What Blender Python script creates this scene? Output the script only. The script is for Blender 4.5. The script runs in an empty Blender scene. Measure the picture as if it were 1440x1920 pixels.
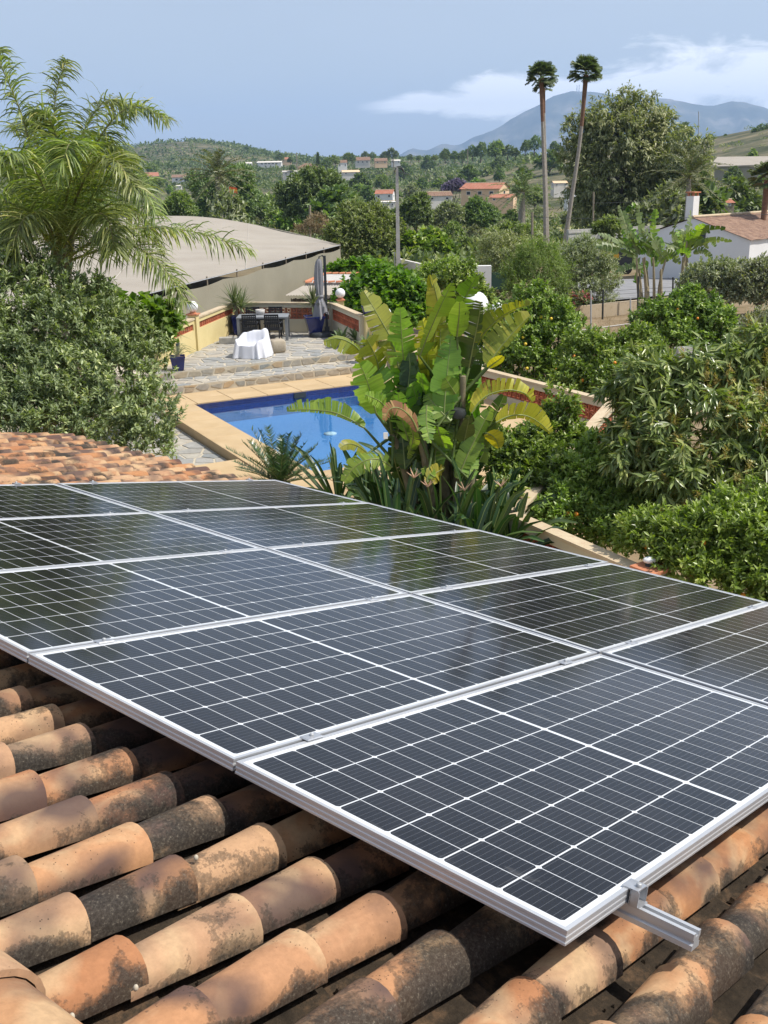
import bpy, math, random
import numpy as np
from mathutils import Vector, Matrix

# ------------------------------------------------------------------ camera, sky, sun, exposure
S = bpy.context.scene
COL = S.collection
H = 5.0                                    # camera height above the terrace floor (z = 0)
F = 1911.8                                 # focal length in pixels of a 1440 x 1920 frame
MR = np.array([[0.9998041882, -0.0197885121, 0.0],
               [-0.0061795511, -0.3122185763, 0.9499901967],
               [-0.0187988926, -0.9498041774, -0.3122797243]])
CAM = np.array([0.0, 0.0, H])
cd = bpy.data.cameras.new('camera'); cam = bpy.data.objects.new('camera', cd); COL.objects.link(cam)
cd.sensor_fit = 'VERTICAL'; cd.sensor_height = 36; cd.lens = 36 * F / 1920
cd.clip_start = 0.05; cd.clip_end = 40000
cam.matrix_world = Matrix(((MR[0, 0], -MR[0, 1], -MR[0, 2], 0), (MR[1, 0], -MR[1, 1], -MR[1, 2], 0), (MR[2, 0], -MR[2, 1], -MR[2, 2], H), (0, 0, 0, 1)))
S.camera = cam
SUN_AZ, SUN_EL = math.radians(99), math.radians(56)      # clockwise from straight ahead (+Y)
w = bpy.data.worlds.new('World'); S.world = w; w.use_nodes = True
wn, wl = w.node_tree.nodes, w.node_tree.links
bg = wn['Background']
sky = wn.new('ShaderNodeTexSky'); sky.sky_type = 'NISHITA'; sky.sun_disc = False
sky.sun_elevation = SUN_EL; sky.sun_rotation = SUN_AZ
sky.air_density = 1.0; sky.dust_density = 2.2; sky.ozone_density = 1.6; sky.altitude = 100
SKY_STRENGTH, SUN_STRENGTH, EXPOSURE = 0.092, 4.6, 0.27
HAZE = 1.05e-4
sd = bpy.data.lights.new('sun', 'SUN'); sun = bpy.data.objects.new('sun', sd); COL.objects.link(sun)
sd.energy = SUN_STRENGTH; sd.angle = math.radians(0.53); sd.color = (1.0, 0.945, 0.86)
sv = Vector((math.cos(SUN_EL) * math.sin(SUN_AZ), math.cos(SUN_EL) * math.cos(SUN_AZ), math.sin(SUN_EL)))
sun.rotation_euler = sv.to_track_quat('Z', 'Y').to_euler(); sun.location = (30, -5, 40)
S.view_settings.view_transform = 'Standard'; S.view_settings.look = 'None'
S.view_settings.exposure = EXPOSURE; S.view_settings.gamma = 1.0; S.view_settings.use_curve_mapping = False
S.render.engine = 'CYCLES'
S.cycles.use_denoising = True
S.cycles.max_bounces = 6; S.cycles.diffuse_bounces = 3; S.cycles.glossy_bounces = 3
S.cycles.transmission_bounces = 4; S.cycles.transparent_max_bounces = 8; S.cycles.volume_bounces = 1
S.cycles.caustics_reflective = False; S.cycles.caustics_refractive = False

# clouds low over the mountain, by direction, in the sky itself
def wm(op, a, b=None, c=None, clamp=False):
    n = wn.new('ShaderNodeMath'); n.operation = op; n.use_clamp = clamp
    for i, x in enumerate((a, b, c)):
        if x is None: continue
        if isinstance(x, (int, float)): n.inputs[i].default_value = x
        else: wl.new(x, n.inputs[i])
    return n.outputs[0]
tc = wn.new('ShaderNodeTexCoord'); sx = wn.new('ShaderNodeSeparateXYZ'); wl.new(tc.outputs['Generated'], sx.inputs[0])
yy = wm('MAXIMUM', sx.outputs[1], 0.02)
az = wm('DIVIDE', sx.outputs[0], yy); el = wm('DIVIDE', sx.outputs[2], yy)
cv = wn.new('ShaderNodeCombineXYZ'); wl.new(wm('MULTIPLY', az, 13.0), cv.inputs[0]); wl.new(wm('MULTIPLY', el, 40.0), cv.inputs[1])
no = wn.new('ShaderNodeTexNoise'); no.inputs['Scale'].default_value = 1.0; no.inputs['Detail'].default_value = 7; no.inputs['Roughness'].default_value = 0.62
no.inputs['Distortion'].default_value = 0.5
wl.new(cv.outputs[0], no.inputs['Vector'])
cv3 = wn.new('ShaderNodeCombineXYZ'); wl.new(wm('MULTIPLY', az, 6.0), cv3.inputs[0]); cv3.inputs[1].default_value = 7.3
no3 = wn.new('ShaderNodeTexNoise'); no3.inputs['Scale'].default_value = 1.0; no3.inputs['Detail'].default_value = 3; wl.new(cv3.outputs[0], no3.inputs['Vector'])
azp = wm('MAXIMUM', wm('ADD', az, 0.01), 0.0)
wid = wm('ADD', wm('MULTIPLY', azp, 0.115), 0.004)
wid = wm('MULTIPLY', wid, wm('ADD', wm('MULTIPLY', no3.outputs[0], 1.1), 0.45))
wid = wm('MINIMUM', wid, 0.036)
elc = wm('ADD', wm('MULTIPLY', wm('MINIMUM', azp, 0.5), 0.045), 0.060)
band = wm('SUBTRACT', 1.0, wm('DIVIDE', wm('ABSOLUTE', wm('SUBTRACT', el, elc)), wid))
left = wm('MULTIPLY', wm('ADD', az, 0.02), 28.0, clamp=True)
cm = wm('MULTIPLY', wm('MULTIPLY', wm('ADD', wm('MULTIPLY', band, 0.75), wm('MULTIPLY', wm('SUBTRACT', no.outputs[0], 0.45), 2.7)), 1.9, clamp=True), left)
# thin high veil
cv2 = wn.new('ShaderNodeCombineXYZ'); wl.new(wm('MULTIPLY', az, 2.0), cv2.inputs[0]); wl.new(wm('MULTIPLY', el, 7.0), cv2.inputs[1])
no2 = wn.new('ShaderNodeTexNoise'); no2.inputs['Scale'].default_value = 1.0; no2.inputs['Detail'].default_value = 5; wl.new(cv2.outputs[0], no2.inputs['Vector'])
veil = wm('ADD', wm('MULTIPLY', no2.outputs[0], 0.22), 0.36)
def wmix(f, a, col):
    n = wn.new('ShaderNodeMix'); n.data_type = 'RGBA'; wl.new(f, n.inputs[0]); wl.new(a, n.inputs[6]); n.inputs[7].default_value = (*col, 1); return n.outputs[2]
skyc = wmix(wm('MULTIPLY', cm, 0.95), wmix(veil, sky.outputs[0], (8.1, 8.7, 9.75)), (12.8, 12.9, 13.2))
wl.new(skyc, bg.inputs[0]); bg.inputs[1].default_value = SKY_STRENGTH

# ------------------------------------------------------------------ helpers
R = np.random.default_rng(11)
def ray(x, y): return MR @ np.array([(x - 720) / F, (y - 960) / F, 1.0])
def at(x, y, z):                                   # where the ray through this spot meets the level z
    d = ray(x, y); return CAM + d * ((z - H) / d[2])
def atY(x, y, Y):                                  # ... or stands this far ahead
    d = ray(x, y); return CAM + d * (Y / d[1])
def nrm(a):
    a = np.asarray(a, float); return a / (np.linalg.norm(a, axis=-1, keepdims=True) + 1e-12)
ZU = np.array([0, 0, 1.0])

def tag(o, label=None, cat=None, group=None, kind=None):
    if label: o['label'] = label
    if cat: o['category'] = cat
    if group: o['group'] = group
    if kind: o['kind'] = kind
    return o
def thing(name, label, cat, loc=(0, 0, 0), rz=0.0, group=None, mat=None):
    o = bpy.data.objects.new(name, None); COL.objects.link(o); o.empty_display_size = 0.2
    if mat is not None: o.matrix_world = mat
    else:
        o.location = loc; o.rotation_euler = (0, 0, rz)
    return tag(o, label, cat, group, 'thing')
def link(name, me, parent=None, loc=None, rot=None, scale=None):
    o = bpy.data.objects.new(name, me); COL.objects.link(o)
    if parent is not None: o.parent = parent
    if loc is not None: o.location = loc
    if rot is not None: o.rotation_euler = rot
    if scale is not None: o.scale = scale
    return o
def kids(o): return [c for c in bpy.data.objects if c.parent == o]
def mesh_np(name, V, polys, mats, smooth=False, rnd=None, mi=None):
    """mesh from arrays; polys (n,k) all of one size"""
    V = np.asarray(V, np.float32); polys = np.asarray(polys, np.int32); n, k = polys.shape
    me = bpy.data.meshes.new(name)
    me.vertices.add(len(V)); me.vertices.foreach_set('co', V.ravel())
    me.loops.add(n * k); me.loops.foreach_set('vertex_index', polys.ravel())
    me.polygons.add(n); me.polygons.foreach_set('loop_start', np.arange(n, dtype=np.int32) * k)
    me.polygons.foreach_set('loop_total', np.full(n, k, np.int32))
    if smooth: me.polygons.foreach_set('use_smooth', np.ones(n, bool))
    if mi is not None: me.polygons.foreach_set('material_index', np.asarray(mi, np.int32))
    if rnd is not None:
        a = me.attributes.new('rnd', 'FLOAT', 'FACE'); a.data.foreach_set('value', np.asarray(rnd, np.float32))
    for m in (mats if isinstance(mats, (list, tuple)) else [mats]): me.materials.append(m)
    me.update(calc_edges=True); me.validate()
    return me

class MB:
    """collects faces, then links them as ONE mesh object"""
    def __init__(s): s.v = []; s.f = []; s.m = []; s.sm = []
    def add(s, V, Fc, m=0, smooth=False):
        b = len(s.v); s.v += [tuple(map(float, p)) for p in V]
        for f in Fc: s.f.append(tuple(i + b for i in f)); s.m.append(m); s.sm.append(smooth)
        return s
    def box(s, c, d, rz=0.0, m=0, frame=None):
        x, y, z = d[0] / 2, d[1] / 2, d[2] / 2
        P = np.array([(-x, -y, -z), (x, -y, -z), (x, y, -z), (-x, y, -z), (-x, -y, z), (x, -y, z), (x, y, z), (-x, y, z)])
        if frame is not None: P = P @ np.asarray(frame)
        elif rz:
            cc, ss = math.cos(rz), math.sin(rz); P = P @ np.array([[cc, ss, 0], [-ss, cc, 0], [0, 0, 1]])
        return s.add(P + np.asarray(c), [(0, 3, 2, 1), (4, 5, 6, 7), (0, 1, 5, 4), (1, 2, 6, 5), (2, 3, 7, 6), (3, 0, 4, 7)], m)
    def bar(s, p, q, wd, ht, m=0):
        """rectangular bar from p to q"""
        p, q = np.asarray(p, float), np.asarray(q, float); d = q - p; L = np.linalg.norm(d); d = d / L
        a = np.cross(d, ZU); a = nrm(a) if np.linalg.norm(a) > 1e-4 else np.array([1.0, 0, 0]); b = np.cross(a, d)
        return s.box((p + q) / 2, (L, wd, ht), frame=[d, a, b], m=m)
    def prism(s, poly, z0, z1, m=0, mtop=None):
        n = len(poly); P = [(p[0], p[1], z0) for p in poly] + [(p[0], p[1], z1) for p in poly]
        s.add(P, [tuple(range(n - 1, -1, -1))] + [(i, (i + 1) % n, n + (i + 1) % n, n + i) for i in range(n)], m)
        return s.add(P[n:], [tuple(range(n))], m if mtop is None else mtop)
    def tube(s, path, rad, n=8, m=0, caps=True, smooth=True):
        path = np.asarray(path, float); k = len(path); rad = np.broadcast_to(np.asarray(rad, float), (k,))
        t = nrm(np.gradient(path, axis=0)); ref = np.array([1.0, 0, 0]) if abs(t[0][0]) < 0.8 else np.array([0, 1.0, 0])
        V = []
        for i in range(k):
            a = nrm(np.cross(t[i], ref)); b = np.cross(t[i], a)
            for j in range(n):
                th = 2 * math.pi * j / n; V.append(path[i] + rad[i] * (math.cos(th) * a + math.sin(th) * b))
        Fc = [(i * n + j, i * n + (j + 1) % n, (i + 1) * n + (j + 1) % n, (i + 1) * n + j) for i in range(k - 1) for j in range(n)]
        s.add(V, Fc, m, smooth)
        if caps: s.add(V[:n], [tuple(range(n - 1, -1, -1))], m); s.add(V[-n:], [tuple(range(n))], m)
        return s
    def lathe(s, prof, n=16, c=(0, 0, 0), m=0, fold=0.0, nf=0, smooth=True):
        V = []; c = np.asarray(c, float)
        for r, z in prof:
            for j in range(n):
                th = 2 * math.pi * j / n; rr = r * (1 + fold * math.cos(nf * th))
                V.append(c + np.array([rr * math.cos(th), rr * math.sin(th), z]))
        k = len(prof)
        Fc = [(i * n + j, i * n + (j + 1) % n, (i + 1) * n + (j + 1) % n, (i + 1) * n + j) for i in range(k - 1) for j in range(n)]
        s.add(V, Fc, m, smooth)
        if prof[0][0] > 1e-4: s.add(V[:n], [tuple(range(n - 1, -1, -1))], m)
        if prof[-1][0] > 1e-4: s.add(V[-n:], [tuple(range(n))], m)
        return s
    def sphere(s, c, r, n=14, k=9, m=0):
        c = np.asarray(c, float); r = np.broadcast_to(np.asarray(r, float), (3,))
        V = [c + r * np.array([math.sin(math.pi * i / k) * math.cos(2 * math.pi * j / n), math.sin(math.pi * i / k) * math.sin(2 * math.pi * j / n), math.cos(math.pi * i / k)]) for i in range(k + 1) for j in range(n)]
        return s.add(V, [(i * n + j, (i + 1) * n + j, (i + 1) * n + (j + 1) % n, i * n + (j + 1) % n) for i in range(k) for j in range(n)], m, True)
    def grid(s, P, m=0, smooth=True):
        a, b = P.shape[:2]
        return s.add(P.reshape(-1, 3), [(i * b + j, i * b + j + 1, (i + 1) * b + j + 1, (i + 1) * b + j) for i in range(a - 1) for j in range(b - 1)], m, smooth)
    def mesh(s, name, mats, off=None):
        me = bpy.data.meshes.new(name); V = s.v
        if off is not None: V = [(p[0] - off[0], p[1] - off[1], p[2] - off[2]) for p in V]
        me.from_pydata(V, [], s.f)
        for m in (mats if isinstance(mats, (list, tuple)) else [mats]): me.materials.append(m)
        me.polygons.foreach_set('material_index', s.m); me.polygons.foreach_set('use_smooth', s.sm)
        me.update(); return me
    def build(s, name, mats, parent=None, world=False, **kw):
        off = parent.location if (world and parent is not None) else None
        return link(name, s.mesh(name, mats, off), parent, **kw)

# ------------------------------------------------------------------ materials
def ramp(nt, fac, stops, interp='LINEAR'):
    r = nt.nodes.new('ShaderNodeValToRGB'); r.color_ramp.interpolation = interp
    while len(r.color_ramp.elements) < len(stops): r.color_ramp.elements.new(0.5)
    for e, (p, c) in zip(r.color_ramp.elements, stops): e.position = p; e.color = (*c, 1) if len(c) == 3 else c
    nt.links.new(fac, r.inputs[0]); return r.outputs[0]
def newmat(name):
    m = bpy.data.materials.new(name); m.use_nodes = True; nt = m.node_tree
    return m, nt, nt.nodes['Principled BSDF']
def pset(b, **k):
    names = dict(col='Base Color', rough='Roughness', metal='Metallic', spec='Specular IOR Level', coat='Coat Weight', coatr='Coat Roughness', trans='Transmission Weight', ior='IOR')
    for a, v in k.items():
        b.inputs[names[a]].default_value = (*v, 1) if a == 'col' else v
def noise(nt, vec, scale, detail=4, rough=0.55, dist=0.0):
    n = nt.nodes.new('ShaderNodeTexNoise'); n.inputs['Scale'].default_value = scale; n.inputs['Detail'].default_value = detail
    n.inputs['Roughness'].default_value = rough; n.inputs['Distortion'].default_value = dist
    if vec is not None: nt.links.new(vec, n.inputs['Vector'])
    return n.outputs[0]
def mth(nt, op, a, b=None, clamp=False):
    n = nt.nodes.new('ShaderNodeMath'); n.operation = op; n.use_clamp = clamp
    for i, x in enumerate((a, b)):
        if x is None: continue
        if isinstance(x, (int, float)): n.inputs[i].default_value = x
        else: nt.links.new(x, n.inputs[i])
    return n.outputs[0]
def mixc(nt, fac, a, b, mode='MIX'):
    n = nt.nodes.new('ShaderNodeMix'); n.data_type = 'RGBA'; n.blend_type = mode
    for i, x in ((0, fac), (6, a), (7, b)):
        if isinstance(x, (int, float)): n.inputs[i].default_value = x
        elif isinstance(x, tuple): n.inputs[i].default_value = (*x, 1)
        else: nt.links.new(x, n.inputs[i])
    return n.outputs[2]
def objvec(nt, rnd=True, k=37.0):
    """object coordinates, shifted by a random amount per object"""
    t = nt.nodes.new('ShaderNodeTexCoord')
    if not rnd: return t.outputs['Object'], None
    o = nt.nodes.new('ShaderNodeObjectInfo'); v = nt.nodes.new('ShaderNodeVectorMath'); v.operation = 'ADD'
    nt.links.new(t.outputs['Object'], v.inputs[0]); nt.links.new(mth(nt, 'MULTIPLY', o.outputs['Random'], k), v.inputs[1])
    return v.outputs[0], o.outputs['Random']
def bump(nt, b, h, strength=0.4, dist=0.01):
    n = nt.nodes.new('ShaderNodeBump'); n.inputs['Strength'].default_value = strength; n.inputs['Distance'].default_value = dist
    nt.links.new(h, n.inputs['Height']); nt.links.new(n.outputs[0], b.inputs['Normal'])
def noisy(name, c1, c2, scale=4.0, rough=0.75, bmp=0.15, spots=None, spec=0.3, metal=0.0, rnd=0.0, detail=5):
    m, nt, b = newmat(name); v, r = objvec(nt)
    n1 = noise(nt, v, scale, detail, 0.6)
    c = ramp(nt, n1, [(0.3, c1), (0.7, c2)])
    if spots:
        n2 = noise(nt, v, scale * 5.3, 4, 0.7)
        c = mixc(nt, ramp(nt, n2, [(0.55, (0, 0, 0)), (0.68, (1, 1, 1))]), c, spots)
    if rnd:
        hs = nt.nodes.new('ShaderNodeHueSaturation'); nt.links.new(c, hs.inputs['Color'])
        nt.links.new(mth(nt, 'ADD', mth(nt, 'MULTIPLY', r, 2 * rnd), 1 - rnd), hs.inputs['Value']); c = hs.outputs[0]
    nt.links.new(c, b.inputs['Base Color']); pset(b, rough=rough, spec=spec, metal=metal)
    if bmp: bump(nt, b, noise(nt, v, scale * 6, 6, 0.65), bmp, 0.01)
    return m
def plain(name, c, rough=0.5, **k):
    m, nt, b = newmat(name); pset(b, col=c, rough=rough, **k); return m
def leafmat(name, stops, rough=0.42, trans=0.3, tcol=(0.30, 0.36, 0.07), spec=0.45, objr=0.12, veins=False):
    m, nt, b = newmat(name)
    a = nt.nodes.new('ShaderNodeAttribute'); a.attribute_name = 'rnd'
    o = nt.nodes.new('ShaderNodeObjectInfo')
    c = ramp(nt, a.outputs['Fac'], stops)
    if veins:
        av = nt.nodes.new('ShaderNodeAttribute'); av.attribute_name = 'vein'; cx = nt.nodes.new('ShaderNodeCombineXYZ'); nt.links.new(mth(nt, 'MULTIPLY', av.outputs['Fac'], 45.0), cx.inputs[0]); nt.links.new(mth(nt, 'MULTIPLY', o.outputs['Random'], 50.0), cx.inputs[1])
        nv_ = noise(nt, cx.outputs[0], 1.0, 3, 0.6); t2 = nt.nodes.new('ShaderNodeTexCoord'); nl_ = noise(nt, t2.outputs['Object'], 3.0, 4, 0.6)
        c = mixc(nt, 0.6, c, ramp(nt, mth(nt, 'ADD', mth(nt, 'MULTIPLY', nv_, 0.6), mth(nt, 'MULTIPLY', nl_, 0.4)), [(0.32, (0.22, 0.24, 0.2)), (0.5, (0.5, 0.5, 0.5)), (0.68, (0.76, 0.74, 0.6))]), 'OVERLAY')
        c = mixc(nt, mth(nt, 'MULTIPLY', ramp(nt, noise(nt, t2.outputs['Object'], 9.0, 5, 0.7), [(0.66, (0, 0, 0)), (0.76, (1, 1, 1))]), 0.4), c, (0.20, 0.13, 0.05))
        bump(nt, b, nv_, 0.35, 0.01)
    hs = nt.nodes.new('ShaderNodeHueSaturation'); nt.links.new(c, hs.inputs['Color'])
    nt.links.new(mth(nt, 'ADD', mth(nt, 'MULTIPLY', o.outputs['Random'], 2 * objr), 1 - objr), hs.inputs['Value'])
    nt.links.new(mth(nt, 'ADD', mth(nt, 'MULTIPLY', o.outputs['Random'], 0.03), 0.485), hs.inputs['Hue'])
    nt.links.new(hs.outputs[0], b.inputs['Base Color']); pset(b, rough=rough, spec=spec)
    tr = nt.nodes.new('ShaderNodeBsdfTranslucent')
    nt.links.new(mixc(nt, 1.0, hs.outputs[0], (tcol[0] * 5, tcol[1] * 5, tcol[2] * 5), 'MULTIPLY'), tr.inputs['Color'])
    ms = nt.nodes.new('ShaderNodeMixShader'); ms.inputs[0].default_value = trans
    nt.links.new(b.outputs[0], ms.inputs[1]); nt.links.new(tr.outputs[0], ms.inputs[2])
    nt.links.new(ms.outputs[0], nt.nodes['Material Output'].inputs['Surface'])
    return m

# ------------------------------------------------------------------ foliage
def leaf_arrays(P, D, N, L, W, fold=0.25, curl=0.0):
    """folded leaf of two triangles each"""
    D = nrm(D); N = nrm(N - (N * D).sum(1, keepdims=True) * D); Sd = np.cross(D, N); n = len(P)
    L = np.broadcast_to(L, (n,))[:, None]; W = np.broadcast_to(W, (n,))[:, None]
    mid = P + D * L * 0.48
    V = np.stack([P, mid + Sd * W / 2 + N * W * fold, P + D * L - N * L * curl, mid - Sd * W / 2 + N * W * fold], 1).reshape(-1, 3)
    b = np.arange(n)[:, None] * 4
    T = np.concatenate([b + np.array([[0, 2, 1]]), b + np.array([[0, 3, 2]])], 1).reshape(-1, 3)
    return V, T
def runit(rng, n): return nrm(rng.normal(size=(n, 3)))
def crown_mesh(name, mat, lobes, ntw, nl, L, W, rng, up=0.5, spread=0.8, droop=0.0, tw=0.25, inner=0.35, low=-0.6, tone=(0.0, 1.0), jitter=0.25, nbias=1.25, clump=1, rc=0.25):
    """lobes: (x, y, z, r[, squash]) ; twigs set over the lobes' shells, each carrying nl leaves"""
    lb = np.array([tuple(l) + ((1.0,) if len(l) == 4 else ()) for l in lobes], float)
    if clump > 1: lb[:, 3] *= 0.90
    pr = lb[:, 3] ** 2; pr /= pr.sum(); out_p, out_d = [], []
    n_all = ntw; ntw = max(1, ntw // clump); need = ntw
    for _ in range(12):
        k = rng.choice(len(lb), size=need * 3, p=pr); d = runit(rng, len(k)); ok = d[:, 2] > low; k, d = k[ok], d[ok]
        f = (1 - inner * rng.random(len(k)) ** 1.6) * (1 + jitter * rng.normal(size=len(k)) * 0.4)
        r = lb[k, 3]; p = lb[k, :3] + d * (r * f)[:, None] * np.stack([np.ones(len(k)), np.ones(len(k)), lb[k, 4]], 1)
        keep = np.ones(len(k), bool)
        for j in range(len(lb)):
            q = (p - lb[j, :3]) / np.array([1, 1, lb[j, 4]]); keep &= ~((np.linalg.norm(q, axis=1) < lb[j, 3] * 0.72) & (k != j))
        out_p.append(p[keep]); out_d.append(d[keep]); need -= int(keep.sum())
        if need <= 0: break
    p = np.concatenate(out_p)[:ntw]; d = np.concatenate(out_d)[:ntw]; n = len(p)
    tone_t = rng.random(n)
    if clump > 1:                                    # small domes of twigs, with dark gaps between them
        pc, dc = p, d; k = np.repeat(np.arange(n), clump); n = len(k); rv_ = nrm(dc[k] * 0.55 + up * 0.4 * ZU + runit(rng, n))
        p = pc[k] + rv_ * (rc * (0.6 + 0.5 * rng.random(len(pc)))[k] * (0.7 + 0.4 * rng.random(n)))[:, None]; d = nrm(rv_ + 0.3 * dc[k]); tone_t = np.clip(tone_t[k] * 0.75 + 0.25 * rng.random(n), 0, 1)
    td = nrm(d + up * ZU + 0.45 * runit(rng, n))
    P = np.repeat(p, nl, 0); TD = np.repeat(td, nl, 0); DD = np.repeat(d, nl, 0); m = len(P)
    t = rng.random(m)[:, None]; P = P + TD * tw * (t - 0.3) + runit(rng, m) * tw * 0.12
    D = nrm(TD * 0.55 + runit(rng, m) * spread - droop * ZU)
    N = DD * 0.5 + ZU * nbias + runit(rng, m) * 0.55
    sc = 0.7 + 0.6 * rng.random(m)
    V, T = leaf_arrays(P, D, N, L * sc, W * sc)
    rv = np.clip(0.55 * np.repeat(tone_t, nl) + 0.45 * rng.random(m) + 0.15 * (t[:, 0] - 0.5), 0, 1); rv = tone[0] + rv * (tone[1] - tone[0])
    return mesh_np(name, V, T, mat, rnd=np.repeat(rv, 2))
def wobble(p0, p1, n, amp, rng):
    t = np.linspace(0, 1, n)[:, None]; P = np.asarray(p0) * (1 - t) + np.asarray(p1) * t
    P[1:-1] += rng.normal(size=(n - 2, 3)) * amp; return P
def trunk_mb(base, tips, r0, rng, fork=0.45, n=7):
    mb = MB(); base = np.asarray(base, float); tips = [np.asarray(t, float) for t in tips]
    top = np.mean(tips, 0); f = base + (top - base) * fork
    mb.tube(wobble(base, f, 5, r0 * 0.35, rng), np.linspace(r0 * 1.25, r0 * 0.8, 5), n)
    for t in tips: mb.tube(wobble(f, t, 5, np.linalg.norm(t - f) * 0.05, rng), np.linspace(r0 * 0.62, r0 * 0.12, 5), 6)
    return mb
def bez(a, b, c, n):
    t = np.linspace(0, 1, n)[:, None]; a, b, c = map(np.asarray, (a, b, c)); return a * (1 - t) ** 2 + 2 * b * t * (1 - t) + c * t * t
def path(pts, n):
    """smooth curve through points (Catmull-Rom)"""
    P = np.asarray(pts, float); P = np.vstack([2 * P[0] - P[1], P, 2 * P[-1] - P[-2]]); k = len(P) - 3; out = []
    for s in np.linspace(0, k - 1e-6, n):
        i = int(s); t = s - i; a, b, c, d = P[i:i + 4]
        out.append(0.5 * (2 * b + (c - a) * t + (2 * a - 5 * b + 4 * c - d) * t * t + (3 * b - a - 3 * c + d) * t ** 3))
    return np.array(out)
def frond_mesh(name, mats, pts, nlf, ll, lw, rng, droop=0.5, plume=0.35, r0=0.02, seg=3, fwd=0.55, start=0.12, taper=0.55, vee=0.2):
    """feather frond: rachis and ribbons; pts world or local curve points"""
    C = path(pts, 24); mb = MB(); mb.tube(C, np.linspace(r0, r0 * 0.15, 24), 5, 1, caps=False)
    T = nrm(np.gradient(C, axis=0)); V, Q, rv = [], [], []
    for i in range(nlf):
        s = start + (1 - start) * (i + rng.random() * 0.6) / nlf; s = min(s, 0.999); x = s * 23; j = int(x); c = C[j] + (C[min(j + 1, 23)] - C[j]) * (x - j); t = T[j]
        lat = np.cross(t, ZU); lat = nrm(lat) if np.linalg.norm(lat) > 0.05 else np.array([1.0, 0, 0]); upv = np.cross(lat, t)
        env = min(1.0, (s - start) * 7 + 0.45) * (1 - taper * s ** 2.2)
        for sd in (-1, 1):
            ph = vee + plume * rng.normal()
            d = nrm(sd * lat * math.cos(ph) + upv * math.sin(ph) + t * (fwd + 0.15 * rng.normal())); L = ll * env * (0.8 + 0.35 * rng.random()); p = c.copy()
            wv = nrm(np.cross(d, upv + 0.4 * rng.normal(size=3))) * lw / 2; b = len(V); tone = rng.random()
            for k in range(seg + 1):
                f = 1.0 if k < seg else 0.08
                if k == 0: f = 0.6
                V += [p - wv * f, p + wv * f]
                if k < seg: d = nrm(d - ZU * droop * (0.6 + 0.8 * rng.random()) * (k + 1) / seg); p = p + d * L / seg
            for k in range(seg): Q.append((b + 2 * k, b + 2 * k + 1, b + 2 * k + 3, b + 2 * k + 2)); rv.append(tone)
    nb = len(mb.v); V = np.vstack([np.array(mb.v), np.array(V)]); Qs = np.vstack([np.array(mb.f), np.array(Q) + nb])
    return mesh_np(name, V, Qs, mats, smooth=False, rnd=np.r_[np.full(len(mb.f), 0.4), rv], mi=np.r_[np.ones(len(mb.f), int), np.zeros(len(Q), int)])
def blade_mesh(name, mats, C, W, nvec, rng, tears=5, foldL=-0.2, foldR=-0.2, wl=1.0, wr=1.0, rag=0.32, rib=0.014, tone=0.5):
    """broad leaf: midrib curve C (k,3), full width W, torn into strips along the veins"""
    k = len(C); T = nrm(np.gradient(C, axis=0)); V, Q, rv, sv = [], [], [], []
    s = np.linspace(0, 1, k); prof = np.clip(np.sin(np.pi * np.clip(s * 0.93 + 0.035, 0, 1)) ** 0.55, 0.05, 1) * (1 - 0.25 * s)
    Ln = np.linalg.norm(np.diff(C, axis=0), axis=1).sum()
    for sd, wm_, fold in ((-1, wl, foldL), (1, wr, foldR)):
        if wm_ <= 0: continue
        cuts = sorted(set(rng.choice(np.arange(2, k - 1), size=min(tears, k - 4), replace=False))) if tears else []
        segs = [0] + list(cuts) + [k - 1]
        for a, b in zip(segs[:-1], segs[1:]):
            if b <= a: continue
            dz = fold + rag * rng.normal(); sh = rng.normal() * rag * 0.10 * Ln / k; tn = np.clip(tone + 0.22 * rng.normal(), 0, 1); b0 = len(V); short = 1 - 0.25 * rag * rng.random()
            for i in range(a, b + 1):
                n = nrm(nvec - (nvec @ T[i]) * T[i]); lat = sd * np.cross(T[i], n)
                w_ = W / 2 * wm_ * prof[i] * short; e = 0.0
                if tears and len(cuts):
                    if i == a and a > 0: e = 0.16 * Ln / k * (0.5 + rng.random())
                    if i == b and b < k - 1: e = -0.16 * Ln / k * (0.5 + rng.random())
                v1 = lat * math.cos(dz * 0.5) + n * math.sin(dz * 0.5); v2 = lat * math.cos(dz) + n * math.sin(dz)
                fw = T[i] * (0.22 * w_); sv += [s[i] * Ln, s[i] * Ln + 0.0, s[i] * Ln]
                V += [C[i], C[i] + v1 * w_ * 0.5 + fw * 0.5 + T[i] * e * 0.5, C[i] + v1 * w_ * 0.5 + v2 * w_ * (0.5 + (0.05 * rng.normal() if tears else 0.0)) + fw + T[i] * (e + sh)]
            for i in range(b - a):
                o = b0 + 3 * i
                for j in (0, 1): Q.append((o + j, o + j + 1, o + 3 + j + 1, o + 3 + j)); rv.append(tn)
    mb = MB(); mb.tube(C, np.linspace(rib, rib * 0.25, k), 5, 1, caps=False); nb = len(mb.v)
    V = np.vstack([np.array(mb.v), np.array(V)]); Qs = np.vstack([np.array(mb.f), np.array(Q) + nb])
    me = mesh_np(name, V, Qs, mats, smooth=True, rnd=np.r_[np.full(len(mb.f), 0.75), rv], mi=np.r_[np.ones(len(mb.f), int), np.zeros(len(Q), int)])
    if len(me.vertices) == len(V): at_ = me.attributes.new('vein', 'FLOAT', 'POINT'); at_.data.foreach_set('value', np.r_[np.zeros(nb), sv].astype(np.float32))
    return me

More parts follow.
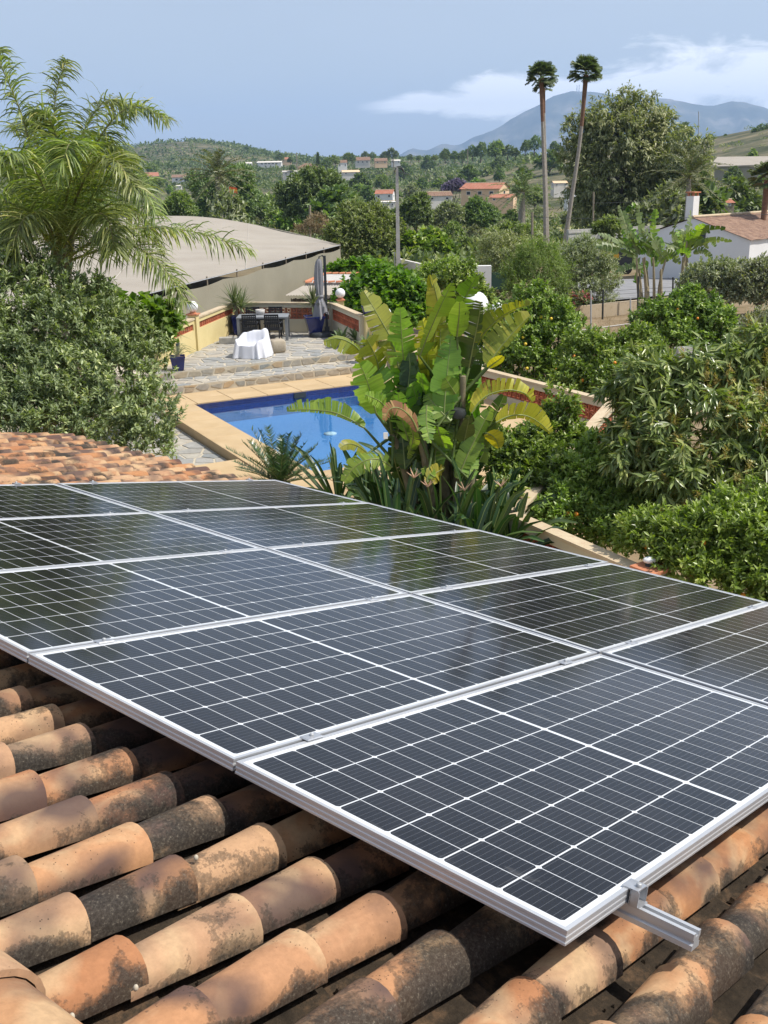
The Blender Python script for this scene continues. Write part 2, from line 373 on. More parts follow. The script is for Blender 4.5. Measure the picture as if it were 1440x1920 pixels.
# ------------------------------------------------------------------ material library
M = {}
M['plaster'] = noisy('cream_plaster', (0.592, 0.487, 0.235), (0.644, 0.539, 0.278), 2.0, 0.85, 0.1)
M['plaster_pale'] = noisy('pale_plaster', (0.522, 0.470, 0.348), (0.574, 0.522, 0.392), 2.0, 0.85, 0.1)
M['cap'] = noisy('wall_cap', (0.468, 0.360, 0.234), (0.558, 0.468, 0.324), 3.0, 0.85, 0.2, spots=(0.45, 0.30, 0.2))
M['lattice'] = noisy('terracotta_block', (0.36, 0.105, 0.055), (0.46, 0.155, 0.08), 5.0, 0.85, 0.1, rnd=0.15)
M['white'] = noisy('white_render', (0.725, 0.716, 0.688), (0.772, 0.763, 0.744), 1.0, 0.85, 0.1)
M['globe'] = plain('opal_globe', (0.82, 0.82, 0.82), 0.25)
M['terra'] = noisy('terracotta_flat', (0.45, 0.17, 0.09), (0.55, 0.24, 0.13), 4.0, 0.85, 0.15)
M['coping'] = noisy('sand_coping', (0.437, 0.311, 0.168), (0.521, 0.386, 0.227), 1.3, 0.8, 0.12, rnd=0.06)
M['mortar'] = noisy('pale_mortar', (0.432, 0.378, 0.288), (0.522, 0.468, 0.369), 6.0, 0.9, 0.2)
M['soil'] = noisy('dry_soil', (0.20, 0.14, 0.085), (0.32, 0.24, 0.15), 0.8, 0.95, 0.3, spots=(0.10, 0.075, 0.045))
M['blueglaze'] = noisy('blue_glaze', (0.008, 0.014, 0.085), (0.014, 0.024, 0.15), 4.0, 0.18, 0.0, spec=0.6)
M['black'] = noisy('black_resin', (0.016, 0.017, 0.019), (0.026, 0.027, 0.03), 9.0, 0.55, 0.1)
M['charcoal'] = noisy('charcoal', (0.03, 0.035, 0.04), (0.05, 0.055, 0.06), 4.0, 0.6, 0.1)
M['greymetal'] = noisy('grey_table', (0.20, 0.21, 0.22), (0.25, 0.26, 0.27), 3.0, 0.45, 0.05)
M['greycloth'] = noisy('grey_canvas', (0.22, 0.22, 0.235), (0.28, 0.28, 0.30), 3.0, 0.9, 0.2)
M['sheet'] = noisy('white_sheet', (0.612, 0.621, 0.666), (0.684, 0.693, 0.738), 3.0, 0.85, 0.15)
M['beige'] = noisy('beige_cushion', (0.33, 0.28, 0.21), (0.40, 0.35, 0.27), 20.0, 0.9, 0.2)
M['concrete'] = noisy('concrete', (0.42, 0.40, 0.37), (0.54, 0.52, 0.49), 3.0, 0.9, 0.25, spots=(0.3, 0.29, 0.27))
M['beton'] = noisy('beige_wall', (0.414, 0.333, 0.225), (0.504, 0.414, 0.297), 0.9, 0.9, 0.25, spots=(0.38, 0.30, 0.2))
M['asphalt'] = noisy('asphalt', (0.20, 0.20, 0.205), (0.27, 0.27, 0.275), 1.2, 0.9, 0.2)
M['wood'] = noisy('weathered_wood', (0.23, 0.19, 0.14), (0.34, 0.29, 0.22), 5.0, 0.9, 0.3)
M['bark'] = noisy('bark', (0.12, 0.095, 0.07), (0.22, 0.18, 0.14), 6.0, 0.95, 0.5)
M['palmbark'] = noisy('grey_palm_bark', (0.27, 0.23, 0.19), (0.40, 0.36, 0.31), 5.0, 0.95, 0.4)
M['redbark'] = noisy('rusty_palm_bark', (0.16, 0.085, 0.055), (0.27, 0.155, 0.10), 6.0, 0.95, 0.4)
M['steel'] = noisy('galvanised', (0.40, 0.41, 0.42), (0.52, 0.53, 0.54), 6.0, 0.5, 0.05, metal=0.4)
M['darksteel'] = plain('dark_post', (0.03, 0.035, 0.035), 0.6)
M['wire'] = plain('wire', (0.05, 0.05, 0.05), 0.6)
M['glass'] = plain('dark_window', (0.03, 0.04, 0.05), 0.15)
M['greygable'] = noisy('white_render_gable', (0.688, 0.688, 0.688), (0.744, 0.744, 0.744), 0.7, 0.9, 0.05)
M['tilefar'] = noisy('far_roof_tile', (0.13, 0.07, 0.05), (0.30, 0.19, 0.13), 3.4, 0.9, 0.2, spots=(0.38, 0.29, 0.21))
M['tilered'] = noisy('red_roof_tile', (0.36, 0.14, 0.09), (0.42, 0.19, 0.125), 1.0, 0.9, 0.1)
M['creamwall'] = noisy('cream_house_wall', (0.68, 0.48, 0.30), (0.74, 0.54, 0.36), 0.5, 0.9, 0.05)
M['oldwhite'] = noisy('old_white_wall', (0.60, 0.56, 0.50), (0.72, 0.69, 0.64), 0.6, 0.9, 0.1)
M['orange'] = plain('orange_peel', (0.75, 0.26, 0.02), 0.45)
M['lemon'] = plain('lemon_peel', (0.75, 0.52, 0.04), 0.45)
M['alu'] = None
# leaves
M['l_orange'] = leafmat('orange_tree_leaf', [(0, (0.041, 0.074, 0.018)), (0.5, (0.168, 0.255, 0.055)), (0.85, (0.336, 0.429, 0.108)), (1, (0.534, 0.550, 0.193))], 0.35, 0.25)
M['l_lemon'] = leafmat('citrus_leaf_bright', [(0, (0.046, 0.079, 0.016)), (0.5, (0.193, 0.270, 0.052)), (0.85, (0.371, 0.452, 0.110)), (1, (0.506, 0.506, 0.219))], 0.34, 0.28)
M['l_shrub'] = leafmat('shrub_leaf', [(0, (0.049, 0.064, 0.029)), (0.45, (0.186, 0.229, 0.108)), (0.75, (0.328, 0.373, 0.180)), (0.9, (0.486, 0.496, 0.218)), (1, (0.486, 0.496, 0.218))], 0.42, 0.2)
M['l_vine'] = leafmat('vine_leaf', [(0, (0.05, 0.11, 0.018)), (0.6, (0.12, 0.22, 0.03)), (1, (0.24, 0.34, 0.06))], 0.5, 0.38)
M['l_mango'] = leafmat('mango_leaf', [(0, (0.050, 0.075, 0.024)), (0.5, (0.207, 0.250, 0.080)), (0.85, (0.375, 0.375, 0.134)), (1, (0.550, 0.518, 0.215))], 0.3, 0.2)
M['l_panicle'] = leafmat('mango_flower', [(0, (0.24, 0.22, 0.045)), (1, (0.46, 0.38, 0.11))], 0.7, 0.3)
M['l_olive'] = leafmat('olive_leaf', [(0, (0.144, 0.166, 0.093)), (0.6, (0.273, 0.294, 0.179)), (1, (0.431, 0.431, 0.287))], 0.55, 0.2)
M['l_dark'] = leafmat('dark_leaf', [(0, (0.082, 0.122, 0.047)), (0.6, (0.175, 0.235, 0.094)), (1, (0.329, 0.388, 0.175))], 0.5, 0.2)
M['l_mid'] = leafmat('mid_leaf', [(0, (0.101, 0.144, 0.048)), (0.6, (0.223, 0.279, 0.101)), (1, (0.391, 0.418, 0.186))], 0.5, 0.25)
M['l_euca'] = leafmat('eucalyptus_leaf', [(0, (0.115, 0.129, 0.058)), (0.5, (0.236, 0.250, 0.115)), (0.85, (0.365, 0.351, 0.176)), (1, (0.440, 0.419, 0.243))], 0.5, 0.22)
M['l_pine'] = leafmat('feathery_leaf', [(0, (0.084, 0.132, 0.030)), (0.6, (0.168, 0.240, 0.054)), (1, (0.264, 0.336, 0.096))], 0.6, 0.3)
M['l_palm'] = leafmat('palm_leaf', [(0, (0.084, 0.114, 0.034)), (0.5, (0.195, 0.240, 0.072)), (0.85, (0.324, 0.372, 0.120)), (1, (0.469, 0.444, 0.156))], 0.38, 0.28)
M['l_palmfar'] = leafmat('far_palm_leaf', [(0, (0.07, 0.09, 0.04)), (0.6, (0.14, 0.16, 0.07)), (1, (0.26, 0.25, 0.13))], 0.45, 0.2)
M['rachis'] = leafmat('palm_rachis', [(0, (0.16, 0.16, 0.06)), (1, (0.26, 0.24, 0.10))], 0.5, 0.0)
M['l_cycad'] = leafmat('cycad_leaf', [(0, (0.021, 0.051, 0.021)), (0.6, (0.047, 0.098, 0.034)), (1, (0.101, 0.169, 0.051))], 0.3, 0.12)
M['l_ban'] = leafmat('broad_leaf', [(0, (0.060, 0.138, 0.019)), (0.5, (0.161, 0.280, 0.039)), (1, (0.295, 0.433, 0.071))], 0.36, 0.36, tcol=(0.30, 0.38, 0.05), objr=0.15, veins=True)
M['l_banlight'] = leafmat('broad_leaf_light', [(0, (0.135, 0.237, 0.036)), (0.5, (0.226, 0.337, 0.054)), (1, (0.361, 0.449, 0.095))], 0.38, 0.38, tcol=(0.30, 0.36, 0.05), veins=True)
M['l_banyellow'] = leafmat('broad_leaf_yellow', [(0, (0.228, 0.263, 0.030)), (0.5, (0.399, 0.378, 0.035)), (1, (0.522, 0.483, 0.080))], 0.42, 0.35, tcol=(0.32, 0.3, 0.04), veins=True)
M['l_banolive'] = leafmat('broad_leaf_olive', [(0, (0.129, 0.169, 0.024)), (0.6, (0.259, 0.292, 0.044)), (1, (0.388, 0.350, 0.066))], 0.42, 0.35, tcol=(0.30, 0.33, 0.04), veins=True)
M['l_banbrown'] = leafmat('broad_leaf_dead', [(0, (0.14, 0.06, 0.025)), (0.6, (0.27, 0.14, 0.06)), (1, (0.42, 0.30, 0.13))], 0.8, 0.2, tcol=(0.2, 0.15, 0.08), veins=True)
M['ribgreen'] = leafmat('leaf_rib', [(0, (0.10, 0.15, 0.03)), (1, (0.22, 0.26, 0.08))], 0.4, 0.0)
M['stem'] = noisy('pseudostem', (0.10, 0.085, 0.05), (0.24, 0.21, 0.13), 5.0, 0.8, 0.3)
M['l_strap'] = leafmat('strap_leaf', [(0, (0.014, 0.038, 0.015)), (0.6, (0.037, 0.080, 0.025)), (1, (0.091, 0.148, 0.040))], 0.33, 0.18)
M['l_agave'] = leafmat('agave_leaf', [(0, (0.09, 0.15, 0.075)), (1, (0.18, 0.25, 0.12))], 0.5, 0.15)
M['l_yucca'] = leafmat('yucca_leaf', [(0, (0.075, 0.11, 0.045)), (0.6, (0.16, 0.20, 0.085)), (1, (0.28, 0.30, 0.16))], 0.45, 0.15)
M['l_dry'] = leafmat('dry_weed', [(0, (0.18, 0.13, 0.07)), (1, (0.40, 0.32, 0.19))], 0.9, 0.15, tcol=(0.25, 0.2, 0.12))
M['l_pink'] = leafmat('oleander_flower', [(0, (0.45, 0.10, 0.12)), (1, (0.62, 0.24, 0.26))], 0.7, 0.2, tcol=(0.3, 0.1, 0.1))
M['l_lilac'] = leafmat('jacaranda_flower', [(0, (0.189, 0.153, 0.213)), (1, (0.407, 0.348, 0.377))], 0.7, 0.2, tcol=(0.15, 0.15, 0.3))
M['l_scrub'] = leafmat('scrub_leaf', [(0, (0.067, 0.099, 0.037)), (0.35, (0.127, 0.165, 0.057)), (0.65, (0.223, 0.255, 0.098)), (0.88, (0.328, 0.321, 0.150)), (1, (0.463, 0.388, 0.209))], 0.6, 0.2)

# ------------------------------------------------------------------ the ground: one sheet to the horizon
RP = [(0, -2.2), (36, -2.1), (42, -1.4), (60, -1.2), (90, -2.0), (140, -3.0), (220, -4.0), (350, -4.0), (500, -1.5), (700, 2), (900, 9), (1200, 20), (1500, 27), (2200, 12), (4000, -20), (12500, -80)]
def sstep(a, b, x): t = np.clip((x - a) / (b - a), 0, 1); return t * t * (3 - 2 * t)
def terrain(x, y):
    x = np.asarray(x, float); y = np.asarray(y, float)
    r = np.hypot(x, y); z = np.interp(r, [p[0] for p in RP], [p[1] for p in RP])
    a = np.where(y > 1, x / np.maximum(y, 1), np.sign(x) * 3.0)
    fr = sstep(60, 120, r)
    z = z + 34 * np.exp(-((a + 0.165) / 0.075) ** 2) * np.exp(-((r - 1700) / 420) ** 2)
    z = z + 14 * np.exp(-((a + 0.30) / 0.09) ** 2) * np.exp(-((r - 1500) / 400) ** 2)
    z = z + 19 * sstep(0.04, 0.21, a) * np.exp(-((r - 640) / 230) ** 2) + 10 * sstep(0.25, 0.4, a) * np.exp(-((r - 560) / 200) ** 2)
    z = z + fr * (0.5 * np.sin(x * 0.045 + 1.3) * np.cos(y * 0.03) + 0.9 * np.sin(x * 0.011 + y * 0.017) * np.minimum(r / 500, 2))
    return z
rr = np.concatenate([np.linspace(0.5, 60, 40), np.geomspace(62, 2600, 110), np.geomspace(2750, 12500, 16)])
aa = np.concatenate([np.linspace(-180, -34, 30), np.linspace(-31, 31, 120), np.linspace(34, 180, 30)]) * math.pi / 180
gx = rr[:, None] * np.sin(aa); gy = rr[:, None] * np.cos(aa); GP = np.stack([gx, gy, terrain(gx, gy)], 2)
m, nt, b = newmat('valley_ground')
t_ = nt.nodes.new('ShaderNodeTexCoord'); V_ = t_.outputs['Object']
n1 = noise(nt, V_, 0.011, 6, 0.62); n2 = noise(nt, V_, 0.06, 6, 0.65); n3 = noise(nt, V_, 0.9, 5, 0.7)
mp_ = nt.nodes.new('ShaderNodeMapping'); mp_.inputs['Scale'].default_value = (0.012, 0.045, 0.2); nt.links.new(V_, mp_.inputs[0]); wv_ = noise(nt, mp_.outputs[0], 1.0, 5, 0.6)
cA = ramp(nt, n2, [(0.36, (0.045, 0.055, 0.028)), (0.50, (0.085, 0.09, 0.05)), (0.60, (0.17, 0.15, 0.095)), (0.74, (0.27, 0.225, 0.15))])
cB = ramp(nt, n3, [(0.3, (0.30, 0.23, 0.15)), (0.6, (0.20, 0.15, 0.09)), (0.8, (0.12, 0.11, 0.05))])
cC = mixc(nt, ramp(nt, mth(nt, 'ADD', mth(nt, 'MULTIPLY', wv_, 0.6), n1), [(0.80, (0, 0, 0)), (0.98, (0.8, 0.8, 0.8))]), cA, (0.24, 0.20, 0.12))
ln = nt.nodes.new('ShaderNodeVectorMath'); ln.operation = 'LENGTH'; nt.links.new(V_, ln.inputs[0])
near = nt.nodes.new('ShaderNodeMapRange'); near.inputs[1].default_value = 55; near.inputs[2].default_value = 130; nt.links.new(ln.outputs['Value'], near.inputs[0])
nt.links.new(mixc(nt, near.outputs[0], cB, cC), b.inputs['Base Color']); pset(b, rough=0.95, spec=0.1)
bump(nt, b, n3, 0.5, 0.05)
g = MB().grid(GP).build('ground', m); tag(g, kind='structure')

# the mountain beyond the valley
prof = np.array([(300, 330), (560, 325), (690, 312), (745, 293), (775, 279), (800, 284), (828, 270), (858, 273), (885, 259), (925, 243), (962, 221), (1000, 203), (1040, 180), (1075, 170), (1100, 171), (1150, 177), (1200, 182), (1250, 186), (1300, 194), (1340, 196), (1372, 189), (1400, 192), (1440, 204), (1520, 222), (1700, 262), (2000, 300), (2400, 325)], float)
px = np.linspace(300, 2400, 240); pyy = np.interp(px, prof[:, 0], prof[:, 1]); Rm = np.random.default_rng(3)
pyy = pyy + np.convolve(Rm.normal(size=260) * 3.0, np.ones(6) / 6, 'same')[10:250]
rows = []
for k, (yf, hf) in enumerate(zip((6300, 6900, 7400, 7900, 8300, 8700, 9000, 9300, 9900, 10800), (0.0, 0.10, 0.25, 0.44, 0.64, 0.85, 1.0, 0.85, 0.4, 0.0))):
    row = []
    for i, x in enumerate(px):
        top = atY(x, pyy[i], 9000); X = top[0] * (yf / 9000) ** 0.5; hz = top[2] * hf + (-70) * (1 - hf)
        gul = 0 if hf in (0.0, 1.0) else 60 * (math.sin(i * 0.55 + k * 0.35) + 0.7 * math.sin(i * 0.23 - k * 0.6) + 0.8 * Rm.normal()) * hf * (1.15 - hf)
        row.append((X, yf, hz + gul))
    rows.append(row)
m, nt, b = newmat('mountain_scrub'); t_ = nt.nodes.new('ShaderNodeTexCoord')
c = ramp(nt, noise(nt, t_.outputs['Object'], 0.0028, 9, 0.66), [(0.36, (0.045, 0.055, 0.045)), (0.52, (0.085, 0.092, 0.07)), (0.66, (0.20, 0.185, 0.16)), (0.8, (0.34, 0.32, 0.29))])
nt.links.new(c, b.inputs['Base Color']); pset(b, rough=0.95, spec=0.05)
o = MB().grid(np.array(rows)).build('mountain', m); tag(o, kind='structure')

# the air
bz0, bz1 = -90.0, 800.0
m = bpy.data.materials.new('haze_air'); m.use_nodes = True; nt = m.node_tree; nt.nodes.remove(nt.nodes['Principled BSDF'])
pv = nt.nodes.new('ShaderNodeVolumePrincipled'); pv.inputs['Density'].default_value = HAZE
pv.inputs['Color'].default_value = (0.46, 0.66, 1.0, 1); pv.inputs['Anisotropy'].default_value = 0.15
nt.links.new(pv.outputs[0], nt.nodes['Material Output'].inputs['Volume'])
hz = MB().box((0, 0, (bz0 + bz1) / 2), (25400, 25400, bz1 - bz0)).build('haze', m); tag(hz, kind='stuff')

# ------------------------------------------------------------------ the house under the camera: roof, tiles
PO = np.array([0.36520927, 1.74586906, 3.49788921])
PU = np.array([0.64273116, 0.73477988, -0.21678371]); PV = np.array([-0.752675109, 0.658392117, 0.0]); PV /= np.linalg.norm(PV)
PU = nrm(PU - (PU @ PV) * PV); PN = np.cross(PU, PV)
def roofpt(u, v, n=0.0): return PO + PU * u + PV * v + PN * n
RF = Matrix(((PU[0], PV[0], PN[0], PO[0]), (PU[1], PV[1], PN[1], PO[1]), (PU[2], PV[2], PN[2], PO[2]), (0, 0, 0, 1)))
house = thing('house', 'house under the camera, its old barrel tile roof carrying the solar panels', 'house', (PO[0], PO[1], -2.1))
HI = Matrix.Translation(-Vector(house.location))

def tile_material(name, soot):
    m, nt, b = newmat(name); v, r = objvec(nt, True, 61.0)
    base = ramp(nt, r, [(0.0, (0.437, 0.231, 0.115)), (0.18, (0.356, 0.159, 0.075)), (0.36, (0.486, 0.310, 0.176)), (0.5, (0.324, 0.139, 0.067)), (0.66, (0.421, 0.209, 0.093)), (0.82, (0.429, 0.268, 0.159)), (1.0, (0.373, 0.196, 0.106))])
    fine = noise(nt, v, 55, 5, 0.7)
    base = mixc(nt, mth(nt, 'MULTIPLY', ramp(nt, noise(nt, v, 5.5, 3, 0.5, 0.6), [(0.48, (0, 0, 0)), (0.62, (1, 1, 1))]), 0.7), base, (0.50, 0.35, 0.20))
    base = mixc(nt, 0.5, base, ramp(nt, fine, [(0.3, (0.35, 0.35, 0.35)), (0.7, (0.62, 0.62, 0.62))]), 'OVERLAY')
    # kiln flashing: soft purple-brown clouds
    fl = ramp(nt, noise(nt, v, 4.4, 2, 0.4, 0.3), [(0.47, (0, 0, 0)), (0.66, (1, 1, 1))])
    base = mixc(nt, mth(nt, 'MULTIPLY', fl, 0.88), base, (0.075, 0.05, 0.048))
    # lichen and soot: hard edged, speckled, mostly low on the flanks
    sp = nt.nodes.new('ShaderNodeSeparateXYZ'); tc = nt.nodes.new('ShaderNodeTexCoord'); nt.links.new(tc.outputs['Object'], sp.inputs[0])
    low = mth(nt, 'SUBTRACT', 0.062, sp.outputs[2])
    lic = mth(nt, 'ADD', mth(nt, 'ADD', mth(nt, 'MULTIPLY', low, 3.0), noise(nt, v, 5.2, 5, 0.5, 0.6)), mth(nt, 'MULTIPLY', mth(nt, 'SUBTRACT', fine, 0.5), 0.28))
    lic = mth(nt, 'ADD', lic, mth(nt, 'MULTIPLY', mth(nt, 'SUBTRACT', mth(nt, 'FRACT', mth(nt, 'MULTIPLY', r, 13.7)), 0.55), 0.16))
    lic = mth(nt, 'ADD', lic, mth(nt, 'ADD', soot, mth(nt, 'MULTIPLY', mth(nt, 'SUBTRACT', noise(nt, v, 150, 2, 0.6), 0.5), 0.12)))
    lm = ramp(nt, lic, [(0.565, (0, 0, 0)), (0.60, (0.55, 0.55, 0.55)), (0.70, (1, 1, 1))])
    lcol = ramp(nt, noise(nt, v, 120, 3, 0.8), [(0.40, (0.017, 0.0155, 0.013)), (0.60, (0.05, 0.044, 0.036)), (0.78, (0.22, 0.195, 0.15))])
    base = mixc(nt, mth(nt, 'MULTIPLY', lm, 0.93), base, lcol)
    # small black pits
    vo = nt.nodes.new('ShaderNodeTexVoronoi'); vo.inputs['Scale'].default_value = 75; nt.links.new(v, vo.inputs['Vector'])
    pits = mth(nt, 'MULTIPLY', ramp(nt, vo.outputs['Distance'], [(0.10, (1, 1, 1)), (0.16, (0, 0, 0))]), ramp(nt, noise(nt, v, 6, 2, 0.5), [(0.5, (0, 0, 0)), (0.58, (1, 1, 1))]))
    base = mixc(nt, mth(nt, 'MULTIPLY', pits, 0.85), base, (0.02, 0.018, 0.016))
    nt.links.new(base, b.inputs['Base Color']); pset(b, rough=0.82, spec=0.22)
    bump(nt, b, mth(nt, 'ADD', mth(nt, 'MULTIPLY', fine, 0.7), mth(nt, 'MULTIPLY', lm, 0.5)), 0.35, 0.004)
    return m
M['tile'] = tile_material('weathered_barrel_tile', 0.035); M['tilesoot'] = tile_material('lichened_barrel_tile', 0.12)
m, nt, b = newmat('mossy_channel'); v, r = objvec(nt, False)
c = ramp(nt, noise(nt, v, 9, 8, 0.72), [(0.32, (0.02, 0.017, 0.014)), (0.52, (0.055, 0.042, 0.03)), (0.64, (0.14, 0.09, 0.055)), (0.78, (0.28, 0.22, 0.16))])
nt.links.new(c, b.inputs['Base Color']); pset(b, rough=0.95, spec=0.1); bump(nt, b, noise(nt, v, 60, 6, 0.75), 0.9, 0.012); M['channel'] = m

TL, TS, RS, V0, CR = 0.345, 0.29, 0.208, 0.06, -0.128       # tile length, course, row spacing, first crest, crest height
def tile_mesh(name, ra=0.056, rb=0.077, ha=0.060, hb=0.078, L=TL, seg=10, th=0.013, nl=3):
    """barrel tile along +x, lower end at x = 0, resting level z = 0"""
    mb = MB(); O_, I_ = [], []
    for i in range(nl + 1):
        f = i / nl; x = -L * (1 - f); r_ = ra + (rb - ra) * f; h_ = ha + (hb - ha) * f; zz = 0.008 * f
        O_.append([(x, -r_ * math.cos(math.pi * k / seg), zz + h_ * math.sin(math.pi * k / seg) ** 0.9) for k in range(seg + 1)])
        I_.append([(x, -(r_ - th) * math.cos(math.pi * k / seg), zz + (h_ - th) * math.sin(math.pi * k / seg) ** 0.9 - 0.001) for k in range(seg + 1)])
    mb.grid(np.array(O_)); mb.grid(np.array(I_)[::-1][-2:])
    e = O_[-1] + I_[-1]; n = seg + 1
    mb.add(e, [(k, k + 1, n + k + 1, n + k) for k in range(seg)])
    return mb.mesh(name, M['tile'])
RV = np.random.default_rng(5)
tmesh = tile_mesh('roof_tile'); 
tmesh2 = tile_mesh('roof_tile', 0.062, 0.080, 0.060, 0.080, seg=8); tmesh3 = tile_mesh('roof_tile', 0.064, 0.076, 0.064, 0.075, seg=8)
smesh = tmesh.copy(); smesh.materials[0] = M['tilesoot']
# bed and channel tiles
def vrow(j): return V0 + RS * j
JMIN, JMAX, UTOP, UEAVE, VEND = -9, 43, -0.86, 4.64, vrow(43) + 0.1
mb = MB()
vs = []
for j in range(JMIN - 1, JMAX + 1):
    for k in range(6): vs.append((vrow(j) + RS * k / 6, -0.226 - 0.030 * math.sin(math.pi * (k / 6)) ))
ks = np.arange(-3, 17); G_ = []
for k in ks:
    for uu, dz in ((k * TS - TS + 0.03, -0.012), (k * TS + 0.03, 0.006)):
        if uu < UTOP - 0.3 or uu > UEAVE + 0.02: continue
        G_.append([(uu, v_, n_ + dz) for v_, n_ in vs])
mb.grid(np.array(G_), smooth=False)
roof = mb.build('roof', M['channel'], house); roof.matrix_parent_inverse = Matrix.Identity(4); roof.matrix_local = HI @ RF
near_t, far_t, rest = [], [], []
for j in range(JMIN, JMAX + 1):
    for k in range(-2, 17):
        u = k * TS; v_ = vrow(j)
        if k == -2 and u - TL < UTOP - 0.2: pass
        if (j <= 15 and k <= 0) or (j <= 3 and k <= 1) or (j < 0 and k <= 6): near_t.append((u, v_))
        elif v_ > 5.15 and u > 2.0: far_t.append((u, v_))
        else: rest.append((u, v_))
cnt = 0
for u, v_ in near_t + far_t:
    me = (tmesh, tmesh2, tmesh3)[RV.integers(3)] if (u, v_) in far_t else tmesh
    me = me if not (v_ < 0.2 or (v_ < 0.5 and RV.random() < 0.5)) else smesh
    t = link('roof_tile', me, roof, (u + RV.normal() * 0.010, v_ + RV.normal() * 0.005, CR - 0.079 - 0.012 + RV.normal() * 0.003), (RV.normal() * 0.014, RV.normal() * 0.006, RV.normal() * 0.018), (1, 1 + RV.normal() * 0.02, 1 + RV.normal() * 0.03)); cnt += 1
mb = MB()
for u, v_ in rest:
    O_ = [[(u + x, v_ - r_ * math.cos(math.pi * k / 6), zz + h_ * math.sin(math.pi * k / 6)) for k in range(7)] for x, r_, h_, zz in ((-TL, 0.062, 0.060, 0), (0, 0.078, 0.078, 0.012))]
    mb.grid(np.array(O_))
o = mb.build('covered_roof_tile', M['tile'], roof, loc=(0, 0, CR - 0.091)); tag(o, kind='stuff')
P_ = []
for q_ in range(520):
    j_ = RV.integers(-5, 15); u_ = RV.uniform(-0.8, 1.6); v_ = vrow(j_) + RS * 0.5 + RV.normal() * 0.022
    if (u_ > 0.05 and v_ > 0.0): continue
    P_.append((u_, v_))
mb = MB()
for u_, v_ in P_:
    r_ = 0.003 + 0.008 * RV.random() ** 2; mb.add([(u_ + r_ * x_ * RV.uniform(.7, 1.3), v_ + r_ * y_ * RV.uniform(.7, 1.3), -0.250 + r_ * z_) for x_, y_, z_ in ((-1, -1, -1), (1, -1, -1), (1, 1, -1), (-1, 1, -1), (-.6, -.6, .8), (.6, -.6, 1), (.6, .6, .7), (-.6, .6, .9))], [(4, 5, 6, 7), (0, 1, 5, 4), (1, 2, 6, 5), (2, 3, 7, 6), (3, 0, 4, 7)])
o = mb.build('roof_debris', M['channel'], roof); tag(o, kind='stuff')
# ridge tiles along the top
rm = tile_mesh('ridge_tile', 0.115, 0.13, 0.105, 0.118, 0.42, 12)
for k in range(-8, 24):
    link('ridge_tile', rm, roof, (-0.95, 0.62 + k * 0.35, -0.150), (0, 0, -math.pi / 2 + RV.normal() * 0.01))
mb = MB()
for k, (u, v_, n_) in enumerate(((-0.62, 0.49, -0.125), (-0.50, 0.335, -0.127), (-0.20, 0.52, -0.13), (0.05, 0.28, -0.126))): pass
# clay nail heads left in two tiles, droppings
for (x, y, s_) in ((255, 1847, 0.0055), (135, 1901, 0.006), (368, 1604, 0.006)):
    d = ray(x, y); kk = ((PO + PN * (CR + 0.002) - CAM) @ PN) / (d @ PN); P = CAM + d * kk - PO
    b_ = MB().sphere((P @ PU, P @ PV, CR - 0.004), (s_, s_, s_ * 1.3), 8, 6).build('mortar_lump', M['mortar'], roof)
# the other slope behind the ridge and the walls below
gab = []
mb = MB(); c0 = [(-0.99, vrow(JMIN) - 0.2, -0.20), (-0.99, VEND, -0.20)]
Pr = [roofpt(*c0[0]), roofpt(*c0[1])]; dn = np.array([-PU[0], -PU[1], 0]); dn = nrm(dn)
Q0 = [p + dn * 4.2 - ZU * 0.93 for p in Pr]
mb.add([*Pr, Q0[1], Q0[0]], [(0, 1, 2, 3)])
o = mb.build('back_slope', M['channel'], house, world=True)
mb = MB()
e0, e1 = roofpt(UEAVE - 0.35, vrow(JMIN) - 0.0, -0.30), roofpt(UEAVE - 0.35, VEND - 0.15, -0.30)
a0, a1 = Q0[0] + dn * -0.3 + (e0 - Pr[0]) * 0, Q0[1] - dn * 0.3
hu = nrm(np.array([PU[0], PU[1], 0])); 
foot = [e0, e1, a1 - hu * 0 + PV * -0.15, a0]
P4 = [np.array([p[0], p[1]]) for p in foot]
zt = [e0[2], e1[2], a1[2] - 0.1, a0[2] - 0.1]; rt = [Pr[0] - ZU * 0.1, Pr[1] - ZU * 0.1 - PV * 0.15]
V = [(*p, -2.2) for p in P4] + [(P4[i][0], P4[i][1], zt[i]) for i in range(4)] + [tuple(rt[0]), tuple(rt[1])]
mb.add(V, [(0, 1, 5, 4), (2, 3, 7, 6), (1, 2, 6, 9, 5), (3, 0, 4, 8, 7)])
mb.build('wall', M['white'], house, world=True)

# ------------------------------------------------------------------ solar panels
PL, PW, GU, GV = 2.0600743, 1.038, 0.02, 0.010
m, nt, b = newmat('anodised_frame'); v, r = objvec(nt)
nt.links.new(ramp(nt, noise(nt, v, 3, 4), [(0.3, (0.52, 0.53, 0.545)), (0.7, (0.63, 0.64, 0.655))]), b.inputs['Base Color']); pset(b, rough=0.42, metal=0.55); M['alu'] = m
m, nt, b = newmat('solar_backsheet'); v, r = objvec(nt)
pset(b, col=(0.66, 0.68, 0.70), rough=0.6, coat=1.0, coatr=0.06); M['back'] = m
m, nt, b = newmat('solar_cell'); t_ = nt.nodes.new('ShaderNodeTexCoord'); sp = nt.nodes.new('ShaderNodeSeparateXYZ'); nt.links.new(t_.outputs['Object'], sp.inputs[0])
oi = nt.nodes.new('ShaderNodeObjectInfo')
fr = mth(nt, 'FRACT', mth(nt, 'ADD', mth(nt, 'DIVIDE', sp.outputs[1], 0.018), 0.5)); bus = mth(nt, 'LESS_THAN', mth(nt, 'ABSOLUTE', mth(nt, 'SUBTRACT', fr, 0.5)), 0.028)
geo = nt.nodes.new('ShaderNodeNewGeometry')
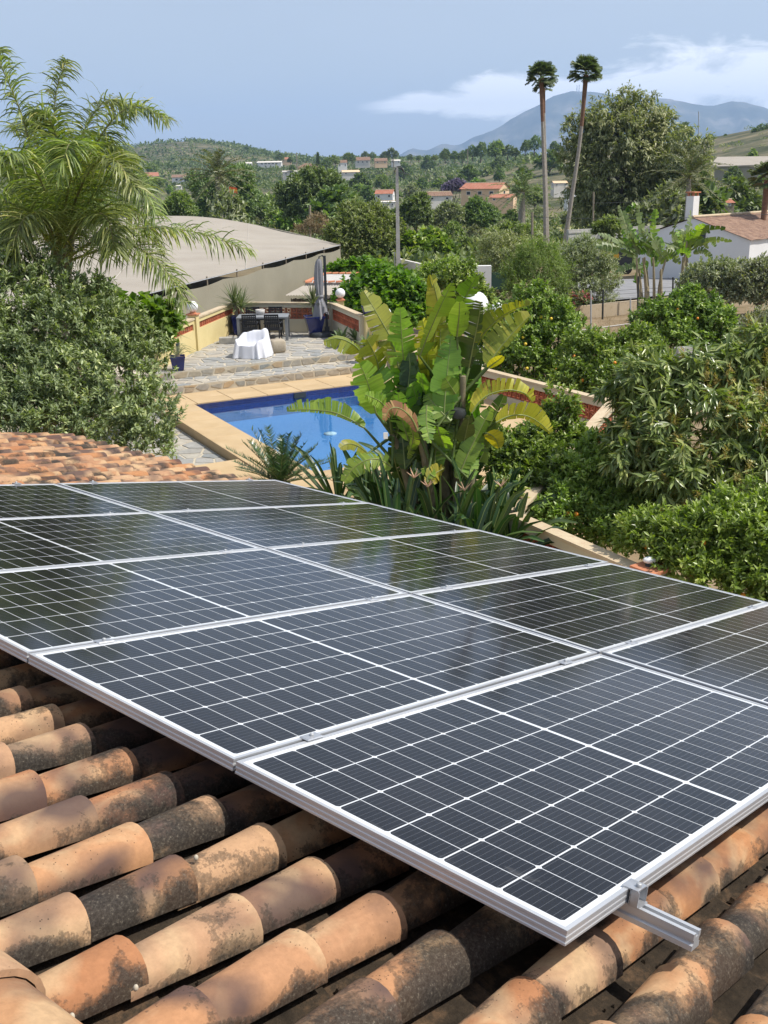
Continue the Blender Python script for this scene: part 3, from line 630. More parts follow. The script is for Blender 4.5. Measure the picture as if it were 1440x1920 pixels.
dn_ = noise(nt, geo.outputs['Position'], 3.2, 6, 0.65); dn2 = noise(nt, geo.outputs['Position'], 60, 3, 0.7)
smx = nt.nodes.new('ShaderNodeMapping'); smx.inputs['Location'].default_value = (3.1, 1.7, 0); nt.links.new(geo.outputs['Position'], smx.inputs[0])
cell = mixc(nt, oi.outputs['Random'], (0.0065, 0.007, 0.0095), (0.010, 0.0105, 0.0135))
dust = mth(nt, 'ADD', mth(nt, 'MULTIPLY', ramp(nt, dn_, [(0.35, (0, 0, 0)), (0.8, (1, 1, 1))]), 0.016), 0.004)
sm_ = ramp(nt, noise(nt, smx.outputs[0], 2.6, 7, 0.6, 1.2), [(0.645, (0, 0, 0)), (0.72, (1, 1, 1))])
dust = mth(nt, 'ADD', dust, mth(nt, 'MULTIPLY', sm_, 0.10))
cell = mixc(nt, dust, cell, (0.42, 0.41, 0.39))
cell = mixc(nt, mth(nt, 'MULTIPLY', bus, 0.38), cell, (0.20, 0.21, 0.23))
nt.links.new(cell, b.inputs['Base Color'])
pset(b, rough=0.7, spec=0.0, coat=1.0); b.inputs['Coat IOR'].default_value = 1.33
nt.links.new(mth(nt, 'ADD', mth(nt, 'MULTIPLY', dn_, 0.09), 0.05), b.inputs['Coat Roughness']); M['cell'] = m
FR = 0.0115; mu, mv = 0.030, 0.026; midg = 0.013; pu = (PL - 2 * mu - midg) / 24; pv_ = (PW - 2 * mv) / 6; cu, cvv, ch = pu - 0.0031, pv_ - 0.0048, 0.0065
cmesh = MB().add([(-cu / 2, -cvv / 2 + ch, 0), (-cu / 2 + ch, -cvv / 2, 0), (cu / 2, -cvv / 2, 0), (cu / 2, cvv / 2, 0), (-cu / 2 + ch, cvv / 2, 0), (-cu / 2, cvv / 2 - ch, 0)], [(0, 1, 2, 3, 4, 5)]).mesh('solar_cell', M['cell'])
fb = MB()
def frame_prof(p, q, nx):
    """frame side from p to q, inner side towards nx: ribbed outer face and top lip"""
    p, q, nx = np.array([*p, 0]), np.array([*q, 0]), np.array([*nx, 0.0])
    pr = [(0, 0.0), (0.0, -0.006), (0.0012, -0.008), (0.0012, -0.014), (0, -0.016), (0, -0.021), (0.0012, -0.023), (0.0012, -0.028), (0, -0.030), (0, -0.035), (0.028, -0.035), (0.028, -0.0335), (0.0016, -0.0335), (0.0016, -0.0062), (FR, -0.0062), (FR, 0.0)]
    d = nrm(q - p); V = []
    for e, s_ in ((p, 1), (q, -1)):
        for a, z in pr: V.append(e + nx * a + d * a * s_ + ZU * z)
    n = len(pr); fb.add(V, [(i, (i + 1) % n, n + (i + 1) % n, n + i) for i in range(n)] )
frame_prof((0, 0), (PL, 0), (0, 1)); frame_prof((PL, 0), (PL, PW), (-1, 0)); frame_prof((PL, PW), (0, PW), (0, -1)); frame_prof((0, PW), (0, 0), (1, 0))
fmesh = fb.mesh('frame', M['alu'])
bmesh_ = MB().add([(FR - 0.001, FR - 0.001, -0.0032), (PL - FR + 0.001, FR - 0.001, -0.0032), (PL - FR + 0.001, PW - FR + 0.001, -0.0032), (FR - 0.001, PW - FR + 0.001, -0.0032)], [(0, 1, 2, 3)]).mesh('backsheet', M['back'])
umesh = MB().add([(FR, FR, -0.0055), (PL - FR, FR, -0.0055), (PL - FR, PW - FR, -0.0055), (FR, PW - FR, -0.0055)], [(3, 2, 1, 0)]).mesh('underside', M['white'])
ROWN = ['nearest the camera', 'second from the camera', 'third and middle', 'fourth from the camera', 'farthest from the camera']
for rI in range(5):
    for cI in range(2):
        side = 'on the left, ridge side' if cI == 0 else 'on the right, eave side'
        lab = f'solar panel in the row {ROWN[rI]}, {side}'
        p = thing('solar_panel', lab, 'solar panel', group='solar panels on the tiled roof', mat=RF @ Matrix.Translation((cI * (PL + GU), rI * (PW + GV), 0)) @ Matrix.Rotation(RV.normal() * 0.0012, 4, 'X') @ Matrix.Rotation(RV.normal() * 0.0008, 4, 'Y'))
        link('frame', fmesh, p); link('backsheet', bmesh_, p); link('underside', umesh, p)
        for i in range(24):
            for k in range(6):
                x = mu + pu * (i + 0.5) + (midg if i >= 12 else 0)
                link('solar_cell', cmesh, p, (x, mv + pv_ * (k + 0.5), -0.0029), (0, 0, 0 if i % 2 == 0 else math.pi))
# rails and clamps
rp = [(-0.019, 0), (-0.007, 0), (-0.007, -0.010), (0.007, -0.010), (0.007, 0), (0.019, 0), (0.019, -0.014), (0.014, -0.017), (0.014, -0.024), (0.020, -0.028), (0.020, -0.040), (-0.020, -0.040), (-0.020, -0.028), (-0.014, -0.024), (-0.014, -0.017), (-0.019, -0.014)]
VT = 5 * PW + 4 * GV
RU = (0.30, 1.78, 2.37, 3.86); n = len(rp)
rlab = ['aluminium mounting rail whose sawn end pokes out past the nearest panel edge', 'aluminium mounting rail under the left panels beside the centre seam', 'aluminium mounting rail under the right panels beside the centre seam', 'aluminium mounting rail under the right panels along the eave side']
for i, u in enumerate(RU):
    y0, y1 = (-0.165 if i == 0 else -0.02), VT + 0.03
    p = thing('mounting_rail', rlab[i], 'rail', group='rails under the panels', mat=RF @ Matrix.Translation((u, 0, -0.0365)))
    mb = MB(); V = [(a, y0, z) for a, z in rp] + [(a, y1, z) for a, z in rp]
    mb.add(V, [(k, (k + 1) % n, n + (k + 1) % n, n + k) for k in range(n)] + [tuple(range(n - 1, -1, -1))])
    mb.build('rail', M['alu'], p)
    hk = MB()
    for y in (0.4, 1.6, 2.8, 4.0, 5.0): hk.box((0, y, -0.075), (0.03, 0.05, 0.07))
    hk.build('roof_hook', M['steel'], p)
M['clamp'] = noisy('clamp_metal', (0.45, 0.46, 0.48), (0.58, 0.59, 0.61), 30, 0.4, 0.1, metal=0.7)
SN = ['first seam', 'second seam', 'third seam', 'fourth seam']; CN = ['by the ridge side', 'just left of the centre seam', 'just right of the centre seam', 'by the eave side']
def clamp_parts(p, end=False):
    mb = MB()
    if end:
        mb.box((0, 0.006, 0.0018), (0.046, 0.022, 0.0035)).box((0, -0.0072, -0.017), (0.046, 0.0035, 0.041)).box((0, -0.019, -0.0362), (0.046, 0.026, 0.0035)).box((0.0215, -0.017, -0.017), (0.003, 0.021, 0.036)).box((-0.0215, -0.017, -0.017), (0.003, 0.021, 0.036)).box((0, -0.014, 0.0019), (0.046, 0.02, 0.0035))
    else:
        mb.add([(-0.034, -0.019, 0.001), (0.034, -0.019, 0.001), (0.034, 0.019, 0.001), (-0.034, 0.019, 0.001), (-0.030, -0.016, 0.0045), (0.030, -0.016, 0.0045), (0.030, 0.016, 0.0045), (-0.030, 0.016, 0.0045)], [(0, 1, 5, 4), (1, 2, 6, 5), (2, 3, 7, 6), (3, 0, 4, 7), (4, 5, 6, 7)])
    mb.build('plate', M['clamp'], p)
    y = -0.014 if end else 0
    MB().lathe([(0.0068, 0.003), (0.0068, 0.010), (0.005, 0.0115), (0.001, 0.0115)], 8, (0, y, 0.001)).build('bolt', M['steel'], p)
first = None
for s_ in range(4):
    v_ = (s_ + 1) * PW + (s_ + 0.5) * GV
    for i, u in enumerate(RU):
        p = thing('panel_clamp', f'aluminium clamp on the {SN[s_]} between panel rows, {CN[i]}', 'clamp', group='clamps between the solar panels', mat=RF @ Matrix.Translation((u, v_, 0)))
        clamp_parts(p)
for i, u in enumerate(RU):
    p = thing('panel_clamp', f'aluminium end clamp on the nearest panel edge, {CN[i]}', 'clamp', group='end clamps of the panel array', mat=RF @ Matrix.Translation((u, -0.0005, 0))); clamp_parts(p, True)
    p = thing('panel_clamp', f'aluminium end clamp on the farthest panel edge, {CN[i]}', 'clamp', group='end clamps of the panel array', mat=RF @ Matrix.Translation((u, VT + 0.0005, 0)) @ Matrix.Rotation(math.pi, 4, 'Z')); clamp_parts(p, True)

# ------------------------------------------------------------------ terrace, steps, pool
TZ, SZ, DZ, LZ = 0.0, -0.20, -0.40, -0.60            # terrace, step, pool deck, lower path
RS_ = np.random.default_rng(21)
def clip_poly(P, a, b, c):
    """keep the side where a x + b y <= c"""
    out = []
    for i in range(len(P)):
        p, q = P[i], P[(i + 1) % len(P)]; dp, dq = a * p[0] + b * p[1] - c, a * q[0] + b * q[1] - c
        if dp <= 0: out.append(p)
        if (dp < 0 < dq) or (dq < 0 < dp):
            t = dp / (dp - dq); out.append((p[0] + (q[0] - p[0]) * t, p[1] + (q[1] - p[1]) * t))
    return out
def area(P): return 0.5 * abs(sum(P[i][0] * P[(i + 1) % len(P)][1] - P[(i + 1) % len(P)][0] * P[i][1] for i in range(len(P))))
def crazy_cells(poly, cell, gap, rng):
    """Voronoi stones filling a convex polygon"""
    P = np.array(poly); lo, hi = P.min(0), P.max(0); nx, ny = max(1, int((hi[0] - lo[0]) / cell)), max(1, int((hi[1] - lo[1]) / cell))
    pts = np.array([(lo[0] + (i + 0.5 + 0.42 * rng.uniform(-1, 1)) * (hi[0] - lo[0]) / nx, lo[1] + (j + 0.5 + 0.42 * rng.uniform(-1, 1)) * (hi[1] - lo[1]) / ny) for i in range(-1, nx + 1) for j in range(-1, ny + 1)])
    n = len(poly); sgn = 1 if sum(poly[i][0] * poly[(i + 1) % n][1] - poly[(i + 1) % n][0] * poly[i][1] for i in range(n)) > 0 else -1
    out = []
    for p in pts:
        c = [(p[0] + x, p[1] + y) for x, y in ((-2 * cell, -2 * cell), (2 * cell, -2 * cell), (2 * cell, 2 * cell), (-2 * cell, 2 * cell))]
        d = pts - p; dist = np.hypot(d[:, 0], d[:, 1])
        for k in np.argsort(dist)[1:22]:
            u = d[k] / dist[k]; c = clip_poly(c, u[0], u[1], u @ p + dist[k] / 2 - gap / 2)
            if len(c) < 3: break
        for i in range(n):
            if len(c) < 3: break
            q, r = poly[i], poly[(i + 1) % n]; e = np.array([r[0] - q[0], r[1] - q[1]]); e = e / np.hypot(*e); nn = (sgn * e[1], -sgn * e[0])
            c = clip_poly(c, nn[0], nn[1], nn[0] * q[0] + nn[1] * q[1] - gap * 0.3)
        if len(c) >= 3 and area(c) > cell * cell * 0.10:
            # drop near-coincident corners
            c = [c[i] for i in range(len(c)) if math.hypot(c[i][0] - c[i - 1][0], c[i][1] - c[i - 1][1]) > 0.012]
            if len(c) >= 3: out.append(c)
    return out
def stone_material(name, cols):
    m, nt, b = newmat(name); v, r = objvec(nt); n = len(cols)
    c = ramp(nt, r, [(i / (n - 1), c_) for i, c_ in enumerate(cols)])
    c = mixc(nt, 0.55, c, ramp(nt, noise(nt, v, 7, 6, 0.7), [(0.3, (0.32, 0.31, 0.30)), (0.7, (0.68, 0.66, 0.62))]), 'OVERLAY')
    nt.links.new(c, b.inputs['Base Color']); pset(b, rough=0.7, spec=0.3); bump(nt, b, noise(nt, v, 22, 6, 0.7), 0.4, 0.01); return m
M['stone'] = stone_material('quartzite_flag', [(0.29, 0.29, 0.28), (0.36, 0.35, 0.33), (0.24, 0.255, 0.26), (0.40, 0.36, 0.30), (0.31, 0.315, 0.31), (0.44, 0.40, 0.33), (0.27, 0.285, 0.285)])
M['stoneriser'] = stone_material('riser_flag', [(0.27, 0.27, 0.265), (0.40, 0.33, 0.23), (0.25, 0.265, 0.26), (0.42, 0.31, 0.19), (0.33, 0.31, 0.27), (0.30, 0.29, 0.27)])
def pave(parent, poly, z, cell, rng, mat='stone', gap=0.035, frame=None, th=0.014, stretch=1.0):
    """stones set into mortar; frame = (origin, ex, ey, ez) for upright faces"""
    o, ex, ey, ez = frame if frame else (np.array([0, 0, z]), np.array([1.0, 0, 0]), np.array([0, 1.0, 0]), ZU)
    ps = [(p[0] / stretch, p[1]) for p in poly]
    for c in crazy_cells(ps, cell, gap, rng):
        c = [(x * stretch, y) for x, y in c]; cen = np.mean(c, 0); t = th * (0.7 + 0.5 * rng.random())
        wc = o + ex * cen[0] + ey * cen[1]; mb = MB(); k = len(c)
        top = [o + ex * (cen[0] + (x - cen[0]) * 0.97) + ey * (cen[1] + (y - cen[1]) * 0.97) + ez * t - wc for x, y in c]
        bot = [o + ex * x + ey * y - ez * 0.01 - wc for x, y in c]
        mb.add(bot + top, [tuple(range(k, 2 * k))] + [(i, (i + 1) % k, k + (i + 1) % k, k + i) for i in range(k)])
        link('stone', mb.mesh('stone', M[mat]), parent, tuple(wc))
def xy(px, py, z): p = at(px, py, z); return np.array([p[0], p[1]])
c_l, c_r = np.array([-5.05, 35.5]), np.array([-1.60, 34.75])           # back corners of the terrace
tl = np.array([-6.75, 28.45]); e_l, e_r = xy(345, 696, TZ), xy(662, 662, TZ); ed = nrm(e_r - e_l)
T1, T2 = e_l - ed * 1.0, e_r + ed * 0.55                                 # terrace front edge
m1, m2 = xy(312, 727, SZ), xy(662, 687, SZ); md = nrm(m2 - m1); S1, S2 = m1 - md * 1.4, m2 + md * 1.0
b1, b2 = xy(330, 711, SZ), xy(662, 677, SZ)
k1, k2 = xy(294, 745, DZ), xy(664, 704, DZ); kd = nrm(k2 - k1)
ter_poly = [tuple(T1), tuple(T2), (-0.15, 31.0), tuple(c_r + [0.1, 0.1]), tuple(c_l + [-0.1, 0.15]), (-6.6, 31.6), (-7.0, 29.0)]
ter_poly = [tuple(T1), tuple(T2), tuple(c_r + [0.05, 0]), tuple(c_l), tuple(T1 + np.array([0.0, 0.02]))][:4]
terrace = MB().prism([tuple(T1 + [-1.2, -0.1]), tuple(T1), tuple(T2), (0.4, 30.6), tuple(c_r + [0.15, 0.2]), tuple(c_l + [-0.2, 0.2]), (-7.6, 30.5)], -2.2, TZ).build('terrace', M['mortar']); tag(terrace, kind='structure')
pave(terrace, [tuple(T1), tuple(T2), (-0.25, 31.0), tuple(c_r), tuple(c_l)], TZ, 0.44, RS_, gap=0.05, stretch=1.1)
stp = MB().prism([tuple(S1), tuple(S2), tuple(T2 + [0.6, 0.5]), tuple(T1 + [-0.8, 0.3])], -2.2, SZ).build('terrace_step', M['mortar']); tag(stp, kind='structure')
pave(stp, [tuple(S1), tuple(S2), tuple(T2 + [0.3, -0.02]), tuple(T1 + [-0.4, -0.02])], SZ, 0.34, RS_, gap=0.045)
def riser(parent, p, q, z0, z1):
    p, q = np.asarray(p), np.asarray(q); d = nrm(q - p); L = np.linalg.norm(q - p); nn = np.array([d[1], -d[0], 0])
    pave(parent, [(0, 0.012), (L, 0.012), (L, z1 - z0 - 0.012), (0, z1 - z0 - 0.012)], 0, 0.21, RS_, 'stoneriser', 0.028, (np.array([p[0], p[1], z0]) , np.array([d[0], d[1], 0]), ZU, nn), 0.012, 1.7)
riser(terrace, T1, T2, SZ, TZ); riser(stp, S1, S2, DZ, SZ)

QA = np.array([0.886, 0.463]); QB = np.array([0.463, -0.886])
f0 = xy(362, 758, DZ); f1 = xy(656, 722.5, DZ); QA = nrm(f1 - f0); QB = np.array([QA[1], -QA[0]])
def pl(a, b_): return f0 + QA * a + QB * b_
PA, PB = 5.0, 7.4                                                        # pool size
# deck with a hole, as four slabs (kerbed edge on the left), then the coping slabs on it
deck = MB(); P1D = np.array([0.15, 30.2]) + nrm(np.array([5.0, 21.8]) - [0.15, 30.2]) * 2.2
K1, K2 = k1 - kd * 1.0, k2 + kd * 6.5
def q2(p): return (float(p[0]), float(p[1]))
def wedge(t): return k1 + kd * t
farL, farR = K1, K2
innerL, innerR = pl(-0.85, 0), pl(PA + 2.2, 0)
deck.prism([q2(pl(-0.85, 0)), q2(pl(PA, 0)), q2(P1D), (0.2, 30.1), q2(k1 - kd * 0.1 + [0, 0.3])], -2.2, DZ - 0.02)
deck.prism([q2(pl(-0.85, PB)), q2(pl(0, PB)), q2(pl(0, 0)), q2(pl(-0.85, 0))], -2.2, DZ - 0.02)
RB = [np.array([5.0, 21.8]), np.array([2.05, 14.2]), np.array([3.3, 11.9])]        # the walls that close the deck on the right
deck.prism([q2(pl(PA, PB)), q2(RB[1]), q2(RB[0]), q2(P1D), q2(pl(PA, 0))], -2.2, DZ - 0.02)
deck.prism([q2(pl(-5.2, PB + 7)), (3.2, 9.0), q2(RB[2]), q2(RB[1]), q2(pl(PA, PB)), q2(pl(-5.2, PB))], -2.2, DZ - 0.02)
deck.prism([q2(pl(-5.2, PB)), q2(pl(-0.85, PB)), q2(pl(-0.85, 5.6)), q2(pl(-5.2, 5.6))], -2.2, DZ - 0.02)
deck = deck.build('pool_deck', M['coping']); tag(deck, kind='structure')
pool = thing('swimming_pool', 'rectangular blue tiled swimming pool with sand coloured coping', 'swimming pool', (*f0, DZ))
def slab(poly):
    P = np.array(poly); c = P.mean(0); mb = MB(); k = len(P); q = [tuple((p - c)) for p in P]
    ins = [tuple((p - c) * (1 - 0.012 / max(np.linalg.norm(p - c), .1))) for p in P]
    mb.add([(*x, -0.03) for x in q] + [(*x, 0.0) for x in q] + [(*x, 0.006) for x in ins], [(i, (i + 1) % k, k + (i + 1) % k, k + i) for i in range(k)] + [(k + i, k + (i + 1) % k, 2 * k + (i + 1) % k, 2 * k + i) for i in range(k)] + [tuple(range(2 * k, 3 * k))])
    link('coping_slab', mb.mesh('coping_slab', M['coping']), pool, (c[0] - f0[0], c[1] - f0[1], 0.006))
gp = 0.007
def kline(a):
    """how far the far coping reaches back to the step at this place along the pool"""
    p = pl(a, 0); n_ = np.array([-kd[1], kd[0]]); t = ((k1 - p) @ n_) / (-QB @ n_); return t
na = 7
for i in range(na):
    a0_, a1_ = -0.85 + (PA + 1.75) * i / na, -0.85 + (PA + 1.75) * (i + 1) / na
    h0, h1 = max(kline(a0_), 0.2), max(kline(a1_), 0.2)
    for u0, u1 in ((0, 0.5), (0.5, 1)):
        slab([pl(a0_ + gp, -h0 * u1 + gp), pl(a0_ + gp, -h0 * u0 - gp), pl(a1_ - gp, -h1 * u0 - gp), pl(a1_ - gp, -h1 * u1 + gp)])
for i in range(8):
    c0_, c1_ = PB * i / 8, PB * (i + 1) / 8
    slab([pl(-0.87, c1_ - gp), pl(0.02, c1_ - gp), pl(0.02, c0_ + gp), pl(-0.87, c0_ + gp)])
    slab([pl(PA - 0.02, c1_ - gp), pl(PA + 0.9, c1_ - gp), pl(PA + 0.9, c0_ + gp), pl(PA - 0.02, c0_ + gp)])
for i in range(9):
    a0_ = -5.2 + 1.05 * i
    for r_ in range(3):
        slab([pl(a0_ + gp, PB + (r_ + 1) * 0.9 - gp), pl(a0_ + 1.05 - gp, PB + (r_ + 1) * 0.9 - gp), pl(a0_ + 1.05 - gp, PB + r_ * 0.9 + gp), pl(a0_ + gp, PB + r_ * 0.9 + gp)])
# basin of small blue tiles
def mosaic(name, c1, c2, grout, sc=14.0):
    m, nt, b = newmat(name); t_ = nt.nodes.new('ShaderNodeTexCoord')
    br = nt.nodes.new('ShaderNodeTexBrick'); br.offset = 0; br.inputs['Scale'].default_value = sc; br.inputs['Mortar Size'].default_value = 0.05; br.inputs['Row Height'].default_value = 0.5; br.inputs['Brick Width'].default_value = 0.5
    br.inputs['Color1'].default_value = (*c1, 1); br.inputs['Color2'].default_value = (*c2, 1); br.inputs['Mortar'].default_value = (*grout, 1)
    mp = nt.nodes.new('ShaderNodeUVMap'); nt.links.new(mp.outputs[0], br.inputs['Vector']); nt.links.new(br.outputs[0], b.inputs['Base Color']); pset(b, rough=0.25, spec=0.5); return m
M['poolblue'] = mosaic('pool_mosaic', (0.055, 0.23, 0.52), (0.085, 0.28, 0.57), (0.20, 0.36, 0.54), 10)
M['poolband'] = mosaic('pool_band_mosaic', (0.02, 0.04, 0.19), (0.05, 0.085, 0.33), (0.13, 0.16, 0.34), 10)
def uvq(name, quads, mats, mi, parent, loc):
    V, Fc, U = [], [], []
    for q in quads:
        b0 = len(V); V += [tuple(p) for p in q]; Fc.append((b0, b0 + 1, b0 + 2, b0 + 3)); e = np.linalg.norm(np.subtract(q[1], q[0])); h = np.linalg.norm(np.subtract(q[3], q[0])); U += [(0, 0), (e, 0), (e, h), (0, h)]
    me = bpy.data.meshes.new(name); me.from_pydata(V, [], Fc); uv = me.uv_layers.new(name='UVMap')
    for i, u in enumerate(U): uv.data[i].uv = u
    for m_ in mats: me.materials.append(m_)
    me.polygons.foreach_set('material_index', mi); return link(name, me, parent, loc)
WZ = DZ - 0.16
def l3(a, b_, z): p = pl(a, b_) - f0; return (p[0], p[1], z - DZ)
cs = [(0, 0), (PA, 0), (PA, PB), (0, PB)]; qs, mi = [], []
bz = WZ - 0.42            # as deep as it looks from here through the water
for i in range(4):
    a_, c_ = cs[i], cs[(i + 1) % 4]
    qs.append([l3(*a_, WZ - 0.14), l3(*c_, WZ - 0.14), l3(*c_, DZ - 0.02), l3(*a_, DZ - 0.02)]); mi.append(1)
    qs.append([l3(*a_, bz), l3(*c_, bz), l3(*c_, WZ - 0.14), l3(*a_, WZ - 0.14)]); mi.append(0)
qs.append([l3(*cs[3], bz), l3(*cs[2], bz), l3(*cs[1], bz), l3(*cs[0], bz)]); mi.append(0)
uvq('basin', qs, [M['poolblue'], M['poolband']], mi, pool, None)
sk = pl(2.95, 0.012); mb = MB(); rz = math.atan2(QA[1], QA[0])
mb.box((sk[0] - f0[0], sk[1] - f0[1], WZ - DZ + 0.05), (0.34, 0.02, 0.15), rz); mb.build('skimmer', M['darksteel'], pool)
dr = pl(2.6, 2.6); MB().lathe([(0.16, 0), (0.16, 0.02), (0.02, 0.03)], 12, (dr[0] - f0[0], dr[1] - f0[1], bz - DZ + 0.002)).build('drain', M['white'], pool)
m = bpy.data.materials.new('pool_water'); m.use_nodes = True; nt = m.node_tree; nt.nodes.remove(nt.nodes['Principled BSDF'])
tr = nt.nodes.new('ShaderNodeBsdfTransparent'); tr.inputs[0].default_value = (0.70, 0.89, 1.0, 1); gl = nt.nodes.new('ShaderNodeBsdfGlossy'); gl.inputs['Roughness'].default_value = 0.02
fz = nt.nodes.new('ShaderNodeFresnel'); fz.inputs[0].default_value = 1.33; ms = nt.nodes.new('ShaderNodeMixShader'); t_ = nt.nodes.new('ShaderNodeTexCoord')
bp = nt.nodes.new('ShaderNodeBump'); bp.inputs['Strength'].default_value = 0.11; bp.inputs['Distance'].default_value = 0.03; nt.links.new(noise(nt, t_.outputs['Object'], 3.2, 3, 0.5), bp.inputs['Height'])
nt.links.new(bp.outputs[0], gl.inputs['Normal']); nt.links.new(bp.outputs[0], fz.inputs['Normal'])
nt.links.new(fz.outputs[0], ms.inputs[0]); nt.links.new(tr.outputs[0], ms.inputs[1]); nt.links.new(gl.outputs[0], ms.inputs[2]); nt.links.new(ms.outputs[0], nt.nodes['Material Output'].inputs['Surface'])
wt = MB().add([(*pl(0.0, 0.0), WZ), (*pl(0, PB), WZ), (*pl(PA, PB), WZ), (*pl(PA, 0), WZ)], [(0, 1, 2, 3)]).build('water', m); tag(wt, kind='structure')
# lower path along the left of the pool
lp = [q2(pl(-0.88, 5.6)), q2(pl(-0.88, -1.0)), q2(pl(-4.6, -1.0)), q2(pl(-4.6, 5.6))]
path_ = MB().prism(lp[::-1], -2.2, LZ).build('path', M['mortar']); tag(path_, kind='structure')
def loc2(P): return [tuple(p) for p in P]
pave(path_, [q2(pl(-0.9, 5.55)), q2(pl(-0.9, -0.9)), q2(pl(-2.9, -0.9)), q2(pl(-2.9, 5.55))], LZ, 0.40, RS_, gap=0.045)

# ------------------------------------------------------------------ garden walls of pierced terracotta blocks
def block_mesh(s, th):
    mb = MB(); w_ = s * 0.11; h = s / 2
    for a in (-1, 1):
        mb.box((0, 0, a * (h - w_ / 2)), (s, th, w_)); mb.box((a * (h - w_ / 2), 0, 0), (w_, th, s - 2 * w_))
    for a in (1, -1):
        t = a * math.pi / 4; e = s * 0.52
        mb.box((0, 0, 0), (e * 1.25, th * 0.85, w_ * 0.85), frame=[(math.cos(t), 0, math.sin(t)), (0, 1, 0), (-math.sin(t), 0, math.cos(t))])
    mb.box((0, 0, 0), (s * 0.24, th * 0.86, s * 0.24), frame=[(0.7071, 0, 0.7071), (0, 1, 0), (-0.7071, 0, 0.7071)])
    return mb.mesh('lattice_block', M['lattice'])
def lattice_wall(label, p, q, zb, zl0, zl1, zt, nrow, wallmat='plaster', th=0.15, capmat='cap', over=0.03):
    p, q = np.asarray(p, float), np.asarray(q, float); d = q - p; L = np.linalg.norm(d); d = d / L; rz = math.atan2(d[1], d[0])
    t = thing('garden_wall', label, 'wall', (p[0], p[1], zb), rz); s = (zl1 - zl0) / nrow; n_ = int((L - 0.08) / s); mar = (L - n_ * s) / 2
    mb = MB(); mb.box((L / 2, 0, (zl0 - zb) / 2), (L, th, zl0 - zb)); mb.box((L / 2, 0, (zl1 + zt - 0.05) / 2 - zb), (L, th, zt - 0.05 - zl1))
    mb.box((mar / 2, 0, (zl0 + zl1) / 2 - zb), (mar, th, zl1 - zl0 - 0.002)); mb.box((L - mar / 2, 0, (zl0 + zl1) / 2 - zb), (mar, th, zl1 - zl0 - 0.002)); mb.build('wall', M[wallmat], t)
    MB().box((L / 2, 0, zt - 0.025 - zb), (L + 0.02, th + 2 * over, 0.05)).build('cap', M[capmat], t)
    bm_ = block_mesh(s * 0.985, th * 0.55)
    for i in range(n_):
        for r_ in range(nrow): link('lattice_block', bm_, t, (mar + s * (i + 0.5), 0, zl0 - zb + s * (r_ + 0.5)))
    return t
wl_p = np.array([-5.72, 31.55])
wdir = nrm(wl_p - c_l); far_l = c_l + wdir * 7.4
lattice_wall('yellow wall with one lattice row between the globe lamp pillar and the corner pot', wl_p - wdir * 0.14, c_l, TZ, 0.66, 0.85, 1.02, 1)
lattice_wall('yellow rendered wall with one lattice row, running behind the shrub from the globe pillar', far_l, wl_p + wdir * 0.14, TZ, 0.66, 0.85, 1.02, 1)
lattice_wall('cream back wall with two rows of pierced terracotta behind the patio table', c_l + [0.08, -0.02], c_r, TZ, 0.47, 0.85, 1.02, 2, 'plaster_pale')
pr_ = np.array([-0.55, 31.35])
lattice_wall('cream wall with two lattice rows between the closed parasol and the blue pot pillar', c_r + nrm(pr_ - c_r) * 0.1, pr_, TZ, 0.47, 0.85, 1.02, 2, 'plaster_pale')
P1_, P2_ = np.array([0.15, 30.2]), xy(1142, 750, 0.30)
wd = nrm(P2_ - P1_)
lattice_wall('long low wall with a double lattice band passing the banana plant towards the orange trees', P1_ + wd * 0.2, P2_, DZ - 0.3, -0.24, 0.12, 0.30, 2, 'plaster_pale', capmat='cap')
P4_, P5_ = xy(962, 962, 0.30), xy(1206, 1068, 0.30)
lattice_wall('low lattice wall half hidden by citrus foliage beyond the broad-leaved plant', P2_ + [0, -0.2], P4_ + nrm(P2_ - P4_) * 0.15, DZ - 0.3, -0.24, 0.12, 0.30, 2, 'plaster_pale')
lattice_wall('low cream wall with tan cap emerging beside the solar panels', P4_, P5_, DZ - 0.3, -0.24, 0.12, 0.30, 2, 'plaster_pale')
def pillar(label, c, z0, z1, w_=0.27, rz=0.2, mat='plaster', cap='terra'):
    t = thing('wall_pillar', label, 'pillar', (c[0], c[1], z0), rz); MB().box((0, 0, (z1 - z0) / 2), (w_, w_, z1 - z0)).build('shaft', M[mat], t)
    MB().box((0, 0, z1 - z0 + 0.02), (w_ + 0.08, w_ + 0.08, 0.04)).build('cap', M[cap], t); return t
def globe(label, c, z, r=0.16):
    t = thing('globe_lamp', label, 'lamp', (c[0], c[1], z), group='white globe lamps on the garden walls')
    MB().lathe([(r * 0.55, 0), (r * 0.6, 0.03), (r * 0.42, 0.06)], 14).build('base', M['terra'], t); MB().sphere((0, 0, 0.045 + r * 0.95), r, 20, 12).build('globe', M['globe'], t)
pillar('yellow pillar in the left terrace wall, carrying a white globe lamp', wl_p, TZ, 1.10, rz=math.atan2(wdir[1], wdir[0])); globe('white globe lamp on the yellow pillar left of the patio', wl_p, 1.14, 0.17)
pillar('cream pillar behind the closed grey parasol', c_r + [0.28, 0.0], TZ, 1.08, 0.2); globe('white globe lamp half hidden behind the closed grey parasol', c_r + [0.28, 0], 1.12, 0.165)
pb = at(687, 655, 0); pbp = pb[:2] + [0.12, 0.18]
pillar('cream pillar at the head of the steps with a small blue pot on it', pbp, TZ, 0.98, 0.34, 0.25, 'plaster', 'plaster_pale')
g3 = xy(723, 596, 0.95); pillar('slim pillar behind the pierced wall, partly behind a broad leaf', g3, -0.6, 0.85, 0.2); globe('white globe lamp in front of the green vine, cut by a broad leaf', g3, 0.89, 0.17)
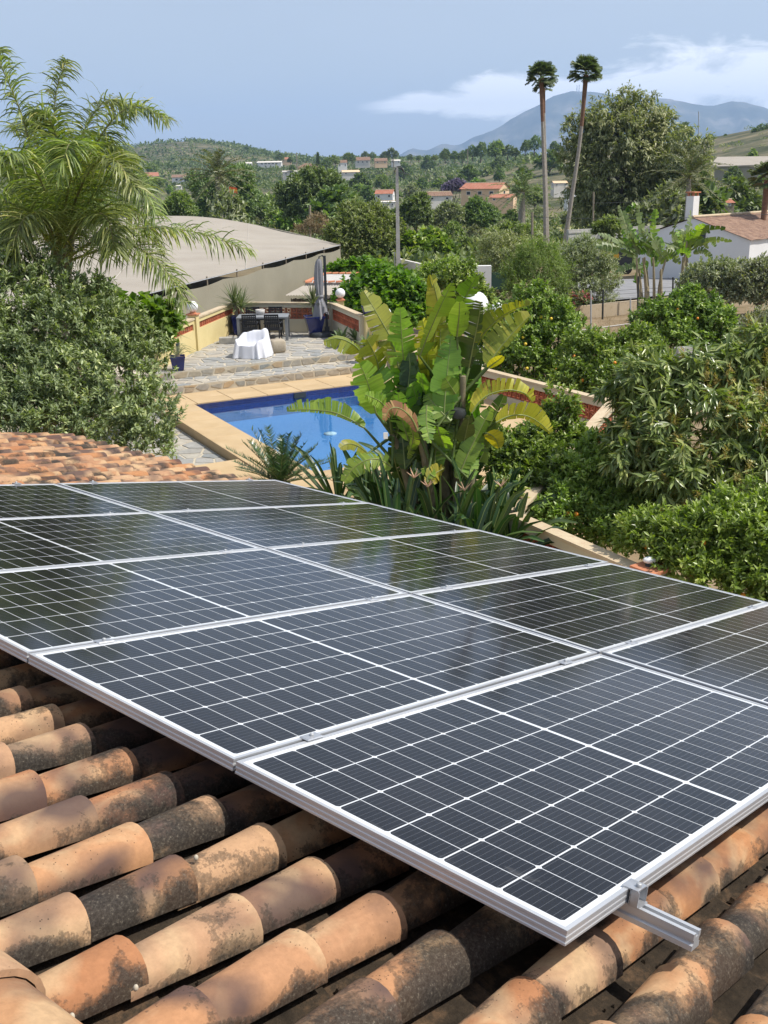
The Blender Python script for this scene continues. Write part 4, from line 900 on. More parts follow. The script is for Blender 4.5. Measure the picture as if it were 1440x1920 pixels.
g4 = xy(706, 632, 0.35); pillar('short pillar below the steps carrying a globe lamp at knee height', g4, DZ, 0.30, 0.24, 0.25, 'plaster_pale'); globe('white globe lamp lowest of the terrace, beside the small lattice panel', g4, 0.34, 0.17)
lattice_wall('short cream parapet with lattice between two lamps beside the steps', pbp + [0.18, -0.1], g4 + [0.3, -0.35], TZ - 0.4, 0.10, 0.48, 0.62, 2, 'plaster')
g5 = xy(933, 590, 0.55); pillar('pillar of the far garden wall behind the broad-leaved plant', g5, -1.4, 0.36, 0.22); globe('white globe lamp right of the broad-leaved plant, before the citrus', g5, 0.40, 0.26)
pillar('low pillar with tan tile cap at the end of the near wall', P5_ + [0.08, -0.1], DZ - 0.3, 0.34, 0.3, 0.6, 'plaster_pale'); 
t = thing('flood_lamp', 'small white dome lamp on the tan pillar by the panel edge', 'lamp', (P5_[0] + 0.05, P5_[1] - 0.08, 0.38)); MB().lathe([(0.05, 0), (0.05, 0.02), (0.02, 0.025), (0.02, 0.05)], 10).build('foot', M['darksteel'], t); MB().sphere((0, 0, 0.075), (0.085, 0.06, 0.045), 14, 8).build('lamp_head', M['globe'], t)

# ------------------------------------------------------------------ patio furniture
tc_ = np.array([-3.82, 33.65]); trz = 0.02
t = thing('patio_table', 'grey metal patio table with black chairs around it', 'table', (*tc_, TZ + 0.014), trz)
MB().box((0, 0, 0.735), (1.66, 0.95, 0.05)).build('table_top', M['greymetal'], t)
for sx_ in (-1, 1):
    for sy in (-1, 1): MB().box((sx_ * 0.775, sy * 0.42, 0.355), (0.09, 0.09, 0.708)).build('leg', M['greymetal'], t)
MB().box((0, 0.0, 0.68), (1.46, 0.75, 0.05)).build('apron', M['charcoal'], t)
t = thing('planter_bowl', 'small grey woven bowl on the patio table', 'bowl', (tc_[0] - 0.12, tc_[1] + 0.28, 0.774)); MB().lathe([(0.10, 0), (0.15, 0.06), (0.155, 0.16), (0.13, 0.16), (0.11, 0.04), (0.01, 0.03)], 14).build('bowl', M['concrete'], t)
def chair(label, c, rz):
    t = thing('patio_chair', label, 'chair', (*c, TZ + 0.014), rz, 'black woven chairs around the patio table')
    MB().box((0, 0, 0.43), (0.50, 0.48, 0.05)).build('seat', M['black'], t)
    for sx_ in (-1, 1):
        mb = MB(); mb.tube([(sx_ * 0.22, 0.22, 0), (sx_ * 0.22, 0.2, 0.42)], [0.018, 0.025], 6); mb.build('leg', M['black'], t)
        mb = MB(); mb.tube([(sx_ * 0.23, -0.30, 0), (sx_ * 0.225, -0.23, 0.42), (sx_ * 0.215, -0.30, 0.90)], [0.02, 0.026, 0.018], 6); mb.build('leg', M['black'], t)
        mb = MB(); mb.tube([(sx_ * 0.25, -0.25, 0.63), (sx_ * 0.26, 0.05, 0.645), (sx_ * 0.24, 0.2, 0.62), (sx_ * 0.22, 0.21, 0.43)], 0.02, 6); mb.build('armrest', M['black'], t)
    mb = MB()
    for k in range(9):
        z = 0.48 + 0.40 * k / 8; y = -0.235 - 0.07 * k / 8; mb.box((0, y, z), (0.43, 0.012, 0.033))
    for k in range(8): mb.bar((-0.2 + 0.4 * k / 7, -0.232, 0.47), (-0.2 + 0.4 * k / 7, -0.302, 0.885), 0.026, 0.010)
    mb.box((0, -0.305, 0.90), (0.46, 0.03, 0.05)); mb.build('wicker_back', M['black'], t)
chair('black woven chair with its back to the pool, left of two, behind the sheeted armchair', (-4.18, 32.93), 0.06)
chair('black woven chair with its back to the pool, near the open end of the table', (-3.42, 32.85), -0.08)
chair('black woven chair on the wall side of the table, left of the bowl', (-4.26, 34.32), math.pi + 0.05)
chair('black woven chair on the wall side of the table, right of the bowl', (-3.52, 34.30), math.pi - 0.05)
# draped armchair
def drape():
    n, k = 96, 22; P = np.zeros((k, n + 1, 3)); rg = np.random.default_rng(8); ph = rg.random(5) * 6.28
    for j in range(n + 1):
        th = 2 * math.pi * j / n; c, s = math.cos(th), math.sin(th)
        fold = 0.035 * math.sin(6 * th + ph[0]) + 0.03 * math.sin(11 * th + ph[1]) + 0.018 * math.sin(19 * th + ph[2])
        for i in range(k):
            f = i / (k - 1)
            if f < 0.62:
                g_ = f / 0.62; rx = 0.44 * g_; ry = 0.44 * g_
            else:
                g_ = (f - 0.62) / 0.38; rx = 0.44 + (0.09 + fold) * g_ ** 1.2; ry = 0.44 + (0.09 + fold) * g_ ** 1.2
            e = 2.0 / 3.4; x = rx * np.sign(c) * abs(c) ** e; y = ry * np.sign(s) * abs(s) ** e
            back = sstep(0.05, 0.30, y); arm = sstep(0.22, 0.36, abs(x)) * 0.17
            top = 0.44 + 0.36 * back + arm * (1 - back) + 0.05 * math.sin(5.5 * x + 1) * back + 0.09 * math.exp(-((x - 0.30) / 0.09) ** 2 - ((y - 0.34) / 0.1) ** 2) - 0.05 * math.exp(-(x / 0.2) ** 2 - ((y + 0.05) / 0.2) ** 2)
            top += 0.45 * (0.022 * math.sin(17 * x + 9 * y + 2 * math.sin(9 * y)) + 0.016 * math.sin(25 * y - 9 * x + 1.5 * math.sin(11 * x)) + 0.010 * math.sin(41 * x + 13 * y))
            z = top if f < 0.62 else top * (1 - g_ ** 1.15) + 0.012
            P[i, j] = (x, y, z)
    return MB().grid(P)
sc_ = at(468, 672, 0)
t = thing('covered_armchair', 'armchair draped with a white sheet standing on the stone terrace', 'armchair', (sc_[0] + 0.06, sc_[1] + 0.35, TZ + 0.014), -0.25)
o = drape().build('sheet', M['sheet'], t, scale=(1.0, 1.08, 0.84)); 
for sx_ in (-0.3, 0.3):
    for sy in (-0.3, 0.3): MB().box((sx_, sy, 0.17), (0.06, 0.06, 0.34)).build('leg', M['black'], t)
p_ = at(520, 664, 0)
t = thing('floor_cushion', 'square beige cushion leaning beside the draped armchair', 'cushion', (p_[0] - 0.02, p_[1] + 0.32, TZ + 0.014), 0.35)
mb = MB(); G2 = [(0.0, 0.0), (0.2, 0.01), (0.225, 0.06), (0.23, 0.2), (0.225, 0.33), (0.19, 0.375), (0.0, 0.38)]
Pg = np.array([[(math.copysign(abs(math.cos(a)) ** 0.35, math.cos(a)) * r_, math.copysign(abs(math.sin(a)) ** 0.35, math.sin(a)) * r_, z) for a in np.linspace(0, 2 * math.pi, 29)] for r_, z in G2]); mb.grid(Pg); mb.build('cushion', M['beige'], t)
p_ = at(412, 645, 0)
t = thing('stone_block', 'low stone block on the terrace left of the draped armchair', 'block', (p_[0] + 0.35, p_[1] + 0.1, TZ + 0.014), 0.05); MB().box((0, 0, 0.09), (0.72, 0.34, 0.18)).build('block', M['stone'], t)
# closed cantilever parasol
ub = at(600, 634, 0); ub = np.array([ub[0] + 0.05, ub[1] + 0.35, TZ + 0.014])
t = thing('closed_parasol', 'closed grey cantilever parasol tied at the waist, on a dark round base', 'parasol', tuple(ub))
MB().lathe([(0.42, 0), (0.42, 0.10), (0.38, 0.135), (0.05, 0.15)], 24).build('base', M['charcoal'], t)
mb = MB(); mb.box((0.17, 0.05, 1.36), (0.085, 0.075, 2.46)).box((0.17, 0.05, 0.2), (0.16, 0.16, 0.2)); mb.build('pole', M['charcoal'], t)
rgp = np.random.default_rng(4); n, k = 48, 26; P = np.zeros((k, n + 1, 3))
prf = [(2.50, 0.05), (2.44, 0.10), (2.25, 0.135), (1.9, 0.15), (1.6, 0.145), (1.40, 0.125), (1.30, 0.10), (1.22, 0.115), (1.0, 0.20), (0.7, 0.275), (0.45, 0.32)]
for i in range(k):
    s_ = i / (k - 1)
    for j in range(n + 1):
        th = 2 * math.pi * j / n; hem = 0.45 + 0.33 * (0.5 + 0.5 * math.cos(th * 1 - 0.2)) * 0.75 + 0.16 * abs(math.sin(2 * th))
        z = 2.50 + (hem - 2.50) * s_; r_ = np.interp(-z, [-a for a, _ in prf], [b_ for _, b_ in prf]); tw_ = th + 0.5 * (1 - s_)
        r_ *= 1 + (0.20 * math.sin(7 * tw_) + 0.10 * math.sin(12 * tw_ + 1)) * (0.6 + 0.4 * s_) + 0.05 * math.sin(5 * z + 3 * th)
        P[i, j] = (r_ * math.cos(th) - 0.03 + 0.02 * math.sin(3 * z), r_ * math.sin(th) * 0.85, z)
MB().grid(P).build('canopy', M['greycloth'], t, scale=(0.88, 0.88, 1.0)); MB().lathe([(0.118, 1.27), (0.128, 1.285), (0.128, 1.325), (0.118, 1.34)], 20, (-0.03, 0, 0)).build('tie_strap', M['greycloth'], t)
mb = MB(); mb.tube([(0.17, 0.05, 2.52), (0.1, 0.03, 2.60), (0.0, 0, 2.56), (-0.02, 0, 2.45)], 0.025, 6); mb.build('arm', M['charcoal'], t)

# ------------------------------------------------------------------ pots and potted plants
def pot(name, label, c, z, w0, w1, h, square=True, mat='blueglaze', rz=0.2, group=None):
    t = thing(name, label, 'plant pot', (c[0], c[1], z), rz, group)
    n = 4 if square else 20; off = math.pi / 4 if square else 0; k = 1.4142 if square else 1
    pr = [(w0 * 0.85, 0), (w0, 0.02), (w0 + (w1 - w0) * 0.5, h * 0.5), (w1, h - 0.05), (w1 * 1.05, h - 0.04), (w1 * 1.05, h), (w1 * 0.92, h), (w1 * 0.88, h - 0.06), (0.001, h - 0.06)]
    V = [(r_ / 2 * k * math.cos(off + 2 * math.pi * j / n), r_ / 2 * k * math.sin(off + 2 * math.pi * j / n), z_) for r_, z_ in pr for j in range(n)]
    mb = MB(); mb.add(V, [(i * n + j, i * n + (j + 1) % n, (i + 1) * n + (j + 1) % n, (i + 1) * n + j) for i in range(len(pr) - 1) for j in range(n)], 0, not square)
    mb.build('pot', M[mat], t); mb = MB(); mb.prism([(w1 * 0.43 * k * math.cos(off + 2 * math.pi * j / n), w1 * 0.43 * k * math.sin(off + 2 * math.pi * j / n)) for j in range(n)], h - 0.07, h - 0.05); mb.build('soil', M['soil'], t); return t
def rosette_mesh(name, mat, n, L, W, rng, el0=0.1, el1=1.4, droop=0.15, seg=4, pts=0.0, width_pow=0.8, origin=(0, 0, 0)):
    """sword leaves round a centre"""
    V, Q, rv = [], [], []
    for i in range(n):
        az_ = 2.399963 * i + rng.normal() * 0.2; e = el0 + (el1 - el0) * (i / n) + rng.normal() * 0.08; l_ = L * (0.75 + 0.4 * rng.random()); d = np.array([math.cos(az_) * math.cos(e), math.sin(az_) * math.cos(e), math.sin(e)]); sd = np.array([-math.sin(az_), math.cos(az_), 0])
        p = np.array(origin) + d * 0.02; b0 = len(V); tn = rng.random()
        for k in range(seg + 1):
            f = k / seg; w_ = W / 2 * (math.sin(math.pi * min(0.12 + f * 0.88, 1.0)) ** width_pow + 0.03); nn = np.cross(d, sd)
            V += [p - sd * w_, p + nn * w_ * -0.35, p + sd * w_]
            d = nrm(d - ZU * droop * (0.3 + f) * (0.6 + 0.8 * rng.random())); p = p + d * l_ / seg
        for k in range(seg):
            o_ = b0 + 3 * k; Q += [(o_, o_ + 1, o_ + 4, o_ + 3), (o_ + 1, o_ + 2, o_ + 5, o_ + 4)]; rv += [tn, tn]
    return mesh_np(name, np.array(V), np.array(Q), mat, rnd=rv)
RP_ = np.random.default_rng(31)
def yucca(label, c, z, trunks, L, n):
    t = thing('potted_yucca', label, 'plant', (c[0], c[1], z))
    for (dx, dy, h, r_) in trunks:
        mb = MB(); mb.tube(wobble((dx * 0.4, dy * 0.4, -0.02), (dx, dy, h), 4, 0.01, RP_), [r_, r_ * 0.9, r_ * 0.85, r_], 8); mb.build('trunk', M['palmbark'], t)
        link('leaf_rosette', rosette_mesh('leaf_rosette', M['l_yucca'], n, L, 0.035, RP_, -0.25, 1.5, 0.10), t, (dx, dy, h))
a = at(434, 622, 0); yc = np.array([-4.78, 34.85])
pot('tall_blue_pot', 'tall dark blue tapered pot in the terrace corner holding a two-stemmed yucca', yc, TZ + 0.014, 0.40, 0.52, 0.62)
yucca('spiky yucca with two pale stems in the corner pot behind the table', yc, TZ + 0.58, [(-0.13, 0.02, 0.46, 0.06), (0.10, -0.05, 0.34, 0.05)], 0.72, 70)
yd = np.array([-2.18, 34.05])
pot('tall_blue_pot', 'glossy blue flared pot beside the parasol base', yd, TZ + 0.014, 0.36, 0.62, 0.66)
yucca('spiky yucca with one reddish stem beside the closed parasol', yd, TZ + 0.62, [(-0.02, 0.0, 0.42, 0.05)], 0.72, 60)
pot('small_blue_pot', 'small round blue pot standing on the cream pillar', pbp + [-0.08, 0.1], 1.02, 0.22, 0.32, 0.27, False)
t = thing('potted_succulent', 'knobbly pink-stemmed plant in the small blue pot', 'plant', (*(pbp + [-0.08, 0.1]), 1.24))
mb = MB()
for k in range(7): a_ = k * 0.9; mb.tube(wobble((0.02 * math.cos(a_), 0.02 * math.sin(a_), 0), (0.11 * math.cos(a_), 0.11 * math.sin(a_), 0.22 + 0.08 * RP_.random()), 4, 0.02, RP_), [0.035, 0.03, 0.025, 0.012], 6)
mb.build('stem', noisy('pink_stem', (0.40, 0.24, 0.18), (0.5, 0.33, 0.25), 8), t)
link('foliage', crown_mesh('foliage', M['l_mid'], [(0, 0, 0.32, 0.12)], 30, 6, 0.07, 0.035, RP_), t)
sg = at(333, 700, -0.05)[:2]
pot('blue_square_pot', 'bright blue square pot at the left end of the steps with a small sago palm', (sg[0], sg[1] + 0.15), SZ + 0.014 + 0.2, 0.30, 0.40, 0.40)
t = thing('potted_sago', 'small yellowish sago palm in the bright blue square pot', 'plant', (sg[0], sg[1] + 0.15, SZ + 0.56))
MB().sphere((0, 0, 0.02), (0.09, 0.09, 0.08), 10, 6).build('trunk', M['bark'], t)
for k in range(13):
    a_ = k * 2.4; e = 0.25 + 0.06 * k; d = np.array([math.cos(a_), math.sin(a_), 0]); L = 0.62
    link('frond', frond_mesh('frond', [M['l_yucca'], M['rachis']], [(0, 0, 0.05), d * L * 0.5 * math.cos(e) + ZU * L * 0.55 * math.sin(e) + ZU * 0.08, d * L * math.cos(e * 0.6) + ZU * L * 0.35 * math.sin(e)], 22, 0.16, 0.012, RP_, 0.1, 0.05, 0.008, 1, 0.5, 0.1), t)
pot('blue_square_pot', 'blue pot mostly hidden in the shrub by the yellow wall', (-6.1, 29.9), TZ + 0.014, 0.34, 0.42, 0.5)
yucca('small spiky yucca by the yellow wall, half inside the shrub', (-6.1, 29.9), TZ + 0.46, [(0, 0, 0.35, 0.05)], 0.6, 50)
for k, (x, y, lb) in enumerate(((641, 652, 'pale green foxtail agave at the foot of the cream wall, by the parasol base'), (668, 650, 'pale green foxtail agave between its neighbour and the blue pot pillar'), (690, 668, 'pale green foxtail agave standing in front of the cream pillar'))):
    p_ = at(x, y, 0); t = thing('foxtail_agave', lb, 'plant', (p_[0], p_[1] + 0.1, TZ))
    MB().tube([(0, 0, 0), (0, 0, 0.22)], [0.05, 0.045], 8).build('stem', M['stem'], t)
    link('leaf_rosette', rosette_mesh('leaf_rosette', M['l_agave'], 22, 0.46, 0.11, RP_, 0.0, 1.35, 0.12), t, (0, 0, 0.2))

# ------------------------------------------------------------------ broad-leaved plant (giant bird of paradise) by the pool
RB_ = np.random.default_rng(41)
BY = 14.2
bz0_ = DZ - 0.02
bl = at(835, 985, bz0_); BASE = np.array([0.95, 14.3, bz0_])
plant = thing('broad_leaved_plant', 'tall banana-like plant with torn green and yellowing leaves between pool and citrus trees', 'plant', tuple(BASE))
TON = {'g': ('l_ban', 0.55), 'd': ('l_ban', 0.2), 'l': ('l_banlight', 0.5), 'y': ('l_banyellow', 0.5), 'o': ('l_banolive', 0.5), 'b': ('l_banbrown', 0.5)}
STEMS = [((838, 975), (832, 880), (818, 760), 0.085, 0.0), ((852, 985), (862, 860), (868, 705), 0.075, -0.15), ((822, 985), (800, 870), (775, 780), 0.075, -0.3), ((866, 985), (885, 880), (905, 800), 0.07, 0.05), ((800, 985), (760, 880), (730, 800), 0.07, 0.1), ((845, 985), (840, 850), (838, 700), 0.08, 0.35), ((830, 985), (800, 850), (770, 690), 0.06, 0.4)]
STP = []
for i, (a, b_, c, r_, dy) in enumerate(STEMS):
    pts = np.array([atY(*a, BY + dy * 0.3), atY(*b_, BY + dy * 0.7), atY(*c, BY + dy)]); pts[0][2] = bz0_
    C = path(pts, 10); mb = MB(); mb.tube(C, np.linspace(r_ * 1.25, r_ * 0.6, 10), 9); mb.build('pseudostem', M['stem'], plant, world=True); STP.append(C)
def bleaf(pts, wpx, twist=20, tone='g', tears=5, foldL=-0.2, foldR=-0.2, wl=1.0, wr=1.0, rag=0.34, dy=0.0, dys=None, stem=None, parent=None, name='broad_leaf', n=23, Y=None):
    tears = int(tears * 1.7)
    """pts: where the midrib runs (base .. tip); dys: depth offsets of those points"""
    Y = BY if Y is None else Y; dys = dys or np.linspace(0, 0.25, len(pts)) * RB_.choice([-1, 1])
    W3 = np.array([atY(x, y, Y + dy + d) for (x, y), d in zip(pts, dys)]); C = path(W3, n)
    mid = C[n // 2]; T = nrm(C[-1] - C[0]); v = nrm(CAM - mid); nv = nrm(v - (v @ T) * T); tw = math.radians(twist); nv = nv * math.cos(tw) + np.cross(T, nv) * math.sin(tw)
    mt, tn = TON[tone]; par = parent or plant; off = np.array(par.location)
    me = blade_mesh(name, [M[mt], M['ribgreen']], C - off, 1.28 * wpx * (Y + dy) / F / max(0.35, math.cos(tw)) , nv, RB_, tears, foldL, foldR, wl, wr, rag, 0.013, tn)
    o = link(name, me, par)
    if stem is not None:
        q = STP[stem][-2] if not hasattr(stem, '__len__') else atY(*stem, Y + dy)
        if np.linalg.norm(q - C[0]) > 0.05:
            mid = (q + C[0]) / 2 + (C[0] - C[1]) * 0.4
            mb = MB(); mb.tube(bez(q, mid, C[0] + (C[1] - C[0]) * 0.05, 8), np.linspace(0.030, 0.016, 8), 6); pe = mb.build('leaf_stalk', M['stemg'], par, world=True)
    return o
TON['d'] = ('l_bandark', 0.5); M['l_bandark'] = leafmat('broad_leaf_deep', [(0, (0.018, 0.042, 0.010)), (0.5, (0.05, 0.09, 0.018)), (1, (0.11, 0.15, 0.03))], 0.34, 0.3, tcol=(0.30, 0.36, 0.05), veins=True)
M['stemg'] = noisy('green_stalk', (0.05, 0.085, 0.02), (0.11, 0.15, 0.04), 6, 0.5, 0.1)
L_ = bleaf
# the leaves one can tell apart
L_([(748, 690), (735, 640), (708, 590), (682, 546)], 46, 25, 'o', 6, dy=0.2, stem=6)
L_([(757, 740), (757, 690), (753, 630), (750, 578)], 52, 10, 'g', 8, dy=0.35, stem=6)
L_([(787, 668), (806, 620), (828, 570), (847, 531)], 40, 35, 'l', 4, wr=1.0, wl=0.5, dy=0.1, stem=5)
L_([(800, 700), (812, 640), (822, 580), (809, 517)], 38, 40, 'o', 5, dy=0.5, stem=5)
L_([(818, 566), (815, 548), (808, 530), (805, 516)], 14, 20, 'y', 2, dy=0.4)
L_([(846, 640), (858, 590), (876, 550), (894, 517)], 40, 25, 'g', 5, dy=0.55, stem=5)
L_([(857, 632), (859, 610), (861, 590), (862, 566)], 36, 8, 'l', 1, foldL=-0.1, foldR=-0.1, rag=0.05, dy=-0.15, stem=1)
L_([(879, 690), (889, 640), (897, 600), (902, 566)], 74, 15, 'd', 6, wr=0.25, dy=0.0, stem=1)
L_([(888, 660), (905, 628), (935, 598), (965, 580), (994, 572)], 40, 30, 'o', 6, wl=1.0, wr=0.2, rag=0.4, dy=0.25, stem=1)
L_([(965, 582), (975, 577), (985, 574), (995, 571)], 16, 60, 'l', 1, dy=0.22)
L_([(914, 686), (935, 655), (965, 620), (994, 591)], 66, 15, 'o', 7, wl=1.0, wr=0.3, dy=-0.05, stem=1)
L_([(915, 690), (925, 682), (935, 675), (943, 668)], 16, 30, 'y', 0, rag=0.05, dy=-0.1, stem=1)
L_([(832, 795), (835, 740), (840, 685), (846, 630)], 56, 5, 'g', 5, foldL=0.15, foldR=0.15, dy=-0.35, stem=0)
L_([(884, 775), (900, 752), (921, 738), (955, 731), (985, 738), (998, 754)], 46, 15, 'y', 9, wl=1.0, wr=0.15, rag=0.3, dy=-0.3, stem=3)
L_([(858, 898), (878, 850), (900, 806), (921, 765)], 40, 18, 'g', 4, dy=-0.4, stem=3)
L_([(864, 902), (890, 850), (920, 795), (945, 742)], 46, 40, 'd', 4, dy=-0.2, stem=3)
L_([(930, 792), (955, 780), (985, 779), (1012, 793), (1032, 812)], 46, 20, 'y', 6, wl=1.0, wr=0.35, rag=0.2, dy=-0.3, stem=3)
L_([(912, 812), (922, 816), (931, 826), (936, 840)], 30, 20, 'y', 1, rag=0.1, dy=-0.35, stem=3)
L_([(683, 802), (655, 785), (625, 773), (595, 769), (565, 768), (538, 770)], 46, 10, 'l', 8, wl=0.25, wr=1.0, rag=0.25, dy=-0.1, stem=(735, 862), n=27)
L_([(683, 680), (672, 655), (652, 640), (630, 634), (607, 640)], 44, 20, 'o', 5, wl=1.0, wr=0.25, dy=0.3, stem=4)
L_([(712, 700), (706, 675), (698, 655), (688, 636)], 58, 20, 'o', 4, dy=0.35, stem=4)
L_([(705, 775), (696, 740), (685, 705), (674, 681)], 56, 12, 'l', 3, foldL=-0.1, foldR=-0.25, dy=-0.05, stem=4)
L_([(722, 790), (716, 740), (700, 705), (690, 700)], 60, 25, 'g', 4, dy=0.1, stem=4)
L_([(728, 770), (715, 755), (700, 746), (684, 740)], 26, 20, 'l', 9, rag=0.5, dy=-0.15, stem=4)
L_([(783, 808), (770, 782), (748, 765), (730, 768), (721, 788)], 26, 25, 'b', 8, rag=0.18, foldL=-0.35, foldR=-0.35, dy=-0.75, stem=2)
L_([(772, 800), (775, 820), (770, 840), (764, 860)], 24, 25, 'l', 6, rag=0.5, foldL=-0.6, foldR=-0.6, dy=-0.5, stem=2)
L_([(800, 905), (812, 893), (820, 885), (834, 878)], 34, 20, 'y', 4, rag=0.5, dy=-0.6, stem=0)
L_([(815, 895), (806, 888), (800, 880), (795, 874)], 24, 20, 'l', 3, rag=0.5, dy=-0.6)
L_([(735, 876), (712, 862), (690, 862), (665, 876), (644, 903)], 40, 25, 'l', 9, rag=0.35, dy=-0.4, stem=4)
L_([(690, 850), (670, 836), (652, 832), (637, 840)], 22, 30, 'o', 2, dy=-0.3, stem=4)
# the crowded middle
for (bx, by, tx, ty, wpx, tw_, tn, dy) in [(790, 850, 765, 690, 52, 20, 'd', 0.1), (805, 840, 790, 700, 50, -30, 'g', 0.25), (800, 800, 815, 660, 46, 40, 'd', 0.3), (830, 860, 865, 740, 46, -20, 'd', 0.1), (770, 860, 735, 720, 54, 30, 'd', 0.2), (822, 830, 800, 640, 44, -35, 'o', 0.45), (850, 800, 885, 680, 50, 30, 'g', 0.2), (780, 790, 742, 650, 40, -25, 'g', 0.45), (848, 860, 860, 770, 44, 10, 'g', -0.3), (795, 900, 792, 800, 40, 30, 'd', -0.25), (815, 890, 826, 800, 44, -30, 'g', -0.35), (868, 840, 905, 720, 40, 35, 'd', 0.3), (760, 880, 752, 790, 40, -15, 'd', -0.1), (820, 720, 792, 600, 40, 45, 'y', 0.4), (835, 700, 828, 600, 34, -30, 'o', 0.3), (845, 790, 800, 740, 40, 20, 'l', -0.4), (820, 800, 838, 850, 34, 30, 'l', -0.45), (800, 760, 806, 830, 30, -30, 'g', -0.4), (880, 900, 868, 830, 34, 20, 'l', -0.4)]:
    mx_, my_ = (bx + tx) / 2 + RB_.normal() * 6, (by + ty) / 2
    L_([(bx, by), (mx_, my_), (tx, ty)], wpx, tw_, tn, int(RB_.integers(4, 9)), dy=dy, rag=0.3, stem=int(RB_.integers(0, 3)))
t = thing('black_collar', 'dark bracket tied round the grey stem of the broad-leaved plant', 'bracket', tuple(atY(858, 775, BY - 0.25))); MB().lathe([(0.10, -0.06), (0.13, 0.0), (0.11, 0.07)], 10).build('band', M['darksteel'], t); 
wc = atY(723, 817, BY - 0.4); t = thing('white_tag', 'small white tag among the stems left of the broad-leaved plant', 'tag', tuple(wc)); MB().box((0, 0, 0), (0.06, 0.012, 0.09), 0.2).build('tag_plate', M['white'], t)

for k in range(44):
    low_ = k >= 24; bx, by = 760 + 125 * RB_.random(), (900 + 70 * RB_.random() if low_ else 790 + 110 * RB_.random()); tx, ty = bx + RB_.normal() * (46 if low_ else 34), by - 85 - 80 * RB_.random()
    L_([(bx, by), ((bx + tx) / 2 + RB_.normal() * 8, (by + ty) / 2), (tx, ty)], (26 if low_ else 34) + 16 * RB_.random(), float(RB_.uniform(-55, 55)), ('ddddgdd' if low_ else 'gdgldgd')[RB_.integers(7)], int(RB_.integers(4, 8)), dy=float(RB_.uniform(-0.25, 0.6) + (0.25 if low_ else 0)), rag=0.35, stem=int(RB_.integers(0, 7)))  # low leaves mostly take the deep tone: shade at the foot put into leaf colour
# strap-leaved clumps at its foot
def strap_plant(label, px, py, Y, n, L, W, el0=0.35, el1=1.45, flower=0, group='strap-leaved clumps at the foot of the broad-leaved plant', mat='l_strap'):
    p = atY(px, py, Y); p[2] = DZ - 0.02; t = thing('strap_leaf_plant', label, 'plant', tuple(p), group=group)
    for i in range(n):
        az_ = 2.399963 * i + RB_.normal() * 0.3; e = el0 + (el1 - el0) * ((i + 0.5) / n); l_ = L * (0.75 + 0.45 * RB_.random()); d = np.array([math.cos(az_) * math.cos(e), math.sin(az_) * math.cos(e), math.sin(e)])
        C = path([d * 0.05, d * l_ * 0.35 + ZU * 0.03, d * l_ * 0.72, d * l_ - ZU * l_ * (0.10 + 0.12 * RB_.random())], 9); nv = nrm(ZU - d * d[2] + RB_.normal(size=3) * 0.25)
        link('strap_leaf', blade_mesh('strap_leaf', [M[mat], M['ribgreen']], C, W * (0.8 + 0.5 * RB_.random()), nv, RB_, 0, 0.35, 0.35, 1, 1, 0.0, 0.007, float(np.clip(RB_.normal(0.5, 0.25), 0, 1))), t)
    for k in range(flower):
        a_ = RB_.random() * 6.28; h = L * (0.75 + 0.2 * RB_.random()); q = np.array([0.28 * math.cos(a_), -0.3, h]); mb = MB(); mb.tube(path([(0, 0, 0), q * 0.5 + ZU * 0.05, q], 6), 0.009, 5); mb.build('flower_stalk', M['stemg'], t)
        fm = MB()
        for j in range(6):
            b_ = j * 1.05; fm.tube([tuple(q), tuple(q + np.array([0.10 * math.cos(b_), 0.03 * math.sin(b_), 0.05 + 0.09 * RB_.random()]))], [0.010, 0.002], 4)
        fm.build('flower', M['flower'], t)
M['flower'] = noisy('faded_flower', (0.50, 0.36, 0.26), (0.55, 0.33, 0.2), 12, 0.7, 0.1)
for a in (('dark strap-leaved clump rising above the panel corner, right of the sago palm', 632, 905, 16.6, 18, 1.35, 0.11, 0.5, 1.5, 0), ('dark strap-leaved clump under the torn leaf that arches over the pool', 690, 925, 16.2, 24, 1.3, 0.12, 0.35, 1.5, 1), ('dark strap-leaved clump with a pale star flower, left of the main stems', 755, 950, 15.6, 26, 1.35, 0.12, 0.35, 1.5, 2), ('dark strap-leaved clump in front of the main stems', 830, 965, 13.6, 26, 1.7, 0.13, 0.4, 1.5, 2), ('dark strap-leaved clump leaning right towards the low cream wall', 900, 975, 13.6, 28, 1.75, 0.13, 0.3, 1.45, 1), ('dark strap-leaved clump right of the main stems, below the citrus', 935, 940, 14.6, 22, 1.5, 0.12, 0.3, 1.4, 0), ('dark strap-leaved clump behind the main stems by the pool edge', 790, 920, 16.8, 22, 1.5, 0.12, 0.4, 1.5, 0), ('dark strap-leaved clump low between the main stems and the panel edge', 860, 985, 12.9, 26, 1.45, 0.11, 0.2, 1.4, 0), ('dark strap-leaved clump low under the hanging pale leaf', 790, 965, 14.6, 26, 1.5, 0.12, 0.3, 1.5, 0), ('dark strap-leaved clump low at the right, brushing the wall end', 955, 975, 13.9, 22, 1.3, 0.11, 0.2, 1.4, 0), ('dark strap-leaved clump between the arching torn leaf and the pool edge', 720, 930, 15.0, 24, 1.5, 0.12, 0.3, 1.5, 0), ('dark strap-leaved clump at the near end, half hidden by the panel edge', 740, 960, 13.4, 24, 1.7, 0.12, 0.4, 1.5, 1)):
    strap_plant(*a)
